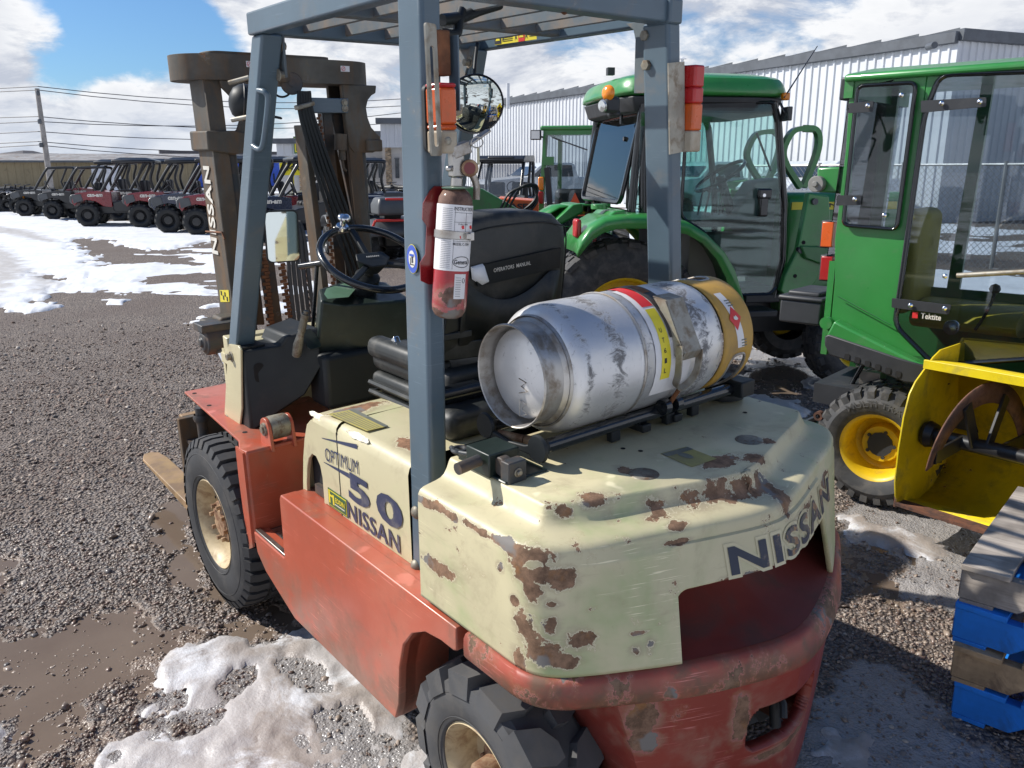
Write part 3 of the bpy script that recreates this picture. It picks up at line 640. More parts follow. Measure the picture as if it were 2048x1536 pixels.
mat('lens_orange', (.62, .10, .012), .3, var=.1, vs=9, dirt=.3, dirtcol=(.35, .1, .03), coat=.3); mat('lens_red', (.40, .012, .012), .3, var=.15, dirt=.3, dirtcol=(.3, .06, .04), coat=.3); mat('lens_white', (.42, .37, .28), .4, dirt=.5, dirtcol=(.3, .22, .14))
mat('lens_amber', (.85, .25, .01), .2, coat=.5); mat('floor_dark', (.030, .032, .034), .75, var=.3, dirt=.6, dirtcol=(.08, .07, .06), bump=.2)
m, t, b, o = new_mat('mirror'); b.inputs['Base Color'].default_value = (.62, .66, .62, 1); b.inputs['Metallic'].default_value = 1; b.inputs['Roughness'].default_value = .03; MATS['mirror'] = m
mat('fork_steel', (.30, .19, .10), .55, var=.3, vs=5, dirt=.6, dirtcol=(.34, .22, .10), bump=.1)
mat('snow_bit', (.80, .82, .85), .6, bump=.2); mat('insideblack', (.012, .012, .013), .9)

FK = empty('forklift', 'worn cream and red forklift with blue-grey overhead guard and rusty mast', 'forklift', mw=M_F)
X_, Y_, Z_ = Vector((1, 0, 0)), Vector((0, 1, 0)), Vector((0, 0, 1))
def bolt(c, n, r=.012, h=.012, name='bolt', parent=FK, m='bolt', washer=1.5):
    b = MB(); c, n = Vector(c), Vector(n).normalized(); b.cyl(c, c + n * .003, r * washer, 14); b.cyl(c + n * .003, c + n * (.003 + h), r, 6); return b.build(name, m, parent, bevel=.001, seg=1)

# ------------------------------------------------------------------ counterweight
# cream shell: rows from the flat top down over the step to the lower edge
RO = [(.096, 1.0165), (.0925, 1.0135), (.089, 1.0085), (.082, .993), (.074, .981), (.064, .9745), (.050, .971), (.030, .968), (.016, .9655), (.007, .9605), (.0018, .952), (0, .932)]
zrows = [.91, .89, .87, .85, .83, .81, .79, .77, .75, .73, .71, .695, .690]
rows = [[Vector((p.x, p.y, z)) for p in inset(outline(.955), d)] for d, z in RO] + [[Vector((p.x, p.y, z)) for p in outline(z)] for z in zrows]
zall = [z for d, z in RO] + zrows
# recess in the stern: outline in (y, z); the cream skin is left out there
def ztop(y):
    """lower edge of the cream skin at a place across the stern"""
    y = abs(y)
    if y > .282: return .690
    if y > .252: return .810 + math.sqrt(max(0, .030 ** 2 - (y - .252) ** 2))
    return .840 + .006 * (.252 - y) / .252
def in_recess(y, z):
    y = abs(y); top = .868 + .012 * min(1, (.285 - y) / .285) if y < .30 else 0
    if y > .295 or z > top: return False
    if y > .265 and z > top - .03 and (y - .265) ** 2 + (z - top + .03) ** 2 > .0009: return False
    return True
# resample the columns so that the recess edge is crisp
def resample(L, n):
    d = [0]
    for a, b2 in zip(L, L[1:]): d.append(d[-1] + (b2 - a).length)
    o = []
    for k in range(n):
        s_ = d[-1] * k / (n - 1); i = 0
        while i < len(d) - 2 and d[i + 1] < s_: i += 1
        f = (s_ - d[i]) / max(1e-9, d[i + 1] - d[i]); o.append(L[i].lerp(L[i + 1], f))
    return o
NC = 300
rows_f = []
NV = 34; zf = [z for d, z in RO] + [.932 - .242 * (k_ + 1) / NV for k_ in range(NV)]
COLW = [abs(p.y) if p.x < -.25 else 1 for p in resample(outline(.80), NC)]
for i, z in enumerate(zf):
    if i < len(RO): rows_f.append([Vector((p.x, p.y, z)) for p in resample(inset(outline(.955), RO[i][0]), NC)]); continue
    row = []; f_ = (i - len(RO) + 1) / NV; cache = {}
    for j in range(NC):
        zz_ = .932 + ((ztop(COLW[j]) if COLW[j] < .9 else .690) - .932) * f_; key = round(zz_, 4)
        if key not in cache: cache[key] = resample(outline(zz_), NC)
        p = cache[key][j]; row.append(Vector((p.x, p.y, zz_)))
    rows_f.append(row)
b = MB(); vs = [p for r in rows_f for p in r]; fs = []
for i in range(len(zf) - 1):
    for j in range(NC - 1):
        q = [rows_f[i][j], rows_f[i][j + 1], rows_f[i + 1][j + 1], rows_f[i + 1][j]]; c = sum(q, Vector()) / 4
        fs.append((i * NC + j, i * NC + j + 1, (i + 1) * NC + j + 1, (i + 1) * NC + j))
b.add(vs, fs)
top = rows_f[0]; k = len(b.v); b.add(top, [tuple(range(NC))])
# front closing face and underside
fr = [r[0] for r in rows_f] + [r[-1] for r in rows_f[::-1]]; b.add(fr, [tuple(range(len(fr)))])
cw = b.build('counterweight_cover', 'cream_cw', FK, smooth=42)
so = cw.modifiers.new('thick', 'SOLIDIFY'); so.thickness = .012; so.offset = -1
# red cast body seen in the recess, the lip below it and the tail
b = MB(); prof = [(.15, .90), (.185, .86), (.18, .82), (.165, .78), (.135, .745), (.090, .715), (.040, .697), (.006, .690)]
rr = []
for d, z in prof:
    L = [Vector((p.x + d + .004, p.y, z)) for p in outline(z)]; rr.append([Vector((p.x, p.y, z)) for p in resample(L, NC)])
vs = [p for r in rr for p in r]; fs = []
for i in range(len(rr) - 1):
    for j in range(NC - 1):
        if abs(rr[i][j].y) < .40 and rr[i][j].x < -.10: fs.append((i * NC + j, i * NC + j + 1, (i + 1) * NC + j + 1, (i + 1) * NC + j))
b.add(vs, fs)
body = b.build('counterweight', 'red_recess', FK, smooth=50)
# bumper lip
b = MB(); rr = []
for d, z in ((.03, .6885), (.000, .6885), (-.008, .686), (-.013, .676), (-.014, .655), (-.013, .633), (-.006, .622), (.006, .618), (.20, .618)):
    L = inset(outline(max(z, .62)), d); L = [p for p in L if p.x < -.002] ; rr.append([Vector((p.x, p.y, z)) for p in resample(L, 170)])
vs = [p for r in rr for p in r]; fs = [(i * 170 + j, i * 170 + j + 1, (i + 1) * 170 + j + 1, (i + 1) * 170 + j) for i in range(len(rr) - 1) for j in range(169)]
b.add(vs, fs)
for e in (0, 169): b.add([r[e] for r in rr], [tuple(range(len(rr)))])
b.build('bumper', 'bumper', FK, smooth=45)
# tail below the lip: narrower towards the ground, with the tow-pin hole
b = MB(); rr = []; ZT = [.640, .60, .56, .53, .50, .47, .44, .41, .38, .34, .30, .25, .21]; NT_ = 240
def tail_half(z): return .412 - .28 * max(0, .62 - z)
def tail_x(y, z):
    L = _B; y = abs(y)
    for a, b2 in zip(L, L[1:]):
        if b2.y <= y <= a.y: x = a.x + (b2.x - a.x) * (a.y - y) / max(1e-6, a.y - b2.y); break
    return x + .10 * max(0, .62 - z) ** 1.3 + .008
def in_hole(y, z): return abs(y) < .13 and abs(z - .475) < .062 and not (abs(y) > .09 and abs(z - .475) > .022 and (abs(y) - .09) ** 2 + (abs(z - .475) - .022) ** 2 > .040 ** 2)
for z in np.arange(.640, .20, -.005):
    hw = tail_half(z); rr.append([Vector((tail_x(hw * (1 - 2 * j / (NT_ - 1)), z), hw * (1 - 2 * j / (NT_ - 1)), z)) for j in range(NT_)])
vs = [p for r in rr for p in r]; fs = []
for i in range(len(rr) - 1):
    for j in range(NT_ - 1):
        c = (rr[i][j] + rr[i + 1][j + 1]) / 2
        if not in_hole(c.y, c.z): fs.append((i * NT_ + j, i * NT_ + j + 1, (i + 1) * NT_ + j + 1, (i + 1) * NT_ + j))
b.add(vs, fs)
for e, sgn in ((0, 1), (NT_ - 1, -1)):
    col_ = [r[e] for r in rr]; inn = [p + Vector((.22, 0, 0)) for p in col_]; n = len(col_)
    b.add(col_ + inn, [(i, i + 1, n + i + 1, n + i) for i in range(n - 1)])
tail = b.build('counterweight_tail', 'red_cw', FK, smooth=40); so = tail.modifiers.new('thick', 'SOLIDIFY'); so.thickness = .03; so.offset = -1
b = MB(); b.box((-.33, 0, .475), (.02, .30, .16)); b.build('tow_pocket', 'red_cw', FK)
b = MB(); b.cyl((-.455, .02, .44), (-.445, .02, .53), .013, 12); b.tube([(-.452, .02, .525), (-.475, .03, .515), (-.485, .04, .49)], .009, 8); b.build('tow_pin', 'black_plastic', FK, smooth=40)
# stern lettering
def cwsurf(y, z, lift=.003):
    L = outline(z)
    yy = abs(y)
    for a, b2 in zip(L[:NS // 2 + 1], L[1:NS // 2 + 1]):
        if b2.y <= yy <= a.y: x = a.x + (b2.x - a.x) * (a.y - yy) / max(1e-6, a.y - b2.y); break
    return Vector((x - lift, y, z))
vf = fit_tris(text_tris('NISSAN', 1, .028, 0, 1.12), .50, .060)
b = MB(); b.add([cwsurf(-.097 - v_.x, .878 + v_.y) for v_ in vf[0]], [q[::-1] for q in vf[1]])
mat('print_navy_worn', (.022, .030, .055), .5, chips=.72, chipcol=(.16, .095, .05), chipscale=14, dirt=.3, dirtcol=(.3, .25, .15)); b.build('lettering', 'print_navy_worn', FK, recalc=False)
vf2 = fit_tris(text_tris('NISSAN', 1, .07, 0, 1.08), .515, .076)
b = MB(); b.add([cwsurf(-.097 - v_.x, .878 + v_.y, .0015) for v_ in vf2[0]], [q[::-1] for q in vf2[1]]); b.build('lettering_border', 'cream', FK, recalc=False)
# caps, plate, holes on top
for (px, py) in ((1288, 948), (1498, 880)):
    c = u(px, py, 'z', 1.0165); b = MB(); b.lathe([(.0001, .0025), (.030, .0025), (.033, .0012), (.034, 0)], c, Z_, 28); b.build('plug', 'sticker_grey' if 0 else 'bolt', FK, smooth=40)
a = [u(px, py, 'z', 1.018) for px, py in ((1320, 907), (1372, 893), (1434, 917), (1384, 934))]
b = MB(); b.add(a, [(0, 1, 2, 3)]); b.build('caution_plate', 'sticker_old', FK, recalc=False)
q = [a[0].lerp(a[3], .05), a[1].lerp(a[2], .05), a[1].lerp(a[2], .25), a[0].lerp(a[3], .25)]; q = [p + Z_ * .0008 for p in q]; b = MB(); b.add(q, [(0, 1, 2, 3)]); c0 = a[0].lerp(a[2], .45)
b.add([c0 + Vector((.022 * math.cos(k), .012 * math.sin(k), .0008)) for k in np.linspace(0, 6, 12)], [tuple(range(12))]); b.build('plate_print', 'sticker_grey', FK, recalc=False)
for (px, py) in ((1246, 897), (1281, 902), (1490, 825), (1170, 880)):
    c = u(px, py, 'z', 1.0172); b = MB(); b.cyl(c, c + Z_ * .0006, .006, 12); b.build('hole', 'insideblack', FK)

# ------------------------------------------------------------------ chassis side (left seen, right mirrored)
def side_panel(s):
    P_ = [(1.238, .444), (1.225, .37), (1.17, .325), (.95, .243), (.335, .243), (.312, .30), (.298, .42), (.272, .505), (.225, .562), (.17, .594), (.10, .606), (.050, .606), (.036, .612), (.036, .672), (.975, .672), (.985, .655), (.99, .452), (1.0, .444)]
    b = MB(); b.prism(P_, (0, .500 * s, 0), X_, Z_, Y_ * s, .055); b.build('chassis_side', 'red', FK, bevel=.016, seg=4)
    b = MB(); b.prism([(.036, .52), (.970, .52), (.970, .38), (.036, .38)], (0, 0, .657), X_, Y_ * s, Z_, .014); b.build('chassis_shelf', 'red', FK)
    # wheel arch lining
    b = MB(); arc = [(.335, .243), (.312, .30), (.298, .42), (.272, .505), (.225, .562), (.17, .594), (.10, .606), (-.18, .610)]
    o = [Vector((x, .535 * s, z)) for x, z in arc]; i_ = [Vector((x, .22 * s, z)) for x, z in arc]; n = len(arc); b.add(o + i_, [(k_, k_ + 1, n + k_ + 1, n + k_) for k_ in range(n - 1)])
    b.add([(.335, .22 * s, .243), (-.30, .22 * s, .243), (-.30, .22 * s, .66), (.335, .22 * s, .66)], [(0, 1, 2, 3)]); b.build('wheel_arch', 'red', FK, smooth=60)
for s in (1, -1): side_panel(s)
b = MB(); b.box((.62, 0, .40), (1.2, .80, .26)); b.box((1.5, 0, .30), (.5, .5, .2)); b.box((0, 0, .27), (.12, .66, .10)); b.build('chassis', 'insideblack', FK)
# step
b = MB(); b.prism([(.99, .545), (1.235, .545), (1.235, .36), (.99, .36)], (0, 0, .425), X_, Y_, Z_, .012); b.build('step', 'mast_dark', FK)
b = MB()
for i in range(5):
    for j in range(2):
        c = Vector((1.025 + i * .040, .455 + j * .036, .437)); b.lathe([(.007, .006), (.013, .005), (.016, 0)], c, Z_, 10)
pl = MB(); pl.prism(rrect(1.005, .425, 1.22, .512, .006, 2), (0, 0, .437), X_, Y_, Z_, .004); s1 = pl.build('step_tread', 'steel', FK); b.build('tread_stud', 'steel', s1, smooth=40)
b = MB(); b.box((1.113, .541, .448), (.243, .018, .010)); b.build('step_edge', 'steel', FK, bevel=.002)

# ------------------------------------------------------------------ wheels
def wheel(name, c, R, wd, rimR, out, nl, style, hub=True, grp=None):
    """c: centre on the outer face; out: +1/-1 side"""
    c = Vector(c); ax = Y_ * out; mid = c - ax * (wd / 2)
    hl = .030 if style == 'rear' else .018; r1 = R - hl
    wp = MB()
    # rim: dish
    wp.lathe([(rimR + .004, -.004), (rimR + .010, -.001), (rimR + .004, .004), (rimR - .004, -.004), (rimR - .016, -.018), (rimR - .022, -.045), (rimR - .030, -.070), (rimR * .62, -.078), (rimR * .45, -.074), (.0001, -.074)], c, ax, 48)
    w_ = wp.build('wheel', 'rim_cream', FK, smooth=35)
    tb = MB(); hw = wd / 2
    prof = [(rimR + .003, hw - .006), (rimR + .012, hw + .004), (rimR + .03, hw + .010), (rimR + (R - rimR) * .45, hw + .013), (R - .055, hw + .009), (R - .036, hw + .003), (r1 - .004, hw - .010), (r1, hw * .8), (r1 + .002, 0),
            (r1, -hw * .8), (r1 - .004, -hw + .010), (R - .036, -hw - .003), (R - .055, -hw - .009), (rimR + .03, -hw - .01), (rimR, -hw + .01)]
    tb.lathe(prof, mid, ax, 96)
    a = (X_ - ax * X_.dot(ax)).normalized(); bb = ax.cross(a)
    def P3(th, r, y): return mid + (a * math.cos(th) + bb * math.sin(th)) * r + ax * y
    for side in (1, -1):
        for k in range(nl):
            th0 = 2 * PI * (k + (.5 if side < 0 else 0)) / nl; st = 2 * PI / nl
            if style == 'front':
                ww = st * .70; sk = st * .18
                g = [(-.5, .010), (.5, .010), (.5, hw * .62), (.5, hw + .004), (-.5, hw + .004), (-.5, hw * .62)]
                bot = [P3(th0 + q[0] * ww + sk * (q[1] / hw), r1 - .006 if q[1] < hw else R - .034, side * (q[1] + (.004 if q[1] > hw * .9 else 0))) for q in g]
                topp = [P3(th0 + q[0] * ww * .92 + sk * (q[1] / hw), R if q[1] < hw else R - .006, side * min(q[1], hw - .004)) for q in g]
            else:
                ww = st * .70; sk = st * .26
                g = [(-.30, .006), (.12, .006), (.5, hw * .36), (.5, hw + .003), (-.5, hw + .003), (-.5, hw * .40)]
                bot = [P3(th0 + q[0] * ww + sk * (q[1] / hw), r1 - .006 if q[1] < hw else R - .060, side * (q[1] + (.012 if q[1] > hw * .9 else 0))) for q in g]
                topp = [P3(th0 + q[0] * ww * .93 + sk * (q[1] / hw), R if q[1] < hw else R - .006, side * min(q[1] + .003, hw + .004)) for q in g]
            n = len(g); tb.add(bot + topp, [tuple(range(n, 2 * n))] + [(i, (i + 1) % n, n + (i + 1) % n, n + i) for i in range(n)])
    tb.build('tyre', 'rubber_worn' if style == 'rear' else 'rubber', w_, smooth=24)
    # fine circular lines on the sidewall
    for rr_ in (rimR + .022, R - .062):
        t2 = MB(); t2.lathe([(rr_, 0), (rr_ + .0015, .002), (rr_ + .003, 0)], mid + ax * (hw + (.0105 if rr_ < R - .08 else .009)), ax, 64); t2.build('sidewall_line', 'rubber', w_, smooth=60)
    return w_
WF = wheel('w', (1.61, .5684, .335), .335, .175, .168, 1, 38, 'front')
hb = MB(); c = Vector((1.61, .5684, .335)); hb.lathe([(.0001, -.020), (.052, -.020), (.060, -.026), (.078, -.028), (.082, -.034), (.082, -.072), (.09, -.078)], c, Y_, 36); h_ = hb.build('hub', 'hub_rust', WF, smooth=35)
for k in range(8):
    th = k * PI / 4 + .2; p = c + Vector((math.cos(th) * .067, -.028, math.sin(th) * .067)); bolt(p, Y_, .009, .016, 'stud', h_, 'hub_rust', 1.2)
for k in range(6):
    th = k * PI / 3 + .5; p = c + Vector((math.cos(th) * .122, -.052, math.sin(th) * .122)); b = MB(); b.prism(circ2(0, 0, .009, 10, .02), p, Vector((math.cos(th), 0, math.sin(th))), Vector((-math.sin(th), 0, math.cos(th))), Y_, .0012) if k % 2 else b.cyl(p, p + Y_ * .002, .006, 8); b.build('slot', 'insideblack', WF)
wheel('w', (1.61, -.5684, .335), .335, .175, .168, -1, 38, 'front')
WR = wheel('w', (0, .5300, .272), .272, .175, .128, 1, 13, 'rear')
WR2 = wheel('w', (0, -.5300, .272), .272, .175, .128, -1, 13, 'rear')
for s, wr in ((1, WR), (-1, WR2)):
    hb = MB(); c = Vector((0, .53 * s, .272)); hb.lathe([(.0001, .004), (.026, .004), (.034, -.004), (.036, -.05), (.062, -.064), (.062, -.076)], c, Y_ * s, 28); h_ = hb.build('hub', 'hub_rust', wr, smooth=35)
    for k in range(6):
        th = k * PI / 3; p = c + Vector((math.cos(th) * .05, -.064 * s, math.sin(th) * .05)); bolt(p, Y_ * s, .008, .012, 'stud', h_, 'hub_rust', 1.2)

# ------------------------------------------------------------------ front deck and cowl
def deck(s):
    b = MB(); z = .730
    pts = [(2.085, .475), (2.10, .12), (1.80, .10), (1.45, .12), (1.24, .16), (1.235, .545), (1.30, .552), (1.38, .522), (1.70, .500)]
    b.prism([(x, y * s) for x, y in pts], (0, 0, z - .010), X_, Y_, Z_, .010); b.build('deck_plate', 'red', FK, bevel=.003, seg=2)
    b = MB(); pr = [(.552, .735), (.552, .395), (.35, .395), (.30, .44), (.18, .44), (.18, .735)]
    b.prism([(y * s, z_) for y, z_ in pr], (1.238, 0, 0), Y_, Z_, X_, .018); b.build('deck_wall', 'red', FK, bevel=.006, seg=3)
    b = MB(); b.add([(1.25, .552 * s, .728), (1.25, .552 * s, .38), (1.285, .552 * s, .36), (1.31, .550 * s, .50), (1.325, .547 * s, .62), (1.33, .545 * s, .728)], [tuple(range(6))]); o_ = b.build('fender_lip', 'red', FK, recalc=False); so = o_.modifiers.new('t', 'SOLIDIFY'); so.thickness = .008
    for x, y in ((2.03, .452), (1.83, .463), (1.44, .475)):
        b = MB(); b.cyl((x, y * s, .7295), (x, y * s, .7312), .009, 12); b.build('hole', 'insideblack', FK)
for s in (1, -1): deck(s)
b = MB(); b.box((1.10, 0, .50), (.30, .60, .02)); b.box((1.35, 0, .50), (.30, .60, .02)); b.build('floor', 'floor_dark', FK)
b = MB(); b.box((1.70, 0, .73), (.02, .86, .50)); b.build('firewall', 'cream', FK); b = MB(); b.box((1.20, 0, .62), (.02, .6, .22)); b.build('floor_riser', 'cream', FK)
b = MB(); b.prism([(1.62, 1.035), (1.66, 1.040), (1.66, .97), (1.70, .97), (1.70, .93), (1.60, .93)], (0, -.44, 0), X_, Z_, Y_, .88); b.build('front_crossmember', 'cream', FK, bevel=.004)
b = MB(); b.box((1.61, .20, 1.012), (.11, .42, .03)); b.build('cowl_ledge', 'cream_hood', FK, bevel=.012, seg=3)
for s in (1, -1):
    b = MB(); b.prism([(1.572, 1.012), (1.560, 1.028), (1.465, 1.040), (1.448, 1.028), (1.50, .80), (1.583, .632), (1.700, .700)], (0, .448 * s, 0), X_, Z_, Y_ * s, .008); b.build('guard_foot', 'cream', FK, bevel=.0025, seg=2)
    b = MB(); b.box((1.51, .40 * s, .75), (.09, .08, .56)); b.build('guard_foot_box', 'black_plastic', FK)
    for px, py in ((463, 713), (455, 839)):
        p = u(px, py, 'y', .456); bolt((p.x, p.y * s, p.z), Y_ * s, .013, .016, 'bolt')
# tilting black side housing with the parking brake
b = MB()
rk = [u(*q_) for q_ in ((485, 702, 'x', 1.455), (562, 692, 'x', 1.42), (575, 672, 'x', 1.40), (640, 655, 'x', 1.36), (642, 735, 'x', 1.30), (612, 790, 'x', 1.36), (565, 822, 'x', 1.40), (502, 868, 'x', 1.46))]
fk_ = [Vector((1.60, p.y * 1.0, p.z)) for p in rk]; b.ring_loft([rk, fk_]); b.build('brake_housing', 'black_plastic', FK, bevel=.010, seg=3)
b = MB(); c = u(518, 745, 'x', 1.438); b.prism(rrect(-.018, -.035, .018, .035, .016), c, Vector((-.12, -1, 0)).normalized(), Z_, -X_, .003); b.build('housing_slot', 'insideblack', FK)
b = MB(); c = u(622, 690, 'x', 1.34); b.prism(rrect(-.03, -.045, .03, .045, .014), c + Vector((0, 0, .02)), Vector((.3, -1, 0)).normalized(), Vector((.8, 0, .6)), Vector((-.55, -.1, .8)), .004); b.build('housing_pad', 'dash_green', FK, bevel=.003)
b = MB(); h0, h1 = u(596, 690, 'y', .30), u(611, 628, 'y', .28)
b.tube([h0 + Vector((.02, 0, -.04)), h0, h0.lerp(h1, .5)], [.016, .017, .010], 10); b.tube([h0.lerp(h1, .45), h1], [.0135, .0135], 12); b.cyl(h1, h1 + (h1 - h0).normalized() * .012, .008, 10); b.build('brake_lever', 'bolt', FK, smooth=40)
b = MB(); l0, l1 = u(620, 700, 'y', .13), u(634, 532, 'y', .12); b.tube([l0, l0.lerp(l1, .15) + Vector((-.01, 0, 0)), l1], .0075, 10)
g0, g1 = u(600, 533, 'y', .15), u(652, 525, 'y', .10); b.tube([g0, g1], .012, 12); b.build('shift_lever', 'black_gloss', FK, smooth=40)
# dashboard
zt = 1.20; cs = [u(636, 577, 'z', 1.205), u(706, 556, 'z', 1.205), Vector((1.43, -.13, 1.205)), Vector((1.20, -.10, 1.17)), u(690, 607, 'z', 1.17), u(641, 600, 'z', 1.19)]
b = MB(); bt = [Vector((p.x + .03, p.y + (.02 if p.y > 0 else -.02), .985)) for p in cs]; b.ring_loft([cs, bt]); b.build('dashboard', 'dash_green', FK, bevel=.012, seg=3)
b = MB(); b.box((1.34, .04, .90), (.14, .38, .20)); b.build('dashboard_lower', 'black_plastic', FK, bevel=.02, seg=3)
q = [u(644, 591, 'z', 1.199), u(650, 578, 'z', 1.207), u(705, 562, 'z', 1.208), u(715, 580, 'z', 1.200), u(700, 598, 'z', 1.190), u(652, 602, 'z', 1.192)]
ctr = sum(q, Vector()) / 6; q = [ctr + (p - ctr) * .88 + Z_ * .004 for p in q]; b = MB(); b.add(q, [tuple(range(6))]); b.build('dash_film', 'dash_film', FK, recalc=False)
n_s = Vector((-.5, 0, .866)); sc_ = Vector((1.30, 0, 1.32)); base = sc_ - n_s * .36
b = MB(); b.lathe([(.036, 0), (.040, .16), (.043, .17), (.046, .24), (.046, .28), (.038, .285), (.020, .29), (.020, .34)], base, n_s, 28); b.build('steering_column', 'black_plastic', FK, smooth=35)
b = MB(); c = u(762, 634, 'x', 1.28); b.lathe([(.0001, .008), (.006, .008), (.007, .005), (.013, .007), (.016, .003), (.016, 0)], c, (-1, .3, .1), 20); b.build('ignition_switch', 'bolt', FK, smooth=35)
b = MB(); ea = Vector((0, 1, 0)); eb = n_s.cross(ea)
ringp = [sc_ + (ea * math.cos(k) + eb * math.sin(k)) * .185 for k in np.linspace(0, 2 * PI, 64, endpoint=False)]; b.tube(ringp, .0135, 12, cap=False, close=True); sw = b.build('steering_wheel', 'black_gloss', FK, smooth=60)
b = MB()
for th in (40, 150, 268):
    th = rad(th); e = ea * math.cos(th) + eb * math.sin(th); b.bar(sc_ - n_s * .015 + e * .03, sc_ + e * .178, .022, .014, up=n_s)
b.build('spoke', 'black_plastic', sw, bevel=.004)
b = MB(); hx = [sc_ + n_s * .004 + (ea * x + eb * y) for x, y in ((-.055, -.03), (.055, -.03), (.07, .01), (.03, .055), (-.03, .055), (-.07, .01))]; hx2 = [sc_ - n_s * .05 + (p - sc_ - n_s * .004) * .6 for p in hx]; b.ring_loft([hx, hx2]); b.build('horn_pad', 'black_plastic', sw, bevel=.006, seg=3)
letters('hub_lettering', 'NISSAN', sc_ + n_s * .006, -ea, eb if eb.x > 0 else -eb, .05, .008, 'print_white', sw, bold=.01)
kp = u(681, 487, 'z', 1.37); kp = sc_ + (ea * math.cos(rad(128)) + eb * math.sin(rad(128))) * .185
def nearest_ring(px, py):
    best = None
    for k in np.linspace(0, 2 * PI, 180):
        p = sc_ + (ea * math.cos(k) + eb * math.sin(k)) * .185; d = p - CAM_F; q = Vector((d.dot(rF), -d.dot(uF), d.dot(dF))); e = abs(CX + F_PX * q.x / q.z - px) + abs(CY + F_PX * q.y / q.z - py)
        if best is None or e < best[0]: best = (e, p)
    return best[1]
kp = nearest_ring(683, 482); b = MB(); b.lathe([(.0001, .058), (.014, .056), (.0215, .050), (.0235, .044), (.0215, .038), (.012, .033), (.010, .012), (.013, .006), (.022, .010), (.024, -.002), (.0001, -.002)], kp + n_s * .006, n_s, 28); b.build('spinner_knob', 'chrome', sw, smooth=40)
b = MB(); tn_ = (kp - sc_).normalized(); b.bar(kp - tn_.cross(n_s) * .03, kp + tn_.cross(n_s) * .03, .034, .018, up=n_s); b.build('knob_clamp', 'steel', sw, bevel=.006, seg=3)
# pedals
for (px, py, w_) in ((655, 800, .10), (720, 772, .09)):
    c = u(px, py, 'z', .56); b = MB(); ey = Vector((.75, 0, .66)); ez = Vector((-.66, 0, .75)); b.prism(rrect(-w_ / 2, -.05, w_ / 2, .05, .01), c, -Y_, ey, ez, .008); p_ = b.build('pedal', 'black_plastic', FK)
    for k in range(6):
        q = c + ey * (-.038 + k * .015) + ez * .008; b2 = MB(); b2.box((0, 0, 0), (.0, .0, .0)) if 0 else b2.bar(q + Y_ * (w_ / 2 - .012), q - Y_ * (w_ / 2 - .012), .004, .004, up=ez); b2.build('pedal_rib', 'rubber_worn', p_)
b = MB(); b.tube(spline([(1.45, -.02, .80), (1.40, .06, .72), (1.36, .10, .62), (1.42, .14, .55)], 5), .006, 8); b.tube(spline([(1.5, .10, .84), (1.36, .16, .78), (1.34, .2, .68), (1.45, .2, .58)], 5), .007, 8); b.build('pedal_linkage', 'mast_dark', FK, smooth=50)
# red lugs with the tilt cylinder pin
for y in (.455, .375):
    c = Vector((1.275, y, .770)); b = MB(); pts = [(-.045, -.055)] + [(.038 * math.cos(k), .04 * math.sin(k) + .015) for k in np.linspace(PI, 0, 9)][0:9] + [(.05, -.055)]
    b.prism([(-p[0], p[1]) for p in pts], c, X_, Z_, Y_, .012); b.build('cylinder_lug', 'red', FK, bevel=.002)
b = MB(); b.lathe([(.0001, 0), (.040, 0), (.042, .01), (.042, .058), (.040, .066), (.0001, .066)], (1.275, .388, .785), Y_, 24); b.build('tilt_cylinder_end', 'bolt', FK, smooth=40)
b = MB(); b.lathe([(.0001, .012), (.012, .012), (.013, .006), (.022, .006), (.024, 0)], (1.275, .467, .785), Y_, 20); b.build('cylinder_pin', 'bolt', FK, smooth=40)
# tilt cylinder rod and clevis on the mast side
p0 = u(440, 700, 'y', .40); p1 = u(476, 775, 'y', .36); b = MB(); b.tube([p0, p1], .0165, 16); b.build('tilt_rod', 'chrome', FK, smooth=50)
b = MB(); c = u(412, 684, 'y', .44); ax_ = Y_
b.lathe([(.0001, .026), (.016, .026), (.018, .016), (.034, .016), (.040, .008), (.052, .006), (.052, -.018), (.046, -.022)], c, ax_, 24); b.lathe([(.052, 0), (.052, -.10), (.0001, -.10)], c + X_ * .0 - Y_ * .018, ax_, 24)
b.tube([c - Y_ * .06, p0.lerp(p1, .12)], [.032, .024], 14); b.box(c + Vector((.02, -.05, .055)), (.10, .14, .03)); b.build('tilt_clevis', 'mast_dark', FK, bevel=.004)

# ------------------------------------------------------------------ hood and cream side
b = MB(); sec = [(.475, .672), (.475, .700), (.475, .92), (.470, .938), (.458, .950), (.44, .956), (.30, .960), (0, .961)]
sec = sec + [(-y, z) for y, z in sec[-2::-1]]
def hood_ring(x, k=1.0, dz=0): return [Vector((x, y * k, z + dz if z > .9 else z)) for y, z in sec]
b.ring_loft([hood_ring(.343), hood_ring(.72)], cap=False); ns = len(sec)
# front nose slopes down and carries the cut-out; built as its own panel with an opening
b.build('hood', 'cream_hood', FK, smooth=40)
b = MB(); hole = [(.836, .64), (.836, .755), (.846, .790), (.868, .812), (.895, .812), (.920, .790), (.938, .750), (.950, .70), (.955, .64)]
outl = [(.722, .672), (.822, .672)] + hole[0:1] + hole[1:] + [(.985, .64), (.978, .70), (.962, .78), (.940, .85), (.915, .902), (.885, .925), (.722, .925)]
b.prism(outl, (0, .463, 0), X_, Z_, Y_, .012); b.build('hood_nose_side', 'cream_hood', FK, bevel=.002)
b = MB(); b.prism(outl, (0, -.475, 0), X_, Z_, Y_, .012); b.build('hood_nose_side', 'cream_hood', FK, bevel=.002)
nose = [(.985, .64), (.978, .70), (.962, .78), (.940, .85), (.915, .902), (.888, .935), (.860, .950), (.80, .957), (.722, .960)]
b = MB(); rings = []
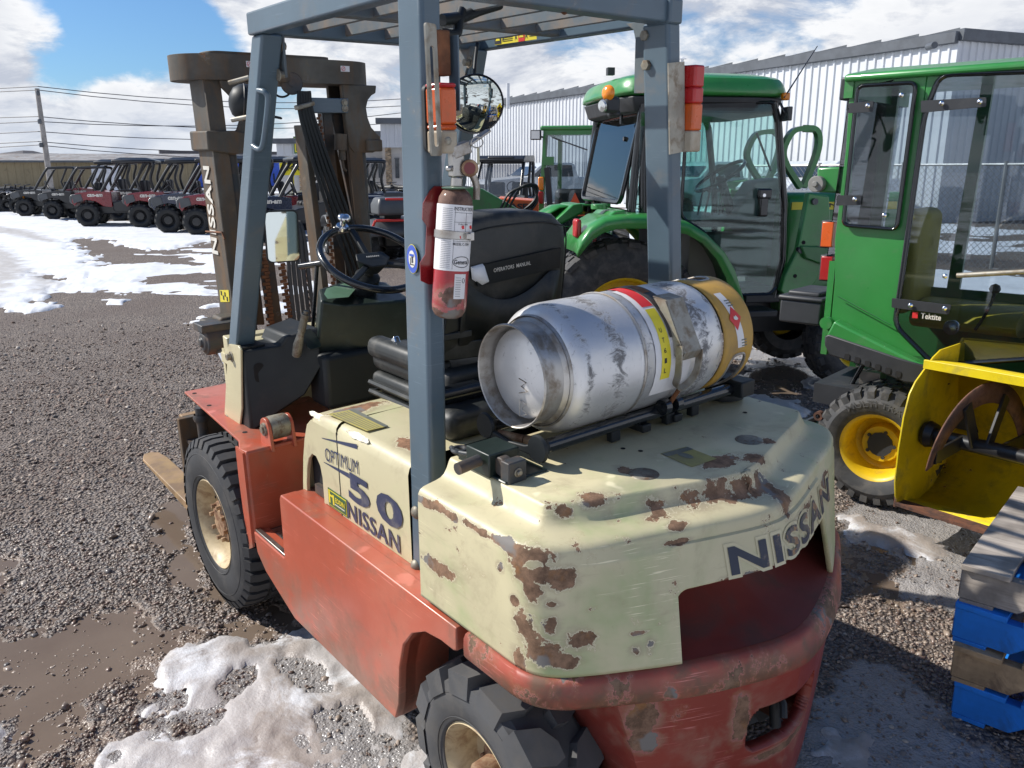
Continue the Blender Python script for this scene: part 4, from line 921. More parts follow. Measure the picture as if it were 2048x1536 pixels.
for i, (x, z) in enumerate(nose):
    zz_ = z; rings.append([Vector((x, .463, z - .000)), Vector((x - .002, .455, z)), Vector((x, .40, z + .002)), Vector((x, 0, z + .003)), Vector((x, -.40, z + .002)), Vector((x - .002, -.463, z))])
rings2 = []
for i, (x, z) in enumerate(nose):
    L = []
    for (y, dz_) in ((.475, -.036), (.474, -.02), (.466, -.008), (.455, -.002), (.42, 0), (0, .001), (-.42, 0), (-.455, -.002), (-.466, -.008), (-.475, -.03)):
        if z > .90: L.append(Vector((x, y, z + dz_)))
        else: L.append(Vector((x + dz_ * .5, y, z)))
    rings2.append(L)
vs = [p for r in rings2 for p in r]; n = 10; b.add(vs, [(i * n + j, i * n + j + 1, (i + 1) * n + j + 1, (i + 1) * n + j) for i in range(len(nose) - 1) for j in range(n - 1)]); b.build('hood_nose', 'cream_hood', FK, smooth=50)
b = MB(); b.box((.721, .4755, .80), (.002, .002, .26)); b.build('panel_gap', 'insideblack', FK)
b = MB(); b.box((.60, 0, .74), (.70, .90, .14)); b.box((.9, .30, .62), (.1, .2, .1)); b.build('engine', 'insideblack', FK)
b = MB(); b.tube(spline([(.90, .40, .70), (.88, .42, .76), (.84, .41, .78), (.80, .40, .74)], 5), .016, 10); b.box((.885, .44, .69), (.06, .05, .03)); b.build('engine_pipe', 'mast_dark', FK, smooth=40)
# bare metal worn streaks on the hood edge
for (x0, x1) in ((.775, .905), (.545, .675)):
    b = MB(); n = 12; t_, b__ = [], []
    for k in range(n + 1):
        x = x0 + (x1 - x0) * k / n; wv = math.sin(PI * k / n) ** .5
        for l_, a_ in ((t_, (.5 * wv + random.uniform(-.08, .08))), (b__, -.5 * wv + random.uniform(-.1, .1))):
            th = rad(45 + a_ * 38); l_.append(Vector((x, .4455 + .0305 * math.cos(th), .9265 + .0305 * math.sin(th) - (.0 if x < .72 else .004))))
    vs = []; mid_ = []
    for a2, c2 in zip(t_, b__): mid_.append(((a2 + c2) / 2) + Vector((0, .0008, .0008)))
    L = [t_, mid_, b__]; vs = [p for l_ in L for p in l_]; b.add(vs, [(i * (n + 1) + j, i * (n + 1) + j + 1, (i + 1) * (n + 1) + j + 1, (i + 1) * (n + 1) + j) for i in range(2) for j in range(n)]); b.build('worn_edge', 'zinc', FK, smooth=60, recalc=False)
# lettering on the hood side
Xm = -X_
letters('lettering', '50', u(749, 1004, 'y', .4762) + Z_ * .004, Xm, Z_, .29, .088, 'print_navy', FK, bold=.038, spacing=1.25)
letters('lettering', 'NISSAN', (.540, .4762, .708), Xm, Z_, .285, .054, 'print_navy', FK, bold=.018, spacing=1.08)
letters('lettering', 'OPTIMUM', (.70, .4762, .852), Vector((-1, 0, .10)), Z_, .20, .042, 'print_navy', FK, bold=.0)
b = MB()
for z0_, z1_ in ((.900, .884), (.816, .800)):
    b.add([(.815, .4762, z1_ + (.012 if z0_ < .85 else .004)), (.815, .4762, z1_ + (.010 if z0_ < .85 else .002)), (.60, .4762, z0_ + (.016 if z0_ > .85 else -.006)), (.60, .4762, z0_ + (.030 if z0_ > .85 else .014))], [(0, 1, 2, 3)])
b.build('logo_wedge', 'print_navy', FK, recalc=False)
b = MB(); b.box((.742, .4762, .706), (.118, .0012, .058)); e_ = b.build('dealer_sticker', 'print_green', FK); b = MB(); b.box((.742, .4770, .706), (.110, .0010, .050)); b.build('sticker_border', 'print_yellow', e_); b = MB(); b.box((.742, .4777, .706), (.105, .0010, .045)); b.build('sticker_field', 'print_green', e_)
letters('sticker_lettering', 'EDDIN', (.722, .4785, .712), Xm, Z_, .056, .016, 'print_yellow', e_, bold=.02); b = MB()
for q in (((.795, .673), (.785, .673), (.785, .712), (.795, .712)), ((.770, .673), (.760, .673), (.760, .705), (.770, .705)), ((.785, .695), (.785, .702), (.770, .702), (.770, .695))): b.add([(x, .4786, z + .017) for x, z in q], [(0, 1, 2, 3)])
b.build('sticker_deer', 'print_yellow', e_, recalc=False); b = MB()
b.box((.728, .4785, .695), (.06, .0004, .003)); b.build('sticker_line', 'print_white', e_)
q = [u(655, 828, 'z', .9625), u(708, 818, 'z', .9625), u(777, 852, 'z', .9625), u(733, 862, 'z', .9625)]; b = MB(); b.add(q, [(0, 1, 2, 3)]); wl = b.build('warning_label', 'sticker_old', FK, recalc=False)
b = MB(); b.add([p + Z_ * .0006 for p in (q[0].lerp(q[1], .80), q[1], q[2], q[3].lerp(q[2], .80))], [(0, 1, 2, 3)])
for k in range(5):
    f = .12 + k * .13; b.add([p + Z_ * .0006 for p in (q[0].lerp(q[1], f).lerp(q[3].lerp(q[2], f), .06), q[0].lerp(q[1], f + .035).lerp(q[3].lerp(q[2], f + .035), .06), q[3].lerp(q[2], f + .035), q[3].lerp(q[2], f).lerp(q[0].lerp(q[1], f), .05))], [(0, 1, 2, 3)])
b.build('label_print', 'sticker_grey', wl, recalc=False)

# ------------------------------------------------------------------ seat
def pad(name, c, d, r, m='vinyl', parent=FK, M=None, seg=4):
    b = MB(); b.box(c, d, M); return b.build(name, m, parent, bevel=r, seg=seg)
Mr = Matrix.Rotation(rad(-10), 3, 'Y')
pad('seat_base', (.68, .0, .975), (.42, .46, .03), .012, 'black_plastic')
b = MB(); b.box((.70, 0, 1.0), (.46, .48, .05)); b.build('seat_bellows', 'vinyl', FK, bevel=.02, seg=3)
sc1 = pad('seat_cushion', (.73, 0, 1.065), (.44, .46, .085), .034)
for dz in (.955, .985): b = MB(); b.tube([(.93, .23, dz), (.93, -.2, dz)], .008, 6); b.tube([(.50, .242, dz + .004), (.93, .242, dz + .004)], .009, 6); b.build('bellows_fold', 'vinyl', FK, smooth=50)
for y in (.21, -.21): pad('seat_bolster', (.75, y, 1.10), (.40, .07, .07), .030)
# backrest: rear face seen
bp = [(.565, .248, 1.13), (.545, .25, 1.25), (.520, .240, 1.40), (.505, .215, 1.49), (.500, .16, 1.525), (.498, .05, 1.535), (.498, -.06, 1.533), (.500, -.14, 1.518), (.505, -.19, 1.48), (.520, -.215, 1.40), (.540, -.225, 1.28), (.565, -.225, 1.13)]
back = [Vector(p) + Vector((.0, 0, 0)) for p in bp]; fr_ = [p + Vector((.10, 0, 0)) for p in back]; ce = sum(back, Vector()) / len(back)
r0 = [ce + (p - ce) * .86 + Vector((-.022 - (p - ce).z * .0, 0, 0)) for p in back]; r1_ = [ce + (p - ce) * .96 + Vector((-.012, 0, 0)) for p in back]; r3 = [ce + Vector((.10, 0, 0)) + (p - ce) * .93 + Vector((.02, 0, 0)) for p in back]
b = MB(); b.ring_loft([r0, r1_, back, fr_, r3]); b.build('seat_back', 'vinyl', FK, smooth=60, bevel=0)
def bk(y, z, d=.0): x = .565 - (z - 1.13) / .40 * .067; return Vector((x - .0235 - d, y, z))
b = MB(); pts = [(.175, 1.42), (-.155, 1.435), (-.165, 1.34), (-.165, 1.335), (.10, 1.345), (.15, 1.37)]
b.add([bk(y, z, .004) for y, z in ((.155, 1.395), (-.165, 1.42), (-.170, 1.360), (.13, 1.338))], [(0, 1, 2, 3)]); o_ = b.build('manual_booklet', 'black_plastic', FK, recalc=False); so = o_.modifiers.new('t', 'SOLIDIFY'); so.thickness = .006
letters('booklet_lettering', 'OPERATORS  MANUAL', bk(.015, 1.382, .011), Vector((0, -1, .06)), Z_, .135, .011, 'print_white', o_, bold=.01)
# pocket flap below, curved
b = MB(); n = 18; T_, B_ = [], []
for k in range(n + 1):
    f = k / n; y = .185 - .36 * f; z = 1.372 - .075 * math.sin(PI * min(1, f * 1.15)) ** .8 - .02 * f; T_.append(bk(y, z, .014 - .010 * f)); B_.append(bk(y * .95, 1.17, .003))
b.add(T_ + B_, [(i, i + 1, n + 2 + i, n + 1 + i) for i in range(n)]); o_ = b.build('back_pocket', 'vinyl', FK, smooth=60, recalc=False); so = o_.modifiers.new('t', 'SOLIDIFY'); so.thickness = .004
b = MB(); sn = [(.158, 1.395), (.118, 1.400), (.105, 1.372), (.092, 1.345), (.115, 1.338), (.15, 1.36)]; b.ring_loft([[bk(y, z, .006) for y, z in sn], [bk(.126 + (y - .126) * .8, 1.37 + (z - 1.37) * .8, .018) for y, z in sn], [bk(.126 + (y - .126) * .3, 1.37 + (z - 1.37) * .3, .024) for y, z in sn]]); b.build('snow_clump', 'snow_bit', FK, smooth=60)
b = MB(); sm = [bk(y, z, .001) for y, z in ((.235, 1.15), (.218, 1.30), (.20, 1.42), (.16, 1.485), (.0, 1.50), (-.14, 1.49), (-.19, 1.44), (-.205, 1.15))]; b.tube(spline(sm, 5), .0022, 6); b.build('seam', 'black_plastic', FK, smooth=60)
b = MB(); b.bar(bk(.25, 1.20, -.01), bk(.14, 1.205, .01), .012, .02); b.bar(bk(.25, 1.155, -.02), bk(.10, 1.155, .014), .012, .05); b.build('back_strap', 'vinyl', FK, bevel=.003)
b = MB(); b.tube(spline([bk(.30, 1.20, -.02), bk(.275, 1.22, 0), bk(.24, 1.215, .006)], 4), .007, 8); b.build('strap_hook', 'hub_rust', FK, smooth=50)
b = MB(); b.tube([(.46, .30, 1.06), (.46, -.2, 1.06)], .028, 12); b.box((.47, .31, 1.08), (.05, .03, .12)); b.build('seat_rail', 'black_gloss', FK, bevel=.004)
b = MB(); b.box((.44, .06, 1.0), (.16, .54, .085)); b.build('seat_pad_low', 'vinyl', FK, bevel=.035, seg=4)
# belt buckle
c = u(795, 705, 'y', .20); b = MB(); Mb = Matrix.Rotation(rad(35), 3, 'Y'); b.box(c, (.055, .02, .09), Mb); b.build('belt_buckle', 'chrome', FK, bevel=.005, seg=3); b = MB(); b.box(c + Vector((-.004, .012, 0)), (.026, .004, .03), Mb); b.build('buckle_button', 'label_white', FK)
b = MB(); b.box(c + Vector((-.06, -.01, -.04)), (.07, .05, .10), Mb); b.build('belt_stalk', 'black_plastic', FK, bevel=.02, seg=3)

# ------------------------------------------------------------------ overhead guard
def post4(name, s):
    if s > 0: b0, b1 = (.250, .346, .475, .425, .62), (.243, .335, .453, .400, 2.02)
    else: b0, b1 = (.235, .330, -.485, -.435, .62), (.252, .345, -.378, -.325, 2.02)
    def ring(q): x0, x1, y0, y1, z = q; return [Vector((x0, y0, z)), Vector((x1, y0, z)), Vector((x1, y1, z)), Vector((x0, y1, z))]
    b = MB(); b.hexa(ring(b0), ring(b1)); return b.build(name, 'blue_steel', FK, bevel=.010, seg=3)
post4('guard_post', 1); post4('guard_post', -1)
for px, py in ((832, 1025), (831, 1132)): c = u(px, py, 'y', .4745); b = MB(); b.lathe([(.0001, .011), (.010, .009), (.016, .004), (.0175, 0)], c, Y_, 20); b.build('bolt', 'bolt', FK, smooth=50)
for s in (1, -1):
    yt, yb = (.42, .45) if s > 0 else (-.40, -.45)
    y2t, y2b = yt - .066 * s, yb - .07 * s
    b = MB(); tp = [Vector((1.192, yt, 2.02)), Vector((1.118, yt, 2.02)), Vector((1.118, y2t, 2.02)), Vector((1.192, y2t, 2.02))]; bt = [Vector((1.592, yb, 1.0)), Vector((1.515, yb, 1.0)), Vector((1.515, y2b, 1.0)), Vector((1.592, y2b, 1.0))]
    b.hexa(tp, bt); b.build('guard_post', 'blue_steel', FK, bevel=.008, seg=3)
# top frame: left and right rails, front and rear beams, slats
zt0, zt1 = 2.02, 2.082
yl, yr = .43, -.405
b = MB(); b.add([(1.195, yl, zt0), (1.195, yl, zt1), (.20, yl + .02, zt1), (.20, yl + .02, zt0), (1.195, yl - .045, zt0), (1.195, yl - .045, zt1), (.20, yl - .025, zt1), (.20, yl - .025, zt0)], [(0, 1, 2, 3), (7, 6, 5, 4), (0, 4, 5, 1), (3, 2, 6, 7), (1, 5, 6, 2), (0, 3, 7, 4)]); b.build('guard_rail', 'blue_steel', FK, bevel=.006)
b = MB(); b.bar((1.19, yr - .0, 2.050), (.30, yr + .02, 2.050), .045, .060); b.build('guard_rail', 'blue_steel', FK, bevel=.006)
b = MB(); b.bar((1.165, yl - .045, 2.049), (1.165, yr + .02, 2.049), .055, .058); b.build('guard_beam', 'blue_steel', FK, bevel=.006)
b = MB(); b.bar((.285, yl + .02, 2.051), (.285, -.375, 2.044), .062, .058); b.build('guard_beam', 'blue_steel', FK, bevel=.006)
b = MB(); b.box((.285, -.348, 2.044), (.086, .052, .062)); b.build('guard_corner', 'blue_steel', FK, bevel=.007, seg=3)
b = MB(); b.bar((.745, yl - .03, 2.047), (.745, yr + .01, 2.047), .045, .040); b.build('guard_crossbar', 'blue_dirty', FK, bevel=.005)
for y in (.275, .135, -.005, -.145, -.28):
    for (xa, xb) in ((1.14, .765), (.725, .315)):
        b = MB(); b.bar((xa, y, 2.052), (xb, y, 2.052), .012, .042); b.build('guard_slat', 'blue_dirty', FK, bevel=.002, seg=1)
# corner gussets with bolts on the right
yg = -.352
b = MB(); pts = [(.42, 2.03), (.392, 2.012), (.383, 1.985), (.382, 1.845), (.288, 1.842), (.285, 1.86), (.286, 1.975), (.300, 2.005), (.33, 2.03)]
b.prism(pts, (0, yg, 0), X_, Z_, Y_, .008); b.build('gusset', 'blue_dirty', FK, bevel=.002)
for px, py in ((1298, 72), (1300, 131)): c = u(px, py, 'y', yg + .008); bolt(c, Y_, .0145, .020)
b = MB(); b.prism([(1.10, 2.03), (1.195, 2.03), (1.24, 1.90), (1.255, 1.83), (1.20, 1.83), (1.16, 1.95)], (0, -.338, 0), X_, Z_, Y_, .008); b.build('gusset', 'blue_dirty', FK, bevel=.002)
c = u(939, 125, 'y', -.33); bolt(c, Y_, .013, .02)
b = MB(); b.box((1.165, .345, 1.965), (.055, .008, .12)); b.build('gusset', 'blue_dirty', FK, bevel=.002)
for px, py in ((559, 92), (556, 150)): c = u(px, py, 'x', 1.15); bolt(c, -Y_, .012, .015)
# warning strip on the right rail
def strip(x0, x1, z0, z1, y, m, nm, par): b = MB(); b.add([(x0, y, z0), (x1, y, z0), (x1, y, z1), (x0, y, z1)], [(0, 1, 2, 3)]); return b.build(nm, m, par, recalc=False)
ys = yr + .0245 + .006
ws = strip(1.05, .735, 2.028, 2.064, ys, 'print_yellow', 'warning_strip', FK)
strip(1.05, 1.015, 2.030, 2.064, ys + .001, 'print_black', 'strip_field', ws); strip(.925, .893, 2.028, 2.064, ys + .001, 'print_red', 'strip_field', ws)
b = MB()
for xc in (1.032, .909): b.add([(xc + .012, ys + .002, 2.040), (xc - .012, ys + .002, 2.040), (xc, ys + .002, 2.060)], [(0, 1, 2)])
b.build('strip_triangle', 'print_yellow', ws, recalc=False); b = MB()
for k in range(5): b.box((.980, ys + .001, 2.036 + k * .0055), (.05, .0006, .0018)); b.box((.855, ys + .001, 2.040 + k * .0055), (.03, .0006, .0018))
for k in range(6):
    xc = (1.005, .938, .885, .83, .80, .765)[k]; b.add([(xc + .006, ys + .0012, 2.032), (xc + .002, ys + .0012, 2.048), (xc + .005, ys + .0012, 2.060), (xc - .004, ys + .0012, 2.058), (xc - .002, ys + .0012, 2.046), (xc - .007, ys + .0012, 2.033), (xc, ys + .0012, 2.042)], [(0, 1, 2, 3, 4, 5, 6)])
b.build('strip_print', 'print_black', ws, recalc=False)
# grab handle on the left front post
b = MB(); hp = [u(517, 181, 'x', 1.175), u(529, 184, 'x', 1.145), u(536, 197, 'x', 1.14), u(532, 245, 'x', 1.155), u(526, 288, 'x', 1.175), u(519, 299, 'x', 1.19), u(506, 292, 'x', 1.225)]
b.tube(spline(hp, 5), .0085, 12); b.build('grab_handle', 'blue_steel', FK, smooth=60)
# left mirror on its bracket
mc = Vector((1.33, .318, 1.418)); mn = Vector((-.955, .29, -.13)).normalized(); mx_ = mn.cross(Z_).normalized(); mx_ = -mx_; mz = mn.cross(mx_); mz = mz if mz.z > 0 else -mz
tl_, br_ = u(505, 413, 'x', 1.44), u(570, 515, 'x', 1.44); wpx = (tl_ - br_); 
b = MB(); b.prism(rrect(-.056, -.088, .056, .088, .018, 5), mc - mn * .012, mx_, mz, mn, .012); mr = b.build('side_mirror', 'black_plastic', FK, bevel=.003)
b = MB(); b.prism(rrect(-.051, -.083, .051, .083, .015, 5), mc + mn * .0005, mx_, mz, mn, .001); b.build('mirror_glass', 'mirror', mr)
b = MB(); b.tube([mc - mn * .02, mc + Vector((.0, .06, .0)) - mn * .05], .008, 8); b.build('mirror_arm', 'black_plastic', mr, smooth=50)
# round convex mirror
rc = Vector((.93, -.195, 1.832)); rn = (CAM_F - rc).normalized(); rn = (rn + Vector((-.12, -.12, -.30))).normalized()
b = MB(); R_ = .0925; b.lathe([(R_ - .004, -.006), (R_, -.004), (R_ + .003, .001), (R_ + .001, .004), (R_ - .003, .003)], rc, rn, 48); rm = b.build('round_mirror', 'black_gloss', FK, smooth=60)
b = MB(); b.lathe([(R_ * math.sin(k) / math.sin(.55), (math.cos(k) - math.cos(.55)) * R_ / math.sin(.55)) if k > 0 else (.0001, (1 - math.cos(.55)) * R_ / math.sin(.55)) for k in np.linspace(0, .55, 14)], rc, rn, 48); b.build('mirror_glass', 'mirror', rm, smooth=60)
b = MB(); b.lathe([(.0001, -.03), (R_ * .7, -.022), (R_, -.004)], rc, rn, 32); b.tube(spline([rc - rn * .03, (1.0, -.25, 1.95), (1.05, -.30, 2.03)], 4), .006, 8); b.build('mirror_back', 'black_plastic', rm, smooth=50)
# straps and hook hanging at the guard
b = MB(); b.tube(spline([u(884, 40, 'x', .45), u(925, 34, 'x', .48), u(960, 20, 'x', .50), u(1000, 8, 'x', .50)], 4), .014, 8); b.tube(spline([u(880, 65, 'x', .45), u(912, 68, 'x', .46), u(918, 40, 'x', .47), u(924, 20, 'x', .48)], 4), .012, 8); b.build('tie_strap', 'black_plastic', FK, smooth=50)
b = MB(); b.tube(spline([u(1118, -6, 'x', .30), u(1121, 14, 'x', .30), u(1128, 26, 'x', .30), u(1135, 18, 'x', .30), u(1132, 4, 'x', .30), u(1122, -2, 'x', .30)], 5), .0045, 8); b.build('rope_loop', 'chain_rust', FK, smooth=50)

# ------------------------------------------------------------------ tail lights
def tail_light(c, s, nm='tail_light'):
    """c: centre of the lamp"""
    H2 = .070 if s > 0 else .113; k2 = H2 / .092; c = Vector(c); b = MB(); b.prism(rrect(-.030, -H2, .030, H2, .016), c + Vector((.026, 0, 0)), Y_, Z_, -X_, .012); tl = b.build(nm, 'black_plastic', FK, bevel=.004)
    seg_ = (('lens', 'lens_red', .046, .092), ('lens', 'lens_red', .012, .046), ('lens', 'lens_orange', -.046, .012), ('lens', 'lens_white', -.092, -.046)) if s < 0 else (('lens', 'lens_red', .080, .092), ('lens', 'lens_orange', -.015, .080), ('lens', 'lens_orange', -.030, -.015), ('lens', 'lens_white', -.092, -.030))
    for nm_, m_, z0_, z1_ in seg_:
        z0_ *= k2; z1_ *= k2; b = MB(); x0 = c.x + .014; b.hexa([Vector((x0, c.y - .029, c.z + z0_)), Vector((x0, c.y + .029, c.z + z0_)), Vector((x0, c.y + .029, c.z + z1_)), Vector((x0, c.y - .029, c.z + z1_))], [Vector((x0 - .046, c.y - .020, c.z + z0_)), Vector((x0 - .046, c.y + .020, c.z + z0_)), Vector((x0 - .046, c.y + .020, c.z + z1_)), Vector((x0 - .046, c.y - .020, c.z + z1_))]); b.build(nm_, m_, tl, bevel=.006, seg=3)
    return tl
t1 = tail_light((.205, .437, 1.768), 1)
# slotted guard plate beside the left lamp
pl_ = [(840, 58), (850, 53), (858, 60), (868, 150), (874, 295), (845, 302)]
b = MB(); a_ = [u(px, py, 'x', .205) for px, py in ((840, 58), (858, 52), (874, 294), (846, 302))]; e1 = Vector((0, -1, 0)); c0 = (a_[0] + a_[2]) / 2
b.prism(rrect(-.017, -.126, .017, .126, .006, 3), Vector((.165, .483, 1.82)), Vector((0, -.55, 0)).normalized() * 1 + Vector((.35, 0, 0)), Z_ + Vector((0, .02, 0)), Vector((-.8, -.5, 0)).normalized(), .004, holes=[rrect(-.007, -.108, .007, .085, .006, 3)[::-1]]); b.build('lamp_guard', 'zinc', t1)
b = MB(); b.box((.235, .41, 1.90), (.03, .03, .09)); b.build('lamp_mount', 'chain_rust', t1, bevel=.004); b = MB(); b.box((.225, .385, 1.86), (.035, .003, .15)); b.build('lamp_side_plate', 'blue_steel', t1)
b = MB(); c = u(896, 282, 'x', .155); b.lathe([(.0001, .003), (.006, .002), (.009, 0)], c, -X_, 12); b.build('lamp_screw', 'bolt', t1)
t2 = tail_light((.245, -.422, 1.800), -1)
b = MB(); a_ = [u(px, py, 'x', .235) for px, py in ((1337, 126), (1369, 123), (1370, 303), (1340, 309))]; b.add(a_ + [p + Vector((.004, 0, 0)) for p in a_], [(0, 1, 2, 3), (7, 6, 5, 4), (0, 4, 5, 1), (1, 5, 6, 2), (2, 6, 7, 3), (3, 7, 4, 0)]); b.build('lamp_guard', 'zinc', t2)
# round sticker on the left rear post
c = u(825, 518, 'y', .4665); nrm = Y_
for r_, m_, d_ in ((.0265, 'print_yellow', 0), (.0255, 'print_blue', .0006), (.0155, 'print_white', .0012)):
    b = MB(); b.prism(circ2(0, 0, r_ * .88, 32, r_ * 1.25), c + Y_ * d_, X_, Z_, Y_, .0005); stk = b.build('round_sticker' if r_ > .026 else 'sticker_disc', m_, FK if r_ > .026 else stk)
b = MB(); b.box(c + Vector((0, .0022, .009)), (.018, .0004, .005)); b.build('sticker_text', 'print_blue', stk); b = MB()
for q in ((.006, -.005, .002, .016), (.0, -.002, .002, .014), (-.004, -.002, .002, .012), (0, -.0125, .016, .002), (-.003, .005, .008, .002)): b.box(c + Vector((q[0], .0022, q[1])), (q[2], .0004, q[3]))
b.build('sticker_truck', 'print_black', stk)

# ------------------------------------------------------------------ tank bracket on the counterweight
b = MB(); b.tube([(.0, .335, 1.062), (.0, -.36, 1.062)], .0165, 16); b.build('bracket_tube', 'black_gloss', FK, smooth=50)
b = MB(); b.tube([(.185, .335, 1.062), (.20, -.36, 1.062)], .0165, 16); b.build('bracket_tube', 'black_gloss', FK, smooth=50)
b = MB(); b.prism([(.0, -.022), (.185, -.022), (.205, -.0), (.205, .012), (.16, -.002), (.10, -.010), (.045, -.004), (-.015, .018), (-.025, .0)], (0, .335, 1.062), X_, Z_, Y_, .012); b.build('saddle', 'black_plastic', FK, bevel=.003)
for x, z in ((-.002, 1.062), (.190, 1.066)): b = MB(); b.lathe([(.0001, .014), (.030, .014), (.033, .007), (.026, 0), (.018, -.012)], (x, .335, z), Y_, 24); b.build('saddle_end', 'black_plastic', FK, smooth=40)
b = MB(); b.box((.06, .425, 1.045), (.085, .085, .055)); b.box((.045, .400, 1.02), (.15, .12, .006)); b.build('latch_block', 'dash_green', FK, bevel=.004)
b = MB(); b.tube([(.045, .475, 1.055), (.04, .535, 1.052)], .0135, 14); b.build('latch_handle', 'mast_dark', FK, smooth=50, bevel=0)
b = MB(); b.cyl((.005, .425, 1.045), (.005, .45, 1.045), .022, 18); b.box((-.02, .43, 1.04), (.03, .05, .05)); b.build('latch_roller', 'mast_dark', FK, bevel=.003); bolt((-.035, .43, 1.04), (-1, 0, 0), .007, .006)
b = MB(); b.tube([(.16, .33, 1.05), (.10, .30, 1.045)], .011, 10); b.tube([(.10, .30, 1.045), (.05, .26, 1.035)], .012, 10); b.build('latch_link', 'hub_rust', FK, smooth=50)
b = MB(); b.tube(spline([(.20, .44, 1.03), (.15, .45, 1.035), (.11, .44, 1.04)], 4), .006, 8); rk_ = [Vector((.165 + .016 * math.cos(k), .44 + .016 * math.sin(k), 1.035)) for k in np.linspace(0, 6.28, 16, endpoint=False)]; b.tube(rk_, .006, 6, cap=False, close=True); b.build('cotter_chain', 'mast_dark', FK, smooth=50)
# far pivot of the bracket
b = MB(); b.lathe([(.0001, .022), (.05, .022), (.055, .015), (.055, .0)], (.05, -.40, 1.02), Z_, 28); b.box((.06, -.385, 1.065), (.20, .06, .045)); b.build('bracket_pivot', 'black_plastic', FK, bevel=.006); b = MB(); b.lathe([(.0001, .012), (.03, .012), (.03, 0)], (.10, -.38, 1.09), Z_, 20); b.build('pivot_knob', 'mast_dark', FK, smooth=40)
b = MB()
for y in (.10, -.10, -.20): b.box((.0, y, 1.036), (.02, .03, .03))
b.box((.10, .0, 1.035), (.24, .03, .02)); b.box((.10, -.12, 1.035), (.24, .03, .02)); b.build('bracket_foot', 'black_plastic', FK, bevel=.003)
# ------------------------------------------------------------------ mast
XM = 1.955
def channel(y0, y1, x0, x1, z0, z1, name, m, lean=0.0):
    b = MB(); b.box(((x0 + x1) / 2, (y0 + y1) / 2, (z0 + z1) / 2), (x1 - x0, abs(y1 - y0), z1 - z0)); return b.build(name, m, FK, bevel=.006)
def quadbar(name, m, top, bot, px_plane, dep):
    """vertical member seen between two pixel columns, on plane x"""
    a, b2 = u(*top[0], 'x', px_plane), u(*top[1], 'x', px_plane); c, d = u(*bot[0], 'x', px_plane), u(*bot[1], 'x', px_plane); e = Vector((dep, 0, 0))
    b = MB(); b.hexa([a, b2, b2 + e, a + e], [c, d, d + e, c + e]); return b.build(name, m, FK, bevel=.003, seg=1)
for s in (1, -1):
    yo = .30 if s > 0 else -.345
    b = MB(); sec = [(0, 0), (.155, 0), (.155, -.065), (.130, -.065), (.130, -.016), (.025, -.016), (.025, -.065), (0, -.065)]
    rg = []
    for z, dx_ in ((1.97, .005), (1.10, -.050), (.10, -.10)): rg.append([Vector((XM + dx_ + p[0], yo + p[1] * s, z)) for p in sec])
    b.ring_loft(rg); b.build('mast_rail', 'mast_rust', FK, bevel=.003, seg=1)
    yc = (.222 if s > 0 else -.345)
    b = MB(); b.tube([(XM + .03, yc if s > 0 else -.352, 1.72), (XM - .02, yc - .01 * s if s > 0 else -.335, .25)], .028, 16); b.build('lift_cylinder', 'mast_dark', FK, smooth=50)
# inner rail pair
quadbar('inner_rail', 'mast_rust', ((606, 250), (618, 250)), ((655, 650), (667, 650)), XM - .01, .09)
quadbar('inner_rail', 'mast_dark', ((643, 200), (662, 200)), ((680, 640), (700, 640)), XM + .02, .05)
quadbar('inner_rail', 'mast_dark', ((662, 225), (694, 225)), ((712, 460), (740, 640)), XM + .05, .02)
quadbar('inner_rail', 'mast_dark', ((524, 515), (548, 515)), ((545, 650), (566, 650)), XM - .01, .05)
quadbar('inner_rail', 'mast_dark', ((497, 500), (512, 500)), ((512, 650), (530, 650)), XM + .02, .05)
# thick rounded top beam
b = MB(); cx_ = []
pl = rrect(-.440, XM - .02, .372, XM + .28, .145, 10)
b.prism([(p[1], p[0]) for p in pl], (0, 0, 1.945), X_, Y_, Z_, .092); b.build('top_beam', 'mast_rust', FK, bevel=.006)
b = MB(); b.prism([(p[1], p[0]) for p in rrect(-.25, XM + .02, .26, XM + .17, .05, 5)], (0, 0, 2.037), X_, Y_, Z_, .014); b.build('top_cap', 'mast_rust', FK, bevel=.004)
for y0 in (.118, -.282):
    b = MB(); b.box((XM - .0215, y0, 2.005), (.002, .040, .022)); sg = b.build('no_step_sticker', 'label_white', FK)
    b = MB(); tor = [(XM - .0235, y0 + .009 + .008 * math.cos(k), 2.005 + .008 * math.sin(k)) for k in np.linspace(0, 6.28, 16, endpoint=False)]; b.tube(tor, .0009, 4, cap=False, close=True); b.tube([(XM - .0235, y0 + .003, 2.011), (XM - .0235, y0 + .015, 1.999)], .0008, 4); b.build('sticker_sign', 'print_red', sg)
# hourglass plates on either side and lower bands
Rp = [(-.430, 1.945), (-.425, 1.915), (-.405, 1.905), (-.385, 1.885), (-.375, 1.855), (-.380, 1.815), (-.395, 1.775), (-.425, 1.745), (-.436, 1.735), (-.440, 1.685), (-.395, 1.670), (-.30, 1.672), (-.28, 1.70), (-.275, 1.79), (-.268, 1.945)]
b = MB(); b.prism(Rp, (XM - .015, 0, 0), Y_, Z_, X_, .03); b.build('cross_plate', 'mast_rust', FK, bevel=.004)
Lp = [(.245, 1.945), (.240, 1.92), (.215, 1.895), (.188, 1.865), (.180, 1.80), (.195, 1.765), (.218, 1.755), (.225, 1.735), (.222, 1.69), (.0, 1.685), (-.0, 1.945)]
b = MB(); b.prism([(p[0] + (.0), p[1]) for p in Lp[:-2]] + [(.09, 1.685), (.09, 1.945)], (XM - .015, 0, 0), Y_, Z_, X_, .02); b.build('cross_plate', 'mast_rust', FK, bevel=.004)
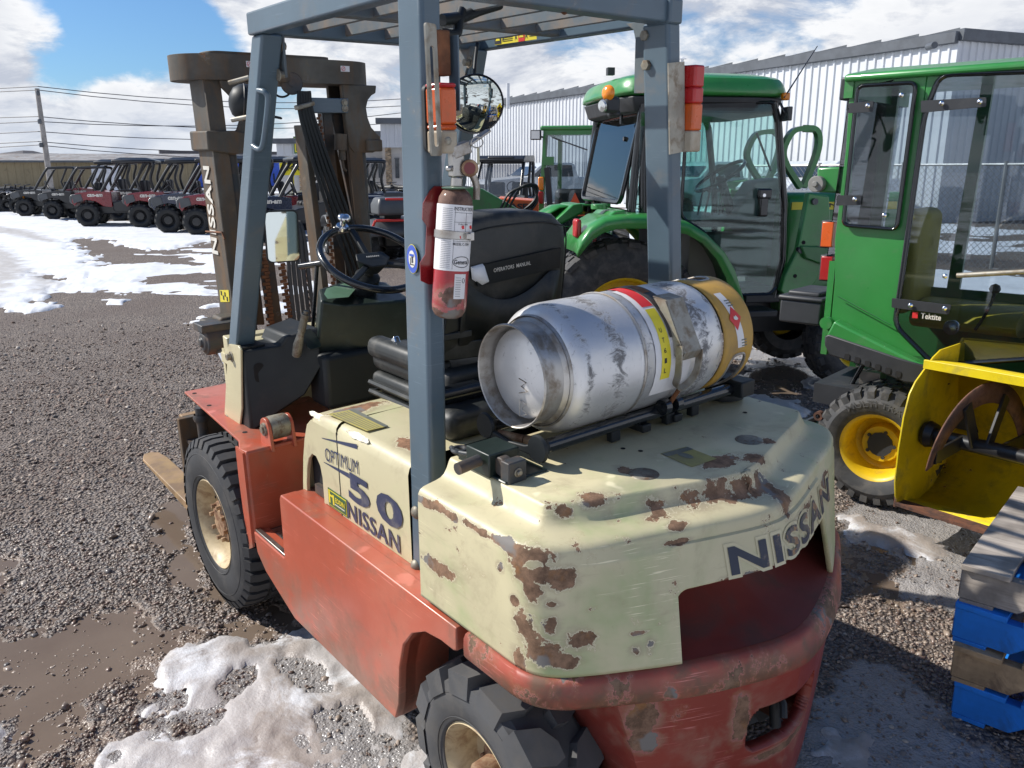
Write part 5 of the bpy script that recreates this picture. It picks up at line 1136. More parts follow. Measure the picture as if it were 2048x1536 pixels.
b = MB(); b.prism([(.32, 1.69), (.32, 1.762), (.205, 1.762), (.10, 1.74), (.10, 1.70), (.22, 1.672)], (XM - .025, 0, 0), Y_, Z_, X_, .19); b.build('mast_band', 'mast_rust', FK, bevel=.006)
b = MB(); b.box((XM + .05, -.40, 1.70), (.15, .08, .05)); b.build('mast_band', 'mast_rust', FK, bevel=.006)
# blue cross bracket, clamp and fittings
bq = [u(620, 195, 'x', XM - .03), u(697, 197, 'x', XM - .03), u(697, 226, 'x', XM - .03), u(624, 226, 'x', XM - .03)]; b = MB(); b.hexa(bq, [p + Vector((.05, 0, 0)) for p in bq]); b.build('hose_bracket', 'blue_steel', FK, bevel=.003)
for px, py in ((689, 205), (690, 217)): bolt(u(px, py, 'x', XM - .032), -X_, .010, .004)
b = MB(); p0, p1 = u(592, 216, 'x', XM - .06), u(626, 206, 'x', XM - .05); b.bar(p0, p1, .03, .018); b.build('hose_clamp', 'zinc', FK, bevel=.004)
b = MB(); c = u(583, 167, 'x', XM - .01); b.lathe([(.0001, .018), (.012, .018), (.012, .012), (.040, .012), (.043, .007), (.034, .004), (.034, -.004), (.043, -.007), (.040, -.012), (.0001, -.012)], c, Vector((-1, .35, 0)), 28); b.lathe([(.042, .008), (.034, 0), (.042, -.008)], c + Vector((.03, .03, -.012)), Vector((-1, .35, 0)), 28); b.build('hose_sheave', 'mast_dark', FK, smooth=35)
b = MB(); b.cyl(u(681, 268, 'x', XM - .03), u(681, 300, 'x', XM - .03), .026, 16); b.cyl(u(684, 300, 'x', XM - .03), u(685, 320, 'x', XM - .03), .015, 12); b.tube(spline([u(685, 318, 'x', XM - .03), u(687, 335, 'x', XM - .03), u(693, 342, 'x', XM - .03)], 4), .006, 8); b.build('cylinder_fitting', 'mast_rust', FK, smooth=40)
# hoses: fan from the clamp down to the right, and the drooping bundle behind the mirror
for k in range(5):
    a = (598 + k * 5, 182); m_ = (603 + k * 6.5, 240); z_ = (650 + k * 9, 400); e_ = (705 + k * 11, 560); f_ = (716 + k * 11, 660)
    b = MB(); b.tube(spline([u(a[0], a[1], 'x', XM - .05 - k * .003), u(m_[0], m_[1], 'x', XM - .055), u(*z_, 'x', XM - .06), u(*e_, 'x', XM - .06), u(*f_, 'x', XM - .05)], 5), .0085, 8); b.build('hose', 'black_plastic', FK, smooth=60)
for k in range(5):
    t0_ = (566 + k * 8, 437 + abs(k - 1.5) * 3); b = MB()
    b.tube(spline([u(t0_[0] - 10, t0_[1] + 10, 'x', XM + .03), u(t0_[0], t0_[1], 'x', XM), u(t0_[0] + 10, t0_[1] + 30, 'x', XM - .03), u(578 + k * 9.5, 540, 'x', XM - .03), u(590 + k * 10, 655, 'x', XM - .03)], 5), .0095, 8); b.build('hose', 'rubber_worn', FK, smooth=60)
def chain(p, q, n, name='chain', wd=.020):
    b = MB(); p, q = Vector(p), Vector(q); d = (q - p)
    for k in range(n):
        a, b2 = p + d * (k / n), p + d * ((k + .85) / n); o = Y_ * (.004 if k % 2 else -.004); b.bar(a + o, b2 + o, wd * (1 if k % 2 else .7), .010, up=(1, 0, 0))
    return b.build(name, 'chain_rust', FK)
chain(u(637, 228, 'x', XM - .04), u(652, 325, 'x', XM - .04), 16, wd=.012); chain(u(655, 395, 'x', XM - .035), u(673, 640, 'x', XM - .035), 34, wd=.014)
chain(u(560, 500, 'x', XM - .03), u(582, 655, 'x', XM - .03), 24, wd=.026); chain(u(606, 490, 'x', XM - .02), u(628, 640, 'x', XM - .02), 22, wd=.024); chain(u(527, 500, 'x', XM - .02), u(543, 655, 'x', XM - .02), 22, wd=.030)
b = MB(); b.tube(spline([u(540, 236, 'x', XM - .1), u(550, 234, 'x', XM - .1), u(564, 237, 'x', XM - .1)], 4), [.005] * 8 + [.003], 8); b.build('wire_end', 'black_plastic', FK)
# mast lettering, yellow sticker, strap
tp, bt = u(413, 332, 'y', .302), u(432, 508, 'y', .302); dd = (bt - tp); L_ = dd.length; dirn = -dd.normalized()
letters('mast_lettering', 'NISSAN', (tp + bt) / 2, dirn, Vector((1, 0, 0)), L_, .068, 'print_white', FK, bold=.03, lift=.003, spacing=1.1)
b = MB(); q = [u(439, 580, 'y', .302), u(457, 580, 'y', .302), u(459, 604, 'y', .302), u(441, 604, 'y', .302)]; b.add(q, [(0, 1, 2, 3)]); ys_ = b.build('yellow_sticker', 'print_yellow', FK, recalc=False)
b = MB(); c = (q[0] + q[2]) / 2
for k in range(4): b.box(c + Vector((.03 - .02 * k, .0015, .008 * (-1) ** k)), (.010, .0006, .018))
b.build('sticker_print', 'print_black', ys_)
b = MB(); b.tube([u(412, 463, 'y', .304), u(444, 465, 'y', .304), u(449, 478, 'x', XM - .05)], .004, 6); b.build('wire_tie', 'chain_rust', FK)
b = MB(); b.box(u(452, 642, 'x', XM - .04), (.10, .08, .05)); b.box((1.97, .33, 1.0), (.16, .13, .07)); b.build('mast_pivot', 'mast_rust', FK, bevel=.012)
# rear work light with its brackets
c = u(486, 205, 'x', 1.60); b = MB(); b.lathe([(.0001, .048), (.022, .045), (.045, .034), (.058, .014), (.062, 0), (.062, -.02), (.0001, -.02)], c, Vector((.25, .8, .1)), 28); wl_ = b.build('work_lamp', 'black_plastic', FK, smooth=35)
b = MB(); b.lathe([(.0600, -.004), (.0635, .0), (.0600, .004)], c, Vector((.25, .8, .1)), 28); b.build('lamp_ring', 'mast_dark', wl_, smooth=60)
for (q0, q1) in (((458, 166), (498, 155)), ((464, 240), (496, 234))):
    b = MB(); b.tube([u(*q0, 'x', 1.55), u(*q1, 'x', 1.50)], .008, 10); b.build('lamp_bracket', 'zinc', wl_, smooth=50)
# carriage behind the front wheel and the two forks
b = MB(); q = [u(366, 838, 'x', 2.18), u(420, 836, 'x', 2.18), u(440, 870, 'x', 2.18), u(376, 975, 'x', 2.18)]; b.add([(2.13, .50, .60), (2.13, -.50, .60), (2.13, -.50, .20), (2.13, .50, .20), (2.165, .50, .60), (2.165, -.50, .60), (2.165, -.50, .20), (2.165, .50, .20)], [(0, 1, 2, 3), (7, 6, 5, 4), (0, 4, 5, 1), (1, 5, 6, 2), (2, 6, 7, 3), (3, 7, 4, 0)]); b.build('carriage', 'mast_rust', FK, bevel=.005)
b = MB(); b.cyl((2.05, .43, .66), (2.05, .43, .47), .022, 14); b.lathe([(.03, 0), (.034, .015), (.03, .03)], (2.05, .43, .60), Z_, 14); b.box((2.06, .45, .50), (.12, .06, .015)); b.build('carriage_roller', 'mast_dark', FK, smooth=40)
tipz = .12
for s in (1, -1):
    b = MB(); pts = [(2.20, .365), (2.20, .475), (2.95, .47), (3.02, .445), (3.03, .41), (3.0, .375), (2.9, .362)]
    rg0 = [Vector((x, y * s, .16)) for x, y in pts]; rg1 = [Vector((x, y * s, .16 - max(.012, .045 - (x - 2.2) * .04))) for x, y in pts]
    b.ring_loft([rg0, rg1]); b.box((2.185, .42 * s, .37), (.04, .11, .46)); b.build('fork', 'fork_steel', FK, bevel=.004)

# ================================================================== gas tank on the bracket
TA = Vector((.10, 0, 1.207))
TK = empty('gas_tank', 'scuffed silver gas tank with ochre collar strapped across the forklift rear', 'gas tank', mw=M_F)
def lt(prof, m, name, par=TK, n=64, sm=35, c=TA): b = MB(); b.lathe(prof, c, Y_, n); return b.build(name, m, par, smooth=sm)
m, t, b_, o = new_mat('tank_alu'); v = t.coord('Object')
c = t.mix(t.noise(v, 4, 6, .6), (.58, .575, .57), (.74, .735, .73))
x_, y_, z__ = t.sep(v)
band = None
for (yc, wdt, st) in ((.14, .05, .8), (.05, .02, .5), (-.16, .06, .95), (-.23, .02, .5), (.235, .02, .6)):
    f = t.math('MULTIPLY', t.step(t.math('ABSOLUTE', t.math('SUBTRACT', y_, yc)), 0, wdt, 1, 0), st); band = f if band is None else t.math('MAXIMUM', band, f)
sc1_ = t.noise(t.mapping(v, sc=(9, 60, 9)), 3.0, 8, .75, .4); sc2_ = t.noise(t.mapping(v, rot=(.3, .2, .4), sc=(1.6, 1, 1.3)), 26, 9, .78, .8)
f = t.step(t.math('ADD', t.math('MULTIPLY', band, .21), sc2_), .58, .74); f2 = t.math('MULTIPLY', t.step(sc1_, .60, .68), .45); f = t.math('MAXIMUM', f, f2)
c = t.mix(t.math('MULTIPLY', f, .85), c, (.085, .080, .078)); c = t.mix(t.step(t.noise(v, 30, 4, .7), .70, .74, 0, .5), c, (.22, .15, .10))
t.put(b_.inputs['Base Color'], c); t.put(b_.inputs['Metallic'], t.mixf(f, .62, .15)); t.put(b_.inputs['Roughness'], t.math('ADD', t.math('MULTIPLY', t.noise(v, 20, 5), .2), t.mixf(f, .30, .55)))
t.put(b_.inputs['Normal'], t.bump(t.math('ADD', t.noise(v, 70, 4), t.math('MULTIPLY', f, -.7)), .25, .002)); MATS['tank_alu'] = m
R_ = .155
lt([(.112, .274), (.130, .270), (.142, .262), (.150, .250), (.1545, .236), (.156, .218), (.156, .06), (.158, .056), (.158, .050), (.156, .046), (.156, -.06), (.1575, -.064), (.156, -.07), (.156, -.208), (.154, -.228), (.149, -.243), (.140, -.254), (.11, -.262)], 'tank_alu', 'tank_body')
lt([(.0001, .322), (.04, .321), (.085, .316), (.104, .306), (.112, .290)], 'tank_alu', 'tank_end')
lt([(.116, .333), (.1175, .340), (.120, .342), (.1225, .338), (.1205, .332), (.119, .325), (.1190, .300), (.1200, .284), (.128, .274)], 'alu_ring', 'foot_ring'); lt([(.116, .333), (.1145, .325), (.113, .30), (.110, .286), (.106, .282)], 'alu_ring', 'foot_ring_inside')
lt([(.128, .271), (.131, .275), (.134, .268)], 'alu_ring', 'weld_seam'); lt([(.1575, .060), (.1600, .056), (.1575, .050)], 'alu_ring', 'weld_seam')
# collar with two hand holes
def collar(m, name, r, hl):
    b = MB(); n = 96; ys_ = [-.250, -.258] + list(np.linspace(-.262, -.364, 15)) + [-.370]; rs = [.150 if y > -.255 else r for y in ys_]; vs = []; fs = []
    for i, (y, rr_) in enumerate(zip(ys_, rs)):
        for k in range(n): th = 2 * PI * k / n; vs.append(TA + Vector((-math.cos(th) * rr_, y, math.sin(th) * rr_)))
    for i in range(len(ys_) - 1):
        for k in range(n):
            th = (k + .5) * 360 / n; yc = (ys_[i] + ys_[i + 1]) / 2
            inh = False
            for c_, hw in ((-38, 27), (112, 30)):
                dth = (th - c_ + 180) % 360 - 180
                e = (dth / hw) ** 4 + ((yc + .318) / .033) ** 4
                if e < 1: inh = True
            if inh: continue
            fs.append((i * n + k, i * n + (k + 1) % n, (i + 1) * n + (k + 1) % n, (i + 1) * n + k))
    b.add(vs, fs); o_ = b.build(name, m, TK, smooth=40); so = o_.modifiers.new('t', 'SOLIDIFY'); so.thickness = hl; so.offset = -1; return o_
co = collar('collar', 'collar', .1525, .004)
# rolled edges of the hand holes
for c_, hw in ((-38, 27), (112, 30)):
    pts = []
    for k in np.linspace(0, 2 * PI, 40, endpoint=False):
        cc, ss = math.cos(k), math.sin(k); e = (abs(cc) ** 4 + abs(ss) ** 4) ** .25; th = rad(c_ + hw * cc / e); y = -.318 + .033 * ss / e; pts.append(TA + Vector((-math.cos(th) * .151, y, math.sin(th) * .151)))
    b = MB(); b.tube(pts, .004, 8, cap=False, close=True); b.build('hand_hole_edge', 'alu_ring', co, smooth=60)
b = MB(); b.cyl(TA + Vector((0, -.26, 0)), TA + Vector((0, -.31, 0)), .03, 16); b.box(TA + Vector((0, -.33, .02)), (.04, .05, .05)); b.build('valve', 'steel', TK, bevel=.004)
def tsurf(th, y, r=.1572): th = rad(th); return TA + Vector((-math.cos(th) * r, y, math.sin(th) * r))
def patch(name, m, th0, th1, y0, y1, r, par=TK, n=10, ymid=None):
    b = MB(); vs = []
    for k in range(n + 1):
        th = th0 + (th1 - th0) * k / n; dy = 0 if ymid is None else ymid * k / n
        vs += [tsurf(th, y0 + dy, r), tsurf(th, y1 + dy, r)]
    b.add(vs, [(2 * k, 2 * k + 1, 2 * k + 3, 2 * k + 2) for k in range(n)]); return b.build(name, m, par, smooth=60, recalc=False)
patch('paper_label', 'label_white', -30, 88, .022, -.105, .1578); patch('label_red', 'print_red', 55, 100, .005, -.033, .1584); lb = patch('label_yellow', 'print_yellow', -14, 52, .002, -.031, .1584)
for k, ch in enumerate('UT61L'):
    th = 30 - k * 9; vf_ = fit_tris(text_tris(ch, 1, .01), .008, .012); b = MB(); b.add([tsurf(th + (v_.y / .157) * 57.3, -.011 - v_.x, .1592) for v_ in vf_[0]], vf_[1]); b.build('label_lettering', 'print_black', lb, recalc=False)
# steel band with over-centre latch
patch('strap_band', 'mast_dark', 22, 200, -.033, -.075, .1605, n=24); patch('strap_worn', 'chain_rust', 72, 92, -.043, -.067, .1612)
b = MB(); A_ = [(62, .168), (50, .188), (8, .187), (2, .176)]
vs = []
for th, r in A_: vs += [tsurf(th, -.046, r), tsurf(th, -.108, r)]
b.add(vs, [(2 * k, 2 * k + 1, 2 * k + 3, 2 * k + 2) for k in range(3)]); lv = b.build('latch_lever', 'zinc', TK, recalc=False); so = lv.modifiers.new('t', 'SOLIDIFY'); so.thickness = .003; so.offset = 0
for yy in (-.046, -.108): b = MB(); b.add([tsurf(60, yy, .168), tsurf(50, yy, .188), tsurf(8, yy, .187), tsurf(4, yy, .160), tsurf(50, yy, .162)], [(0, 1, 2, 3, 4)]); o_ = b.build('lever_cheek', 'zinc', lv, recalc=False); so = o_.modifiers.new('t', 'SOLIDIFY'); so.thickness = .003
b = MB(); ub = [tsurf(14, -.040, .180), tsurf(-8, -.040, .176), tsurf(-20, -.048, .172), tsurf(-26, -.076, .170), tsurf(-20, -.104, .172), tsurf(-8, -.112, .176), tsurf(8, -.112, .180)]
b.tube(spline(ub, 5), 1, sec=[(-.0022, -.009), (.0022, -.009), (.0022, .009), (-.0022, .009)]); b.build('latch_bail', 'zinc', lv, smooth=50)
b = MB(); b.tube([tsurf(-26, -.076, .170), tsurf(-44, -.078, .172)], .006, 8); b.build('latch_bolt', 'chain_rust', lv, smooth=50)
b = MB(); c = tsurf(-46, -.078, .176)
for dy in (.022, -.022): b.cyl(c + Y_ * (dy + .010), c + Y_ * (dy - .010), .020, 16)
b.tube(spline([c + Y_ * .02, tsurf(-58, -.05, .172), tsurf(-72, -.02, .170), tsurf(-88, .02, .168)], 4), .016, 8); b.build('strap_eye', 'black_gloss', TK, smooth=40)
# hazard label on the collar
patch('hazard_label', 'label_white', 56, -4, -.275, -.303, .1535, co, ymid=-.030)
b = MB(); ctr_th, cy_ = 26, -.303; dd_ = [(20, 0), (0, -.030), (-20, 0), (0, .030)]; nd = 10; vd2_ = []
for k in range(nd + 1): f = 1 - abs(2 * k / nd - 1); th = ctr_th + 12.4 * (2 * k / nd - 1); vd2_ += [tsurf(th, cy_ - .024 * f, .1544), tsurf(th, cy_ + .024 * f, .1544)]
b.add(vd2_, [(2 * k, 2 * k + 1, 2 * k + 3, 2 * k + 2) for k in range(nd)]); hz = b.build('hazard_diamond', 'print_red', co, recalc=False)
b = MB(); b.add([tsurf(ctr_th + a_ * .2, cy_ + b2_, .1556) for a_, b2_ in ((-12, -.004), (-6, -.010), (4, -.007), (14, -.002), (6, 0), (10, .005), (0, .008), (-8, .005))], [tuple(range(8))]); b.build('flame_mark', 'print_white', hz, recalc=False)
b = MB()
for th in (46, 43, 40, 4, 1, -2): b.add([tsurf(th, -.288 - (52 - th) * .0006, .1541), tsurf(th, -.310 - (52 - th) * .0006, .1541), tsurf(th - 1.2, -.310 - (52 - th) * .0006, .1541), tsurf(th - 1.2, -.288 - (52 - th) * .0006, .1541)], [(0, 1, 2, 3)])
b.build('hazard_print', 'sticker_grey', co, recalc=False)
# scratched marks on the end
b = MB()
def endp(x, z): return Vector((TA.x - x, .3225, TA.z + z))
mk = [[(-.01, -.005), (-.035, -.010), (-.018, -.022), (-.040, -.030), (-.010, -.040)], [(-.012, -.055), (-.012, -.095)], [(-.012, -.057), (-.034, -.062), (-.02, -.075), (-.038, -.085), (-.012, -.095)]]
for l_ in mk: b.tube([endp(-x * 1.0 + .0, z) for x, z in l_], .0012, 5)
b.build('scratched_mark', 'alu_ring', TK)

# ================================================================== fire extinguisher on the left rear post
EX = empty('fire_extinguisher', 'rusty red fire extinguisher with white label strapped to the rear left post', 'fire extinguisher', mw=M_F)
e0, e1 = Vector((.185, .447, 1.345)), Vector((.185, .417, 1.618)); ea_ = (e1 - e0).normalized()
def elt(prof, m, name, par=EX, n=40, sm=40, c=e0, a=ea_, **k): b = MB(); b.lathe(prof, c, a, n, **k); return b.build(name, m, par, smooth=sm)
r = .0385
elt([(.0001, .000), (.020, .001), (.031, .007), (.037, .018), (r, .03), (r, .245), (.036, .262), (.029, .275), (.018, .283), (.0001, .284)], 'ext_red', 'cylinder')
elt([(r + .0006, .108), (r + .0006, .248)], 'label_white', 'label_sheet', a0=rad(0), a1=rad(360))
def esurf(th, h, rr=r + .0014): 
    a = (X_ - ea_ * X_.dot(ea_)).normalized(); bb = ea_.cross(a); th = rad(th); return e0 + (a * math.cos(th) + bb * math.sin(th)) * rr + ea_ * h
# direction towards the viewer on the barrel
vd_ = (CAM_F - e0.lerp(e1, .5)); a_ = (X_ - ea_ * X_.dot(ea_)).normalized(); TH0 = math.degrees(math.atan2(vd_.dot(ea_.cross(a_)), vd_.dot(a_)))
def etext(txt, dth, h, w_, hh_, m='print_black', bold=.01):
    vf_ = fit_tris(text_tris(txt, 1, bold), w_, hh_); b = MB(); b.add([esurf(TH0 + dth + v_.x / r * 57.3, h + v_.y) for v_ in vf_[0]], vf_[1]); return b.build('label_lettering', m, EX, recalc=False)
etext('INSTRUCTIONS', 36, .240, .050, .0075); etext('MODEL C-10AH', 30, .166, .040, .006); etext('General', 32, .128, .034, .010, bold=.02); etext('PULL PIN', 30, .208, .022, .003); etext('AIM NOZZLE', 30, .188, .022, .003)
b = MB(); b.tube([esurf(TH0 + 34 + 31 * math.cos(k), .128 + .0115 * math.sin(k), r + .001) for k in np.linspace(0, 6.28, 28, endpoint=False)], .0007, 4, cap=False, close=True)
for h in (.232, .212, .176, .172): b.tube([esurf(TH0 + t_, h, r + .0008) for t_ in range(0, 76, 8)], .0004, 3)
b.tube([esurf(TH0 + 2, h_, r + .0008) for h_ in (.112, .244)], .0004, 3); b.tube([esurf(TH0 + 40, h_, r + .0008) for h_ in (.178, .232)], .0004, 3)
for k in range(34): h = .114 + k * .0038; b.tube([esurf(TH0 - 40 + t_, h, r + .0008) for t_ in (0, 12, 24, 34)], .00035, 3)
b.build('label_print', 'print_black', EX)
b = MB()
for h, t_ in ((.205, 28), (.184, 20), (.206, 62), (.19, 64)): b.tube([esurf(TH0 + t_, h, r + .001), esurf(TH0 + t_ + 3, h - .006, r + .001)], .003, 6)
b.build('label_pictogram', 'print_red', EX)
b = MB(); n = 8; vs = []
for k in range(n + 1): vs += [esurf(TH0 + 12 + 42 * k / n, .048, r + .0008), esurf(TH0 + 12 + 42 * k / n, .102, r + .0008)]
b.add(vs, [(2 * k, 2 * k + 2, 2 * k + 3, 2 * k + 1) for k in range(n)]); tg_ = b.build('inspection_label', 'label_white', EX, recalc=False)
b = MB()
for k in range(9): b.tube([esurf(TH0 + 16, .054 + k * .005, r + .0014), esurf(TH0 + 34, .054 + k * .005, r + .0014)], .0004, 3)
b.tube([esurf(TH0 + 44 + 5 * math.cos(k), .088 + .005 * math.sin(k), r + .0014) for k in np.linspace(0, 6.28, 14, endpoint=False)], .0005, 3, cap=False, close=True); b.build('inspection_print', 'print_black', tg_)
elt([(r + .0018, .176), (r + .0035, .177), (r + .0035, .192), (r + .0018, .193)], 'steel', 'strap'); b = MB(); b.box(esurf(TH0 + 62, .184, r + .005), (.010, .010, .018)); b.bar(esurf(TH0 + 34, .184, r + .005), esurf(TH0 + 52, .184, r + .006), .016, .012, up=ea_); b.build('strap_buckle', 'steel', EX, bevel=.001)
b = MB(); P2 = [(-.02, .07), (-.040, .08), (-.044, .12), (-.032, .138), (-.032, .20), (-.044, .215), (-.044, .25), (-.03, .275), (-.02, .285), (.02, .285), (.02, .07)]
b.prism(P2, e0 + Vector((.055, .0, 0)), Vector((-.15, -1, 0)).normalized() * -1 * -1, ea_, Vector((-1, .15, 0)), .003); b.build('wall_bracket', 'ext_bracket', EX)
b = MB(); P2 = [(-.030, .06), (-.040, .07), (-.042, .15), (-.034, .165), (-.034, .19), (-.042, .205), (-.044, .25), (-.030, .275), (.01, .275), (.01, .06)]
b.prism(P2, e0 + Vector((.035, .0, 0)), Vector((.62, -.78, 0)), ea_, Vector((-.78, -.62, 0)), .003); b.build('wall_bracket', 'ext_bracket', EX)
hd = e0 + ea_ * .284
b = MB(); b.lathe([(.030, -.002), (.032, .001), (.0001, .003)], hd, ea_ + Vector((0, .12, 0)), 24); b.build('neck_plate', 'print_green' if 0 else 'dash_film', EX, smooth=50)
b = MB(); b.cyl(hd, hd + ea_ * .022, .013, 16); b.box(hd + ea_ * .050 + Vector((0, .004, 0)), (.022, .030, .055)); b.cyl(hd + ea_ * .040 + Vector((-.0, .014, 0)), hd + ea_ * .040 + Vector((-.012, .034, 0)), .006, 12); b.build('valve_head', 'steel', EX, bevel=.003)
b = MB(); b.bar(hd + ea_ * .072 + Vector((0, .020, -.008)), hd + ea_ * .118 + Vector((-.012, -.068, 0)), .022, .006); b.bar(hd + ea_ * .072 + Vector((0, .018, 0)), hd + ea_ * .085 + Vector((-.004, -.022, 0)), .024, .026); b.build('squeeze_lever', 'alu_ring', EX, bevel=.002)
b = MB(); b.tube(spline([hd + ea_ * .038 + Vector((-.006, -.015, 0)), hd + ea_ * .026 + Vector((-.008, -.034, 0)), hd + ea_ * .002 + Vector((-.008, -.048, 0)), hd + ea_ * -.028 + Vector((-.008, -.050, 0))], 5), [.008] * 16, 10); b.build('carry_handle', 'alu_ring', EX, smooth=50)
gc = hd + ea_ * .040 + Vector((-.020, -.018, 0)); gn = (CAM_F - gc).normalized(); b = MB(); b.lathe([(.0001, .006), (.017, .006), (.0185, .003), (.0185, -.006)], gc, gn, 24); g_ = b.build('pressure_gauge', 'hub_rust', EX, smooth=40); b = MB(); b.cyl(gc + gn * .0062, gc + gn * .0068, .0125, 20); b.build('gauge_face', 'ext_bracket', g_)
b = MB(); tg0 = hd + ea_ * .085 + Vector((-.02, -.034, 0)); b.prism(rrect(-.008, -.018, .008, .018, .002, 2), tg0 + Vector((0, -.002, -.02)), Vector((.6, -.8, .05)).normalized(), Z_, Vector((-.8, -.6, 0)), .001); b.build('paper_tag', 'print_yellow' if 0 else 'cream', EX); b = MB(); b.tube([tg0 + Vector((.0, .016 * math.cos(k), .008 + .011 * math.sin(k))) for k in np.linspace(0, 6.28, 20, endpoint=False)], .0015, 6, cap=False, close=True); b.build('pull_ring', 'steel', EX)
# ================================================================== tractors
mat('jd_green', (.035, .235, .050), .32, var=.08, vs=3, dirt=.35, dirtcol=(.10, .20, .09), bump=.04, bs=30, coat=.4, lowdirt=(.3, .9, (.13, .16, .10)))
mat('jd_green_dull', (.032, .16, .045), .40, var=.1, vs=4, dirt=.3, dirtcol=(.08, .09, .06), coat=.2)
mat('jd_yellow', (.66, .44, .012), .40, var=.08, vs=5, dirt=.35, dirtcol=(.32, .20, .05), chips=.25, chipcol=(.26, .11, .02), chipscale=10, bump=.05)
mat('blower_yellow', (.72, .55, .012), .38, var=.10, vs=4, dirt=.45, dirtcol=(.38, .30, .05), chips=.34, chipcol=(.17, .075, .03), chipscale=7, bump=.06, scratch=.3)
mat('seat_yellow', (.52, .42, .03), .5, var=.08, dirt=.3, dirtcol=(.3, .25, .06))
mat('dark_plastic', (.030, .032, .036), .5, var=.12, dirt=.25, dirtcol=(.07, .07, .07), bump=.05)
mat('tire_turf', (.040, .041, .043), .72, var=.2, vs=6, dirt=.6, dirtcol=(.10, .095, .09), bump=.15, bs=80)
mat('auger_rust', (.125, .058, .036), .7, var=.3, vs=8, dirt=.6, dirtcol=(.05, .03, .025), bump=.25, fade=((.22, .085, .045), 6, .7))
mat('auger_black', (.018, .018, .019), .35, var=.2, chips=.35, chipcol=(.17, .08, .05), chipscale=9, bump=.06)
mat('cab_interior', (.25, .245, .225), .6, var=.08); mat('gunmetal', (.09, .095, .10), .45, .5)
mat('lens_clear', (.55, .56, .56), .15, .6, bump=.3, bs=200, coat=.5)
glass_mat('glass_teal', (.66, .84, .82), .06); glass_mat('glass_dark', (.66, .72, .76), .03); glass_mat('glass_clear', (.85, .90, .90), .06)

def frame(origin, hd):
    """matrix of a vehicle: origin on the ground, hd = heading angle measured from the view's right towards its far side"""
    fx = HR * math.cos(hd) + HF * math.sin(hd); fy = Z_.cross(fx); return Matrix(((fx.x, fy.x, 0, origin.x), (fx.y, fy.y, 0, origin.y), (fx.z, fy.z, 1, origin.z), (0, 0, 0, 1)))
class Loc:
    """looks up points of a vehicle's own frame from pixels of the photo"""
    def __init__(s, M): s.M = M; s.i = M.inverted(); s.c = s.i @ CAM_W
    def __call__(s, px, py, ax, val):
        d = s.i.to_3x3() @ wray(px, py); k = 'xyz'.index(ax); t = (val - s.c[k]) / d[k]; return s.c + d * t
def tyre_wheel(par, c, R, wd, rimR, out, nl, m_t='tire_turf', m_r='jd_yellow', style='turf', name='wheel', dish=.07, holes=5, hubm='dark_plastic', ax=None):
    c = Vector(c); ax = (ax or Vector((0, 1, 0))) * out; mid = c - ax * (wd / 2); hw = wd / 2; hl = .012 if style == 'turf' else R * .07; r1 = R - hl
    b = MB(); b.lathe([(rimR + .003, -.010), (rimR + .008, -.004), (rimR, -.008), (rimR - .012, -.02), (rimR - .02, -.06), (rimR - .03, -dish - .03), (rimR * .62, -dish - .05), (rimR * .55, -dish), (rimR * .24, -dish + .004), (.0001, -dish + .004)], c, ax, 40); w_ = b.build(name, m_r, par, smooth=35)
    a = (Vector((1, 0, 0)) if abs(ax.x) < .9 else Vector((0, 1, 0))); a = (a - ax * a.dot(ax)).normalized(); bb = ax.cross(a)
    def P3(th, r, y): return mid + (a * math.cos(th) + bb * math.sin(th)) * r + ax * y
    tb = MB(); tb.lathe([(rimR, hw - .012), (rimR + .012, hw), (rimR + .03, hw + .012), ((R + rimR) / 2, hw + .018), (R - .05 * R / .3, hw + .006), (r1 - .012, hw - .02), (r1, hw * .72), (r1 + .003, 0), (r1, -hw * .72), (r1 - .012, -hw + .02), ((R + rimR) / 2, -hw - .018), (rimR, -hw + .012)], mid, ax, 56)
    st = 2 * PI / nl
    for side in (1, -1):
        for k in range(nl):
            th0 = st * (k + (.5 if side < 0 else 0)); 
            if style == 'turf': lanes = ((.08, .40, 0, .62), (.46, .78, .35, .62), (.82, 1.04, .15, .55))
            else: lanes = ((.02, 1.03, 0, .42),)
            for y0, y1, sh, f in lanes:
                ww = st * f / 2; t_ = th0 + sh * st; sk = 0 if style == 'turf' else st * .55; dr0 = .02 if y1 > 1 else 0
                q = [(-ww + sk * y0, y0, 0), (ww + sk * y0, y0, 0), (ww + sk * y1, y1, dr0), (-ww + sk * y1, y1, dr0)]
                bot = [P3(t_ + x_, r1 - .008 - d_ * 1.4, side * hw * y_) for x_, y_, d_ in q]; tp_ = [P3(t_ + x_ * .9, R - d_ * .7, side * hw * y_ * .985) for x_, y_, d_ in q]
                tb.add(bot + tp_, [(4, 5, 6, 7), (0, 1, 5, 4), (1, 2, 6, 5), (2, 3, 7, 6), (3, 0, 4, 7)])
    tb.build('tyre', m_t, w_, smooth=35)
    hb = MB(); 
    for k in range(holes): th = 2 * PI * k / holes; p = c - ax * (dish - .006) + (a * math.cos(th) + bb * math.sin(th)) * rimR * .42; hb.cyl(p, p + ax * .008, rimR * .055, 8)
    hb.cyl(c - ax * (dish - .004), c - ax * (dish - .007), rimR * .22, 20); hb.build('wheel_bolt', hubm, w_, smooth=40); return w_
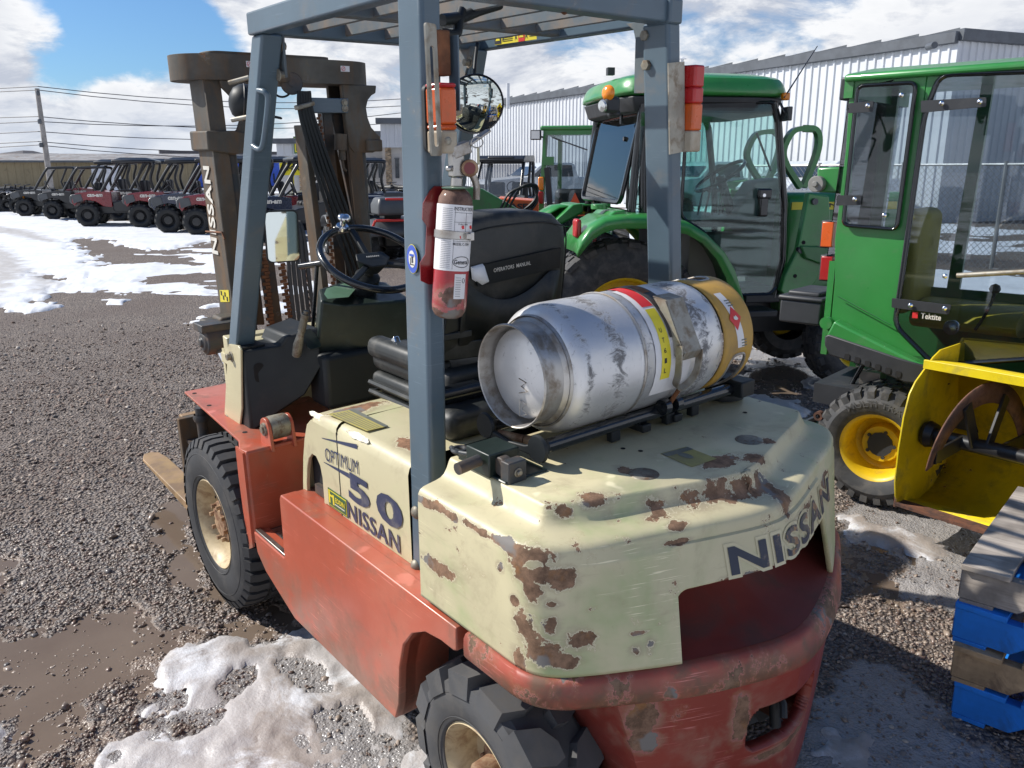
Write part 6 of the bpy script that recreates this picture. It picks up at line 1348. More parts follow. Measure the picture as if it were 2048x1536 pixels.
def poly_part(pts, thick, name, m, par, bevel=0, off=0, smooth=None):
    """flat panel from 3-D points with a thickness along its own normal"""
    pts = [Vector(p) for p in pts]; n = Vector()
    for i in range(len(pts)): a, b2 = pts[i], pts[(i + 1) % len(pts)]; n += a.cross(b2)
    n.normalize(); b = MB(); ex = (pts[1] - pts[0]).normalized(); ey = n.cross(ex)
    b.prism([((p - pts[0]).dot(ex), (p - pts[0]).dot(ey)) for p in pts], pts[0] + n * off, ex, ey, n, thick); return b.build(name, m, par, bevel=bevel)
def rounded(pts, r, n=4):
    """round the corners of a 3-D polygon"""
    pts = [Vector(p) for p in pts]; o = []
    for i, p in enumerate(pts):
        a, c = pts[i - 1], pts[(i + 1) % len(pts)]; da, dc = (a - p), (c - p); k = min(r, da.length * .45, dc.length * .45); p0, p1 = p + da.normalized() * k, p + dc.normalized() * k
        for j in range(n + 1): t = j / n; o.append(p0 * (1 - t) ** 2 + p * 2 * t * (1 - t) + p1 * t * t)
    return o
def gasket(pts, r, name, m, par): b = MB(); b.tube(pts, r, 6, cap=False, close=True); return b.build(name, m, par, smooth=60)

# ---- cab tractor behind the gas tank
c0 = W(1248, 658, 5.5); phi = rad(10); fx = HR * math.cos(phi) + HF * math.sin(phi); fy = Z_.cross(fx)
org = c0 + fy * .72; org.z = zg(org.x, org.y); M1 = frame(org, phi); L1 = Loc(M1)
T1 = empty('cab_tractor', 'large green cab tractor with tinted glass and front loader behind the gas tank', 'tractor', mw=M1, group='green tractors parked on the lot')
YS = .60
def p1(px, py, y=YS): return L1(px, py, 'y', -y)
for s in (1, -1): tyre_wheel(T1, (0, .72 * s, .57), .57, .34, .31, s, 22, dish=.10); tyre_wheel(T1, (1.85, .64 * s, .36), .36, .24, .19, s, 18)
b = MB(); b.box((.95, 0, .55), (2.3, .34, .35)); b.box((.1, 0, .62), (.5, .5, .5)); b.cyl((0, -.6, .58), (0, .6, .58), .09, 14); b.cyl((1.85, -.55, .36), (1.85, .55, .36), .06, 12); b.build('chassis', 'dark_plastic', T1)
# fender with flare: arc seen at the back, runs up and over the tyre
for s in (1, -1):
    fa = [p1(1135, 498), p1(1145, 470), p1(1163, 446), p1(1190, 430), p1(1230, 425), p1(1290, 426), p1(1350, 438), p1(1385, 460), p1(1420, 495), p1(1440, 530), p1(1455, 580), p1(1462, 625)]
    fi = [p1(1153, 487), p1(1165, 473), p1(1185, 460), p1(1210, 453), p1(1240, 452), p1(1290, 452), p1(1345, 463), p1(1375, 480), p1(1402, 510), p1(1420, 545), p1(1434, 590), p1(1440, 625)]
    out = [Vector((p.x, (.86) * s, p.z - .012)) for p in fa]; mid_ = [Vector((p.x, .78 * s, p.z)) for p in fa]; inn = [Vector((p.x + .0, .42 * s, p.z + .0)) for p in fa]; low = [Vector((p.x, .86 * s, p.z)) for p in fi]
    b = MB(); rows_ = [[Vector((q.x, .865 * s, q.z)) for q in fi], [Vector((p.x, .865 * s, p.z - .03)) for p in fa], [Vector((p.x, .845 * s, p.z - .008)) for p in fa], mid_, inn]; n = len(fa)
    b.add([p for r in rows_ for p in r], [(i * n + j, i * n + j + 1, (i + 1) * n + j + 1, (i + 1) * n + j) for i in range(4) for j in range(n - 1)]); f_ = b.build('fender', 'jd_green', T1, smooth=60, recalc=False); so = f_.modifiers.new('t', 'SOLIDIFY'); so.thickness = .012
    b = MB(); q = [Vector((p.x, .62 * s, p.z)) for p in (p1(1160, 470), p1(1215, 420), p1(1240, 418), p1(1240, 440), p1(1165, 480))]; b.prism([(v_.x, v_.z) for v_ in q], (0, .35 * s, 0), X_, Z_, Y_ * s, .40); b.build('fender_shoulder', 'jd_green', T1, bevel=.03, seg=3)
b = MB(); b.cyl(p1(1198, 418, .55), p1(1198, 408, .55), .055, 18); b.build('filler_cap', 'jd_green', T1, bevel=.004); b = MB(); b.box(p1(1160, 447, .72) + Vector((-.02, 0, -.03)), (.04, .10, .12)); b.build('rear_lamp', 'lens_red', T1, bevel=.015)
# cab: roof
zr0 = p1(1400, 193).z; rf = [(-.05, .50), (-.02, .62), (.10, .67), (1.30, .66), (1.40, .60), (1.44, .45)]
xa, xb = p1(1198, 185).x + .11, p1(1584, 190).x + .06
def roof_ring(z, k, dx=0): 
    P_ = [(xa + .02, .40), (xa + .10, .60), (xa + .30, .655), (xb - .30, .655), (xb - .08, .60), (xb, .42)]; P_ = P_ + [(x, -y) for x, y in P_[::-1]]; cx_ = (xa + xb) / 2; return [Vector((cx_ + (x - cx_) * k + dx, y * k, z)) for x, y in P_]
zt = p1(1300, 148, .3).z
b = MB(); b.ring_loft([roof_ring(zr0 - .005, .985), roof_ring(zr0 + .02, 1.0), roof_ring(zr0 + .05, .995), roof_ring(zr0 + .13, .955), roof_ring(zt - .03, .86), roof_ring(zt, .74), roof_ring(zt + .008, .4)]); b.build('roof', 'jd_green', T1, smooth=50, sub=1)
b = MB(); b.ring_loft([roof_ring(zr0 - .10, .90), roof_ring(zr0, .95)]); b.build('roof_lining', 'dark_plastic', T1, bevel=.01)
# cab frame posts on both sides, door glass
def post1(pts, r, y, nm='cab_post', m='black_gloss'):
    for s in (1, -1): b = MB(); b.tube([Vector((p.x, y * s, p.z)) for p in pts], r, 8); b.build(nm, m, T1, smooth=50)
zb = p1(1480, 590).z
door = [p1(1375, 205), p1(1548, 205), p1(1556, 230), p1(1568, 430), p1(1562, 560), p1(1542, 588), p1(1475, 590), p1(1455, 560), p1(1440, 510), p1(1410, 465), p1(1370, 440), p1(1362, 430)]
front_post = [p1(1548, 205), p1(1558, 240), p1(1569, 400), p1(1566, 520), p1(1548, 595)]; bpost = [p1(1305, 200), p1(1290, 330), p1(1290, 440)]
for s in (1, -1):
    dr = [Vector((p.x, YS * s, p.z)) for p in door]; poly_part(rounded(dr, .04), .006, 'door_glass', 'glass_teal', T1); gasket(rounded(dr, .04), .012, 'door_seal', 'black_gloss', T1)
    b = MB(); b.tube([Vector((p.x, .585 * s, p.z)) for p in front_post], .028, 8); b.build('cab_post', 'black_gloss', T1, smooth=50)
    b = MB(); b.tube([Vector((p.x, .575 * s, p.z)) for p in bpost], .035, 8); b.build('cab_post', 'black_gloss', T1, smooth=50)
    b = MB(); b.bar(Vector((p1(1490, 595).x, .56 * s, zb - .03)), Vector((p1(1560, 595).x, .56 * s, zb - .03)), .10, .06); b.box(((p1(1440, 600).x + p1(1560, 600).x) / 2, .5 * s, zb - .14), (.42, .24, .05)); b.build('cab_sill', 'dark_plastic', T1, bevel=.01)
    b = MB(); b.tube([Vector((p1(1345, 205).x, .565 * s, p1(1345, 205).z)), Vector((p1(1545, 205).x, .565 * s, p1(1545, 205).z))], .03, 8); b.build('door_header', 'black_gloss', T1, smooth=50)
hx_ = p1(1523, 405); b = MB(); b.box(hx_ + Vector((0, -.02, 0)), (.065, .05, .19)); b.box(hx_ + Vector((.0, -.03, .06)), (.10, .04, .07)); b.build('door_handle', 'black_gloss', T1, bevel=.012, seg=3); b = MB(); b.cyl(hx_ + Vector((-.01, -.04, .05)), hx_ + Vector((-.01, -.056, .05)), .012, 12); b.build('door_lock', 'chrome', T1)
# rear wall of the cab with its window
xr = p1(1225, 300, .55).x + .14
rw = [(xr + .06, .52, p1(1230, 225, .5).z), (xr + .06, -.52, p1(1230, 225, .5).z), (xr - .06, -.50, p1(1230, 405, .5).z), (xr - .06, .50, p1(1230, 405, .5).z)]
poly_part(rounded(rw, .06), .006, 'rear_glass', 'glass_clear', T1); gasket(rounded(rw, .06), .018, 'rear_window_seal', 'black_gloss', T1)
for s in (1, -1): b = MB(); b.tube([Vector((xr + .06, .55 * s, zr0 - .05)), Vector((xr + .02, .56 * s, 1.6)), Vector((xr, .56 * s, p1(1290, 440).z))], .03, 8); b.build('rear_post', 'black_gloss', T1, smooth=50)
side_w = [Vector((xr + .07, .585, zr0 - .10)), Vector((p1(1292, 210).x - .03, .59, zr0 - .10)), Vector((p1(1285, 430).x - .04, .59, p1(1285, 428).z)), Vector((xr + .02, .585, p1(1285, 428).z))]
for s in (1, -1): q = [Vector((p.x, p.y * s, p.z)) for p in side_w]; poly_part(q, .006, 'quarter_glass', 'glass_clear', T1)
b = MB(); b.box((.55, 0, p1(1290, 440).z - .03), (1.0, 1.12, .05)); b.build('cab_shelf', 'dark_plastic', T1)
for k, (px, py) in enumerate(((1277, 380), (1277, 408))): pass
# lamps, mirrors, wiper, aerial
b = MB(); c = p1(1217, 186, .60); b.lathe([(.0001, .03), (.03, .027), (.048, .01), (.05, 0), (.0001, -.02)], c, (-.8, -.6, 0), 20); b.build('indicator', 'lens_amber', T1, smooth=50)
b = MB(); b.box(p1(1222, 210, .57), (.10, .10, .10)); b.box(p1(1228, 228, .52), (.08, .08, .05)); b.build('lamp_cluster', 'dark_plastic', T1, bevel=.02); b = MB(); b.lathe([(.0001, .02), (.035, .012), (.04, 0)], p1(1206, 212, .60), (-.9, -.4, -.2), 16); b.build('rear_work_lamp', 'lens_clear', T1, smooth=50)
b = MB(); b.box(p1(1221, 143, .1), (.05, .05, .05)); b.build('beacon_stub', 'dark_plastic', T1)
b = MB(); b.box(p1(1573, 228, .66), (.03, .11, .09)); b.tube([p1(1560, 205, .62), p1(1570, 226, .66)], .01, 6); b.build('door_mirror', 'black_gloss', T1, bevel=.015)
b = MB(); b.box(p1(1571, 193, .60), (.05, .05, .05)); b.build('indicator', 'lens_amber', T1, bevel=.012); b = MB(); b.tube([p1(1568, 196, .62), p1(1635, 92, .62)], [.006, .003], 6); b.build('aerial', 'black_gloss', T1)
b = MB(); b.tube([p1(1513, 265, .2), p1(1542, 342, .2)], .008, 6); b.build('wiper', 'black_gloss', T1)
b = MB(); b.tube([p1(1243, 220, .3), p1(1243, 248, .3)], .012, 6); b.cyl(p1(1255, 278, .3), p1(1255, 278, .3) + Vector((-.03, 0, 0)), .016, 10); b.build('rear_wiper', 'black_gloss', T1)
# interior: seat, wheel, console
b = MB(); b.box((p1(1330, 430, 0).x, 0, 1.0), (.5, .5, .12)); b.box((p1(1300, 380, 0).x + .05, 0, 1.28), (.12, .46, .55)); b.build('seat', 'dark_plastic', T1, bevel=.05, seg=3)
b = MB(); sc2 = p1(1440, 352, 0); b.tube([sc2 + Vector((.17 * math.cos(k), .19 * math.sin(k), .11 * math.cos(k))) for k in np.linspace(0, 6.28, 28, endpoint=False)], .014, 8, cap=False, close=True); b.tube([sc2, sc2 + Vector((.14, 0, -.35))], .035, 10); b.build('cab_steering_wheel', 'black_gloss', T1, smooth=50)
b = MB(); b.prism([(p1(a_, c_, 0).x, p1(a_, c_, 0).z) for a_, c_ in ((1455, 430), (1500, 362), (1545, 355), (1550, 560), (1500, 500))], (0, -.12, 0), X_, Z_, Y_, .24); b.build('console', 'cab_interior', T1, bevel=.03, seg=3)
b = MB()
for k in range(4): p = p1(1395 + k * 14, 430, .3); b.tube([p, p + Vector((.03, 0, .16))], .008, 6); b.lathe([(.0001, .02), (.018, .01), (.018, -.01)], p + Vector((.03, 0, .17)), Z_, 10)
b.build('control_lever', 'black_gloss', T1, smooth=50)
b = MB(); b.box(((p1(1400, 500).x + p1(1540, 500).x) / 2, -.35, 1.0), (.6, .3, .3)); b.build('cab_floor', 'cab_interior', T1)
# bonnet, loader post, arm and the guard hoop
hz = p1(1600, 385, .3).z; b = MB(); x0, x1 = p1(1575, 400, .3).x, p1(1575, 400, .3).x + 1.0
b.ring_loft([[Vector((x, y, z)) for y, z in ((.32, .55), (.32, hz - .06), (.25, hz), (-.25, hz), (-.32, hz - .06), (-.32, .55))] for x in (x0, x1 - .2, x1)]); b.build('bonnet', 'jd_green', T1, bevel=.03, seg=3)
b = MB(); c = p1(1590, 412, .325); b.box((x0 + .45, -.3235, c.z), (.85, .003, .055)); db = b.build('name_band', 'print_yellow', T1); letters('band_lettering', 'JOHN DEERE', (x0 + .42, -.327, c.z), X_, Z_, .62, .038, 'print_black', db, bold=.02)
la = [p1(1612, 385, .62), p1(1652, 392, .62), p1(1655, 440, .62), p1(1640, 520, .62), p1(1628, 560, .62), p1(1605, 590, .62), p1(1575, 600, .62), p1(1556, 580, .62), p1(1565, 550, .62), p1(1590, 500, .62)]
for s in (1, -1):
    b = MB(); b.prism([(p.x, p.z) for p in la], (0, .60 * s, 0), X_, Z_, Y_ * s, .06); lp = b.build('loader_post', 'jd_green', T1, bevel=.008)
    if s < 0:
        for (px, py) in ((1607, 485), (1595, 498), (1590, 552)): b = MB(); q = p1(px, py, .6605); b.cyl(q, q - Y_ * .003, .014, 12); b.build('bolt_hole', 'insideblack', lp)
        for (px, py) in ((1628, 403), (1600, 500), (1633, 498)): b = MB(); q = p1(px, py, .661); b.cyl(q, q - Y_ * .02, .022, 14); b.build('pin', 'gunmetal', lp)
    b = MB(); b.prism([(p.x, p.z) for p in (p1(1590, 490, .62), p1(1640, 492, .62), p1(1655, 510, .62), p1(1655, 535, .62), p1(1600, 515, .62))], (0, .67 * s, 0), X_, Z_, Y_ * s, .03); b.build('loader_arm', 'jd_green_dull', T1, bevel=.01)
for y in (.30, -.28):
    hoop = [p1(1600, 375, .3), p1(1572, 330, .3), p1(1566, 300, .3), p1(1583, 265, .3), p1(1605, 257, .3), p1(1628, 258, .3), p1(1637, 275, .3), p1(1632, 310, .3), p1(1606, 375, .3)]
    hoop = [Vector((p.x, -y, p.z)) for p in hoop]; b = MB(); b.tube(spline(hoop, 4), 1, sec=[(-.028, -.018), (.028, -.018), (.028, .018), (-.028, .018)]); b.build('brush_guard', 'jd_green', T1, smooth=50)
    if y > 0: b = MB(); b.bar(hoop[4].lerp(hoop[5], .1), hoop[4].lerp(hoop[5], .9), .05, .03, up=(0, 1, 0)); b.build('guard_plate', 'jd_green', T1)
b = MB()
for k in range(7): p = Vector((-.35 - .03 * k, .1 * k - .3, .75)); b.tube(spline([p, p + Vector((-.12, .05, .12)), p + Vector((-.1, .1, -.2)), p + Vector((.1, .12, -.3))], 4), .01, 6)
b.build('hydraulic_hose', 'black_plastic', T1, smooth=50); b = MB(); b.tube([(-.30, -.35, .95), (-.42, -.42, .50)], .018, 8); b.box((-.33, -.36, .9), (.03, .03, .14)); b.build('lift_link', 'jd_green_dull', T1); b = MB(); b.tube([p1(1190, 470, .5), p1(1188, 512, .5)], [.012, .022], 8); b.build('red_lever', 'lens_red', T1, smooth=50)

# ---- the nearer small tractor with a hard cab
c0 = W(1748, 897, 3.69); phi2 = rad(-42); fx2 = HR * math.cos(phi2) + HF * math.sin(phi2); fy2 = Z_.cross(fx2)
org = c0 + fy2 * .48; org.z = zg(org.x, org.y) ; M2 = frame(org, phi2); L2 = Loc(M2)
T2 = empty('small_tractor', 'small green lawn tractor with hinged cab windows beside the yellow snowblower', 'tractor', mw=M2, group='green tractors parked on the lot')
YR = -.40
def p2(px, py, y=YR): return L2(px, py, 'y', y)
wz = .292
# the two rear wheels; the near one shows its yellow rim
for s in (1, -1): tyre_wheel(T2, (0, .48 * s, wz), .292, .29, .158, s, 26, dish=.09, m_r='jd_yellow')
b = MB()
vf_ = fit_tris(text_tris('MULTI TRAC', 1, .01), .30, .030); cw2 = Vector((0, -.48 - .0185, wz))
b.add([cw2 + Vector(((.222 + v_.y) * math.sin(v_.x / .222), 0 if True else 0, (.222 + v_.y) * math.cos(v_.x / .222))) for v_ in vf_[0]], vf_[1]); b.build('tyre_lettering', 'rubber_worn', T2, recalc=False)
top_z = p2(1760, 150).z
pan = [p2(1700, 150), p2(1853, 145), p2(1830, 330), p2(1806, 520), p2(1785, 640), p2(1800, 665), p2(1855, 715), p2(1800, 712), p2(1660, 650), p2(1668, 560), p2(1668, 480), p2(1690, 300)]
def slab(pts, y0, th, name, m, bevel=.004, holes=()): b = MB(); b.prism([(p.x, p.z) for p in pts], (0, y0, 0), X_, Z_, Y_, th, holes=[[(p.x, p.z) for p in h] for h in holes]); return b.build(name, m, T2, bevel=bevel)
w1 = rounded([p2(1712, 165), p2(1840, 158), p2(1800, 466), p2(1682, 456)], .03); w1i = rounded([p2(1717, 172), p2(1834, 165), p2(1795, 459), p2(1688, 450)], .03)
slab(pan, YR + .01, .02, 'side_panel', 'jd_green', holes=[w1i[::-1]])
poly_part([p - Y_ * .012 for p in w1i], .005, 'hinged_window', 'glass_dark', T2); gasket([p - Y_ * .010 for p in w1i], .010, 'window_frame', 'black_gloss', T2)
# door glass to the right of it
dg = rounded([p2(1880, 150), p2(2300, 135), p2(2330, 700), p2(1870, 730), p2(1790, 650), p2(1798, 600), p2(1850, 230)], .05); poly_part([p - Y_ * .006 for p in dg], .005, 'door_glass', 'glass_dark', T2); gasket([p - Y_ * .006 for p in dg], .012, 'door_frame', 'black_gloss', T2)
slab([p2(1853, 145), p2(1882, 150), p2(1850, 230), p2(1820, 430), p2(1792, 640), p2(1785, 640), p2(1806, 520), p2(1830, 330)], YR + .012, .018, 'door_post', 'jd_green')
for q in (((1700, 207), (1750, 203), (1749, 224), (1699, 227)), ((1677, 390), (1726, 391), (1724, 410), (1676, 411)), ((1845, 202), (1975, 195), (1974, 214), (1845, 226)), ((1787, 595), (1905, 609), (1900, 628), (1786, 614))):
    sl = poly_part(rounded([p2(*c_) - Y_ * .022 for c_ in q], .006), .008, 'hinge_strap', 'dark_plastic', T2, bevel=.001); 
for (px, py) in ((1740, 212), (1807, 191), (1714, 398), (1773, 430), (1887, 207), (1963, 204), (1894, 551), (1825, 609), (1893, 615)):
    b = MB(); c = p2(px, py) - Y_ * .032; b.lathe([(.0001, -.006), (.008, -.004), (.011, 0)], c, Y_, 14); b.build('bolt_head', 'chrome', T2, smooth=60)
b = MB(); b.tube([p2(1920, 549) - Y_ * .05, p2(2060, 541) - Y_ * .05], .011, 8); b.build('gas_strut', 'zinc', T2, smooth=50)
ls = p2(1858, 632) - Y_ * .014; letters('cab_lettering', 'Tektite', ls + X_ * .012, X_, Z_, .085, .026, 'print_white', T2, bold=.02, lift=.0)
q = [p2(*c_) - Y_ * .014 for c_ in ((1827, 623), (1838, 624), (1837, 636), (1826, 635))]; b = MB(); b.add(q, [(0, 1, 2, 3)]); b.build('logo_square', 'print_red', T2, recalc=False)
# roof, rear wall, far side, floor and skirts
xa2, xb2 = p2(1700, 150).x, p2(2300, 135).x; rz = top_z
b = MB(); b.ring_loft([[Vector((x, y, z)) for x, y in ((xa2 - .02, -.42), (xb2, -.42), (xb2, .42), (xa2 - .02, .42))] for z in (rz - .02, rz + .01)] + [[Vector((x, y, rz + .035)) for x, y in ((xa2 + .08, -.34), (xb2 - .05, -.34), (xb2 - .05, .34), (xa2 + .08, .34))]]); b.build('roof', 'jd_green', T2, bevel=.012)
for y in (.40,): 
    b = MB(); b.prism([(xa2, rz), (xa2 + .05, rz), (xa2 + .02, .45), (xa2 - .05, .45)], (0, .13, 0), X_, Z_, Y_, .03); b.prism([(xa2 + .42, rz), (xa2 + .47, rz), (xa2 + .43, .45), (xa2 + .37, .45)], (0, .13, 0), X_, Z_, Y_, .03); b.prism([(xa2 - .05, .45), (xa2 + .9, .45), (xa2 + .9, 1.0), (xa2 - .03, 1.0)], (0, .13, 0), X_, Z_, Y_, .02); b.build('far_side_panel', 'jd_green_dull', T2)
b = MB(); b.box((xa2 + .0, 0, rz - .05), (.04, .80, .08)); b.build('rear_header', 'jd_green', T2); b = MB(); b.box((xa2 - .0, -.33, .92), (.03, .12, .46)); b.build('rear_wall', 'jd_green', T2); poly_part([(xa2, -.38, rz - .09), (xa2, .38, rz - .09), (xa2 - .03, .38, 1.15), (xa2 - .03, -.38, 1.15)], .004, 'rear_glass', 'glass_dark', T2)
sk = [p2(1650, 690, -.47), p2(1660, 710, -.47), p2(1740, 735, -.47), p2(1810, 765, -.47), p2(1900, 770, -.47), p2(1880, 740, -.47), p2(1800, 715, -.47), p2(1660, 668, -.47), p2(1650, 672, -.47)]
b = MB(); b.prism([(p.x, p.z) for p in sk], (0, -.48, 0), X_, Z_, Y_, .06); skt = b.build('skirt', 'dark_plastic', T2, bevel=.008)
for k in range(6): px, py = 1694 + k * 20.5, 713 + k * 7; q = p2(px, py, -.482); b = MB(); b.prism(rrect(-.012, -.016, .012, .014, .008), q, X_, Z_, Y_ * -1, .002); b.build('skirt_slot', 'insideblack', skt)
b = MB(); pl2 = [p2(1655, 672, -.45), p2(1672, 640, -.45), p2(1700, 655, -.45), p2(1800, 705, -.45), p2(1880, 742, -.45), p2(1800, 722, -.45)]; b.prism([(p.x, p.z) for p in pl2], (0, -.475, 0), X_, Z_, Y_, .07); b.build('fender', 'jd_green', T2, bevel=.01)
b = MB(); q = p2(1656, 645, -.40); b.cyl(q - Y_ * .03, q, .03, 18); b.build('hitch_disc', 'jd_green', T2)
# green arm with a pale roller behind the cab
b = MB(); q = [p2(1625, 335), p2(1690, 333), p2(1690, 388), p2(1625, 385)]; b.prism([(p.x, p.z) for p in q], (0, YR + .05, 0), X_, Z_, Y_, .05); b.build('cab_bracket', 'jd_green', T2, bevel=.01)
b = MB(); c = p2(1636, 368, YR + .04); b.cyl(c - Y_ * .03, c + Y_ * .01, .038, 22); b.cyl(c - Y_ * .045, c, .014, 8); b.build('bracket_roller', 'cab_interior', T2, bevel=.003)
b = MB(); b.tube([p2(1678, 592) - Y_ * .0115, p2(1785, 650) - Y_ * .0115], .003, 4); b.build('panel_seam', 'jd_green_dull', T2)
for (q0, m_, m2_) in (((1646, 440, 1666, 496), 'dark_plastic', 'lens_orange'), ((1644, 508, 1664, 562), 'dark_plastic', 'lens_red')):
    a_, c_ = p2(q0[0], q0[1], YR + .06), p2(q0[2], q0[3], YR + .06); cc = (a_ + c_) / 2; b = MB(); b.box(cc, (.05, .07, abs(a_.z - c_.z))); lmp = b.build('rear_lamp', m_, T2, bevel=.006); b = MB(); b.box(cc + Vector((.012, -.02, 0)), (.055, .05, abs(a_.z - c_.z) * .9)); b.build('lamp_lens', m2_, lmp, bevel=.004)
b = MB(); q = p2(1698, 178, YR + .05); b.box(q, (.06, .07, .10)); b.box(q + Vector((.01, 0, -.07)), (.02, .03, .06)); b.build('roof_lamp', 'dark_plastic', T2, bevel=.008)
# black battery box on the back
b = MB(); cb = p2(1634, 610, -.12); b.box(cb + Vector((-.02, 0, -.02)), (.22, .34, .12)); b.box(cb + Vector((-.02, 0, .05)), (.24, .36, .025)); b.box(cb + Vector((-.02, 0, .07)), (.17, .28, .03)); b.build('tool_box', 'dark_plastic', T2, bevel=.012, seg=3)
# seat, dash, lever inside
b = MB(); sxx = p2(1950, 620, .0); b.ring_loft([[Vector((sxx.x - .28 + .56 * (k / 10), 0, 0)) + Vector((0, .24 * math.cos(a2), .07 * math.sin(a2) + sxx.z - .03)) * 1.0 for a2 in np.linspace(0, 2 * PI, 16, endpoint=False)] for k in range(1, 10)]); b.build('seat', 'seat_yellow', T2, smooth=60)
b = MB(); b.box((sxx.x - .30, 0, sxx.z + .22), (.12, .42, .50)); b.build('seat_back', 'seat_yellow', T2, bevel=.05, seg=4)
b = MB(); b.tube(spline([p2(1950, 660, -.3), p2(1970, 630, -.3), p2(1985, 600, -.3), p2(1990, 582, -.3)], 4), .007, 8); b.lathe([(.0001, .024), (.018, .016), (.024, 0), (.018, -.016), (.0001, -.024)], p2(1990, 578, -.3), Z_, 16); b.build('control_lever', 'black_gloss', T2, smooth=60)
b = MB(); q = p2(1902, 655, -.385); b.lathe([(.0001, .012), (.028, .008), (.034, 0), (.03, -.03)], q, Y_ * -1, 24); b.build('work_lamp', 'lens_clear', T2, smooth=50)
b = MB(); b.box((sxx.x + .0, .0, .48), (1.2, .72, .10)); b.box((sxx.x + .55, 0, .75), (.25, .5, .5)); b.box((.25, 0, .35), (1.2, .3, .2)); b.cyl((0, -.4, wz), (0, .4, wz), .06, 12); b.build('floor_pan', 'dark_plastic', T2)
b = MB(); b.tube([p2(1730, 722, -.25), p2(1665, 835, -.25)], .012, 8); b.tube([p2(1640, 832, -.25), p2(1600, 850, -.25)], .02, 8); b.box(p2(1655, 855, -.25), (.16, .03, .03)); b.build('lift_arm', 'black_gloss', T2, smooth=50)
b = MB(); q = p2(1637, 832, -.26); b.lathe([(.012, .01), (.024, .01), (.024, -.03), (.012, -.03)], q, Y_ * -1, 18); b.tube([p2(1655, 825, -.26), p2(1668, 880, -.26)], .008, 6); b.build('lift_eye', 'auger_rust', T2, smooth=50)
b = MB(); b.tube([p2(1712, 730, -.2), p2(1735, 740, -.2), p2(1760, 735, -.2)], .006, 6); b.box(p2(1745, 760, -.15), (.10, .1, .1)); b.build('hitch_clip', 'steel', T2)

# ---- yellow snowblower in front of the small tractor
cB = W(1832, 1000, 3.42); phb = rad(-52)
fxb = HR * math.cos(phb) + HF * math.sin(phb)              # direction across the blower, left end to right end
fyb = Z_.cross(fxb); M3 = Matrix(((fxb.x, fyb.x, 0, cB.x), (fxb.y, fyb.y, 0, cB.y), (0, 0, 1, cB.z), (0, 0, 0, 1))); L3 = Loc(M3)
SB = empty('snowblower', 'rusty yellow snowblower housing with open auger beside the turf wheel', 'snowblower', mw=M3)
def p3(px, py, y): return L3(px, py, 'y', y)
H_ = p3(1880, 700, 0).z; Wb = 1.25; D_ = .42
sp3 = [(-.06, .02), (-.10, .10), (-.095, H_ * .55), (-.075, H_ * .78), (.02, H_ * .93), (.10, H_ * 1.0), (.30, H_ * 1.0), (.34, .80 * H_), (.40, .5 * H_), (.36, .10), (.20, .02)]
# y is depth here: plates lie across x
for x in (0.0, Wb):
    b = MB(); pr = [(-.17, .03), (-.20, .07), (-.22, .14), (-.225, H_ * .42), (-.215, H_ * .62), (-.19, H_ * .76), (-.15, H_ * .83), (-.02, H_ * .955), (.04, H_ * .99), (.26, H_ * 1.0), (.28, H_ * .88), (.30, H_ * .5), (.28, .12), (.16, .01), (-.10, .0)]
    b.prism(pr, (x - .004, 0, 0), Y_, Z_, X_, .008); b.build('side_plate', 'blower_yellow', SB, bevel=.002)
b = MB(); arc = [(-.10, .02), (.02, .0), (.14, .03), (.24, .12), (.29, .28), (.28, H_ * .62), (.24, H_ * .82), (.14, H_ * .90), (.02, H_ * .93), (-.08, H_ * .945)]
o_ = [Vector((0, y, z)) for y, z in arc]; e_ = [Vector((Wb, y, z)) for y, z in arc]; n = len(arc); b.add(o_ + e_, [(i, i + 1, n + i + 1, n + i) for i in range(n - 1)]); hs = b.build('housing', 'blower_yellow', SB, smooth=40, recalc=False); so = hs.modifiers.new('t', 'SOLIDIFY'); so.thickness = .006
b = MB(); b.hexa([Vector((0, -.10, H_ * .955)), Vector((0, -.10, H_ * .90)), Vector((0, -.085, H_ * .90)), Vector((0, -.085, H_ * .955))], [Vector((Wb, -.10, H_ * .955)), Vector((Wb, -.10, H_ * .90)), Vector((Wb, -.085, H_ * .90)), Vector((Wb, -.085, H_ * .955))]); b.build('top_lip', 'blower_yellow', SB, bevel=.002)
b = MB(); b.bar((0, -.16, .03), (Wb, -.16, .03), .07, .012); b.build('cutting_edge', 'auger_rust', SB); b = MB(); b.box((-.012, -.02, .05), (.014, .30, .09)); b.build('skid_shoe', 'auger_rust', SB, bevel=.003)
zc = H_ * .47; yc = -.03; R3 = H_ * .40
b = MB(); b.cyl((.03, yc, zc), (Wb - .03, yc, zc), .032, 16); sh_ = b.build('auger_shaft', 'auger_black', SB, smooth=50)
# ribbon flights
for (xa_, xb_, sg) in ((.16, .34, 1), (1.05, .80, -1)):
    b = MB(); n = 60; ins, outs = [], []
    for k in range(n + 1):
        th = rad(195) - 2 * PI * .60 * k / n; x = xa_ + (xb_ - xa_) * k / n; ins.append(Vector((x, yc + math.cos(th) * R3 * .68, zc + math.sin(th) * R3 * .68))); outs.append(Vector((x, yc + math.cos(th) * R3, zc + math.sin(th) * R3)))
    b.add(ins + outs, [(i, i + 1, n + 2 + i, n + 1 + i) for i in range(n)]); f_ = b.build('auger_flight', 'auger_rust', SB, recalc=False, smooth=60); so = f_.modifiers.new('t', 'SOLIDIFY'); so.thickness = .007
    for q in (.06, .34, .62, .90):
        k = int(q * n); m_ = (ins[k] + outs[k]) / 2; b = MB(); b.bar((m_.x, yc, zc), m_, .06, .012, up=(1, 0, 0)); b.build('auger_paddle', 'auger_black', SB, bevel=.002)
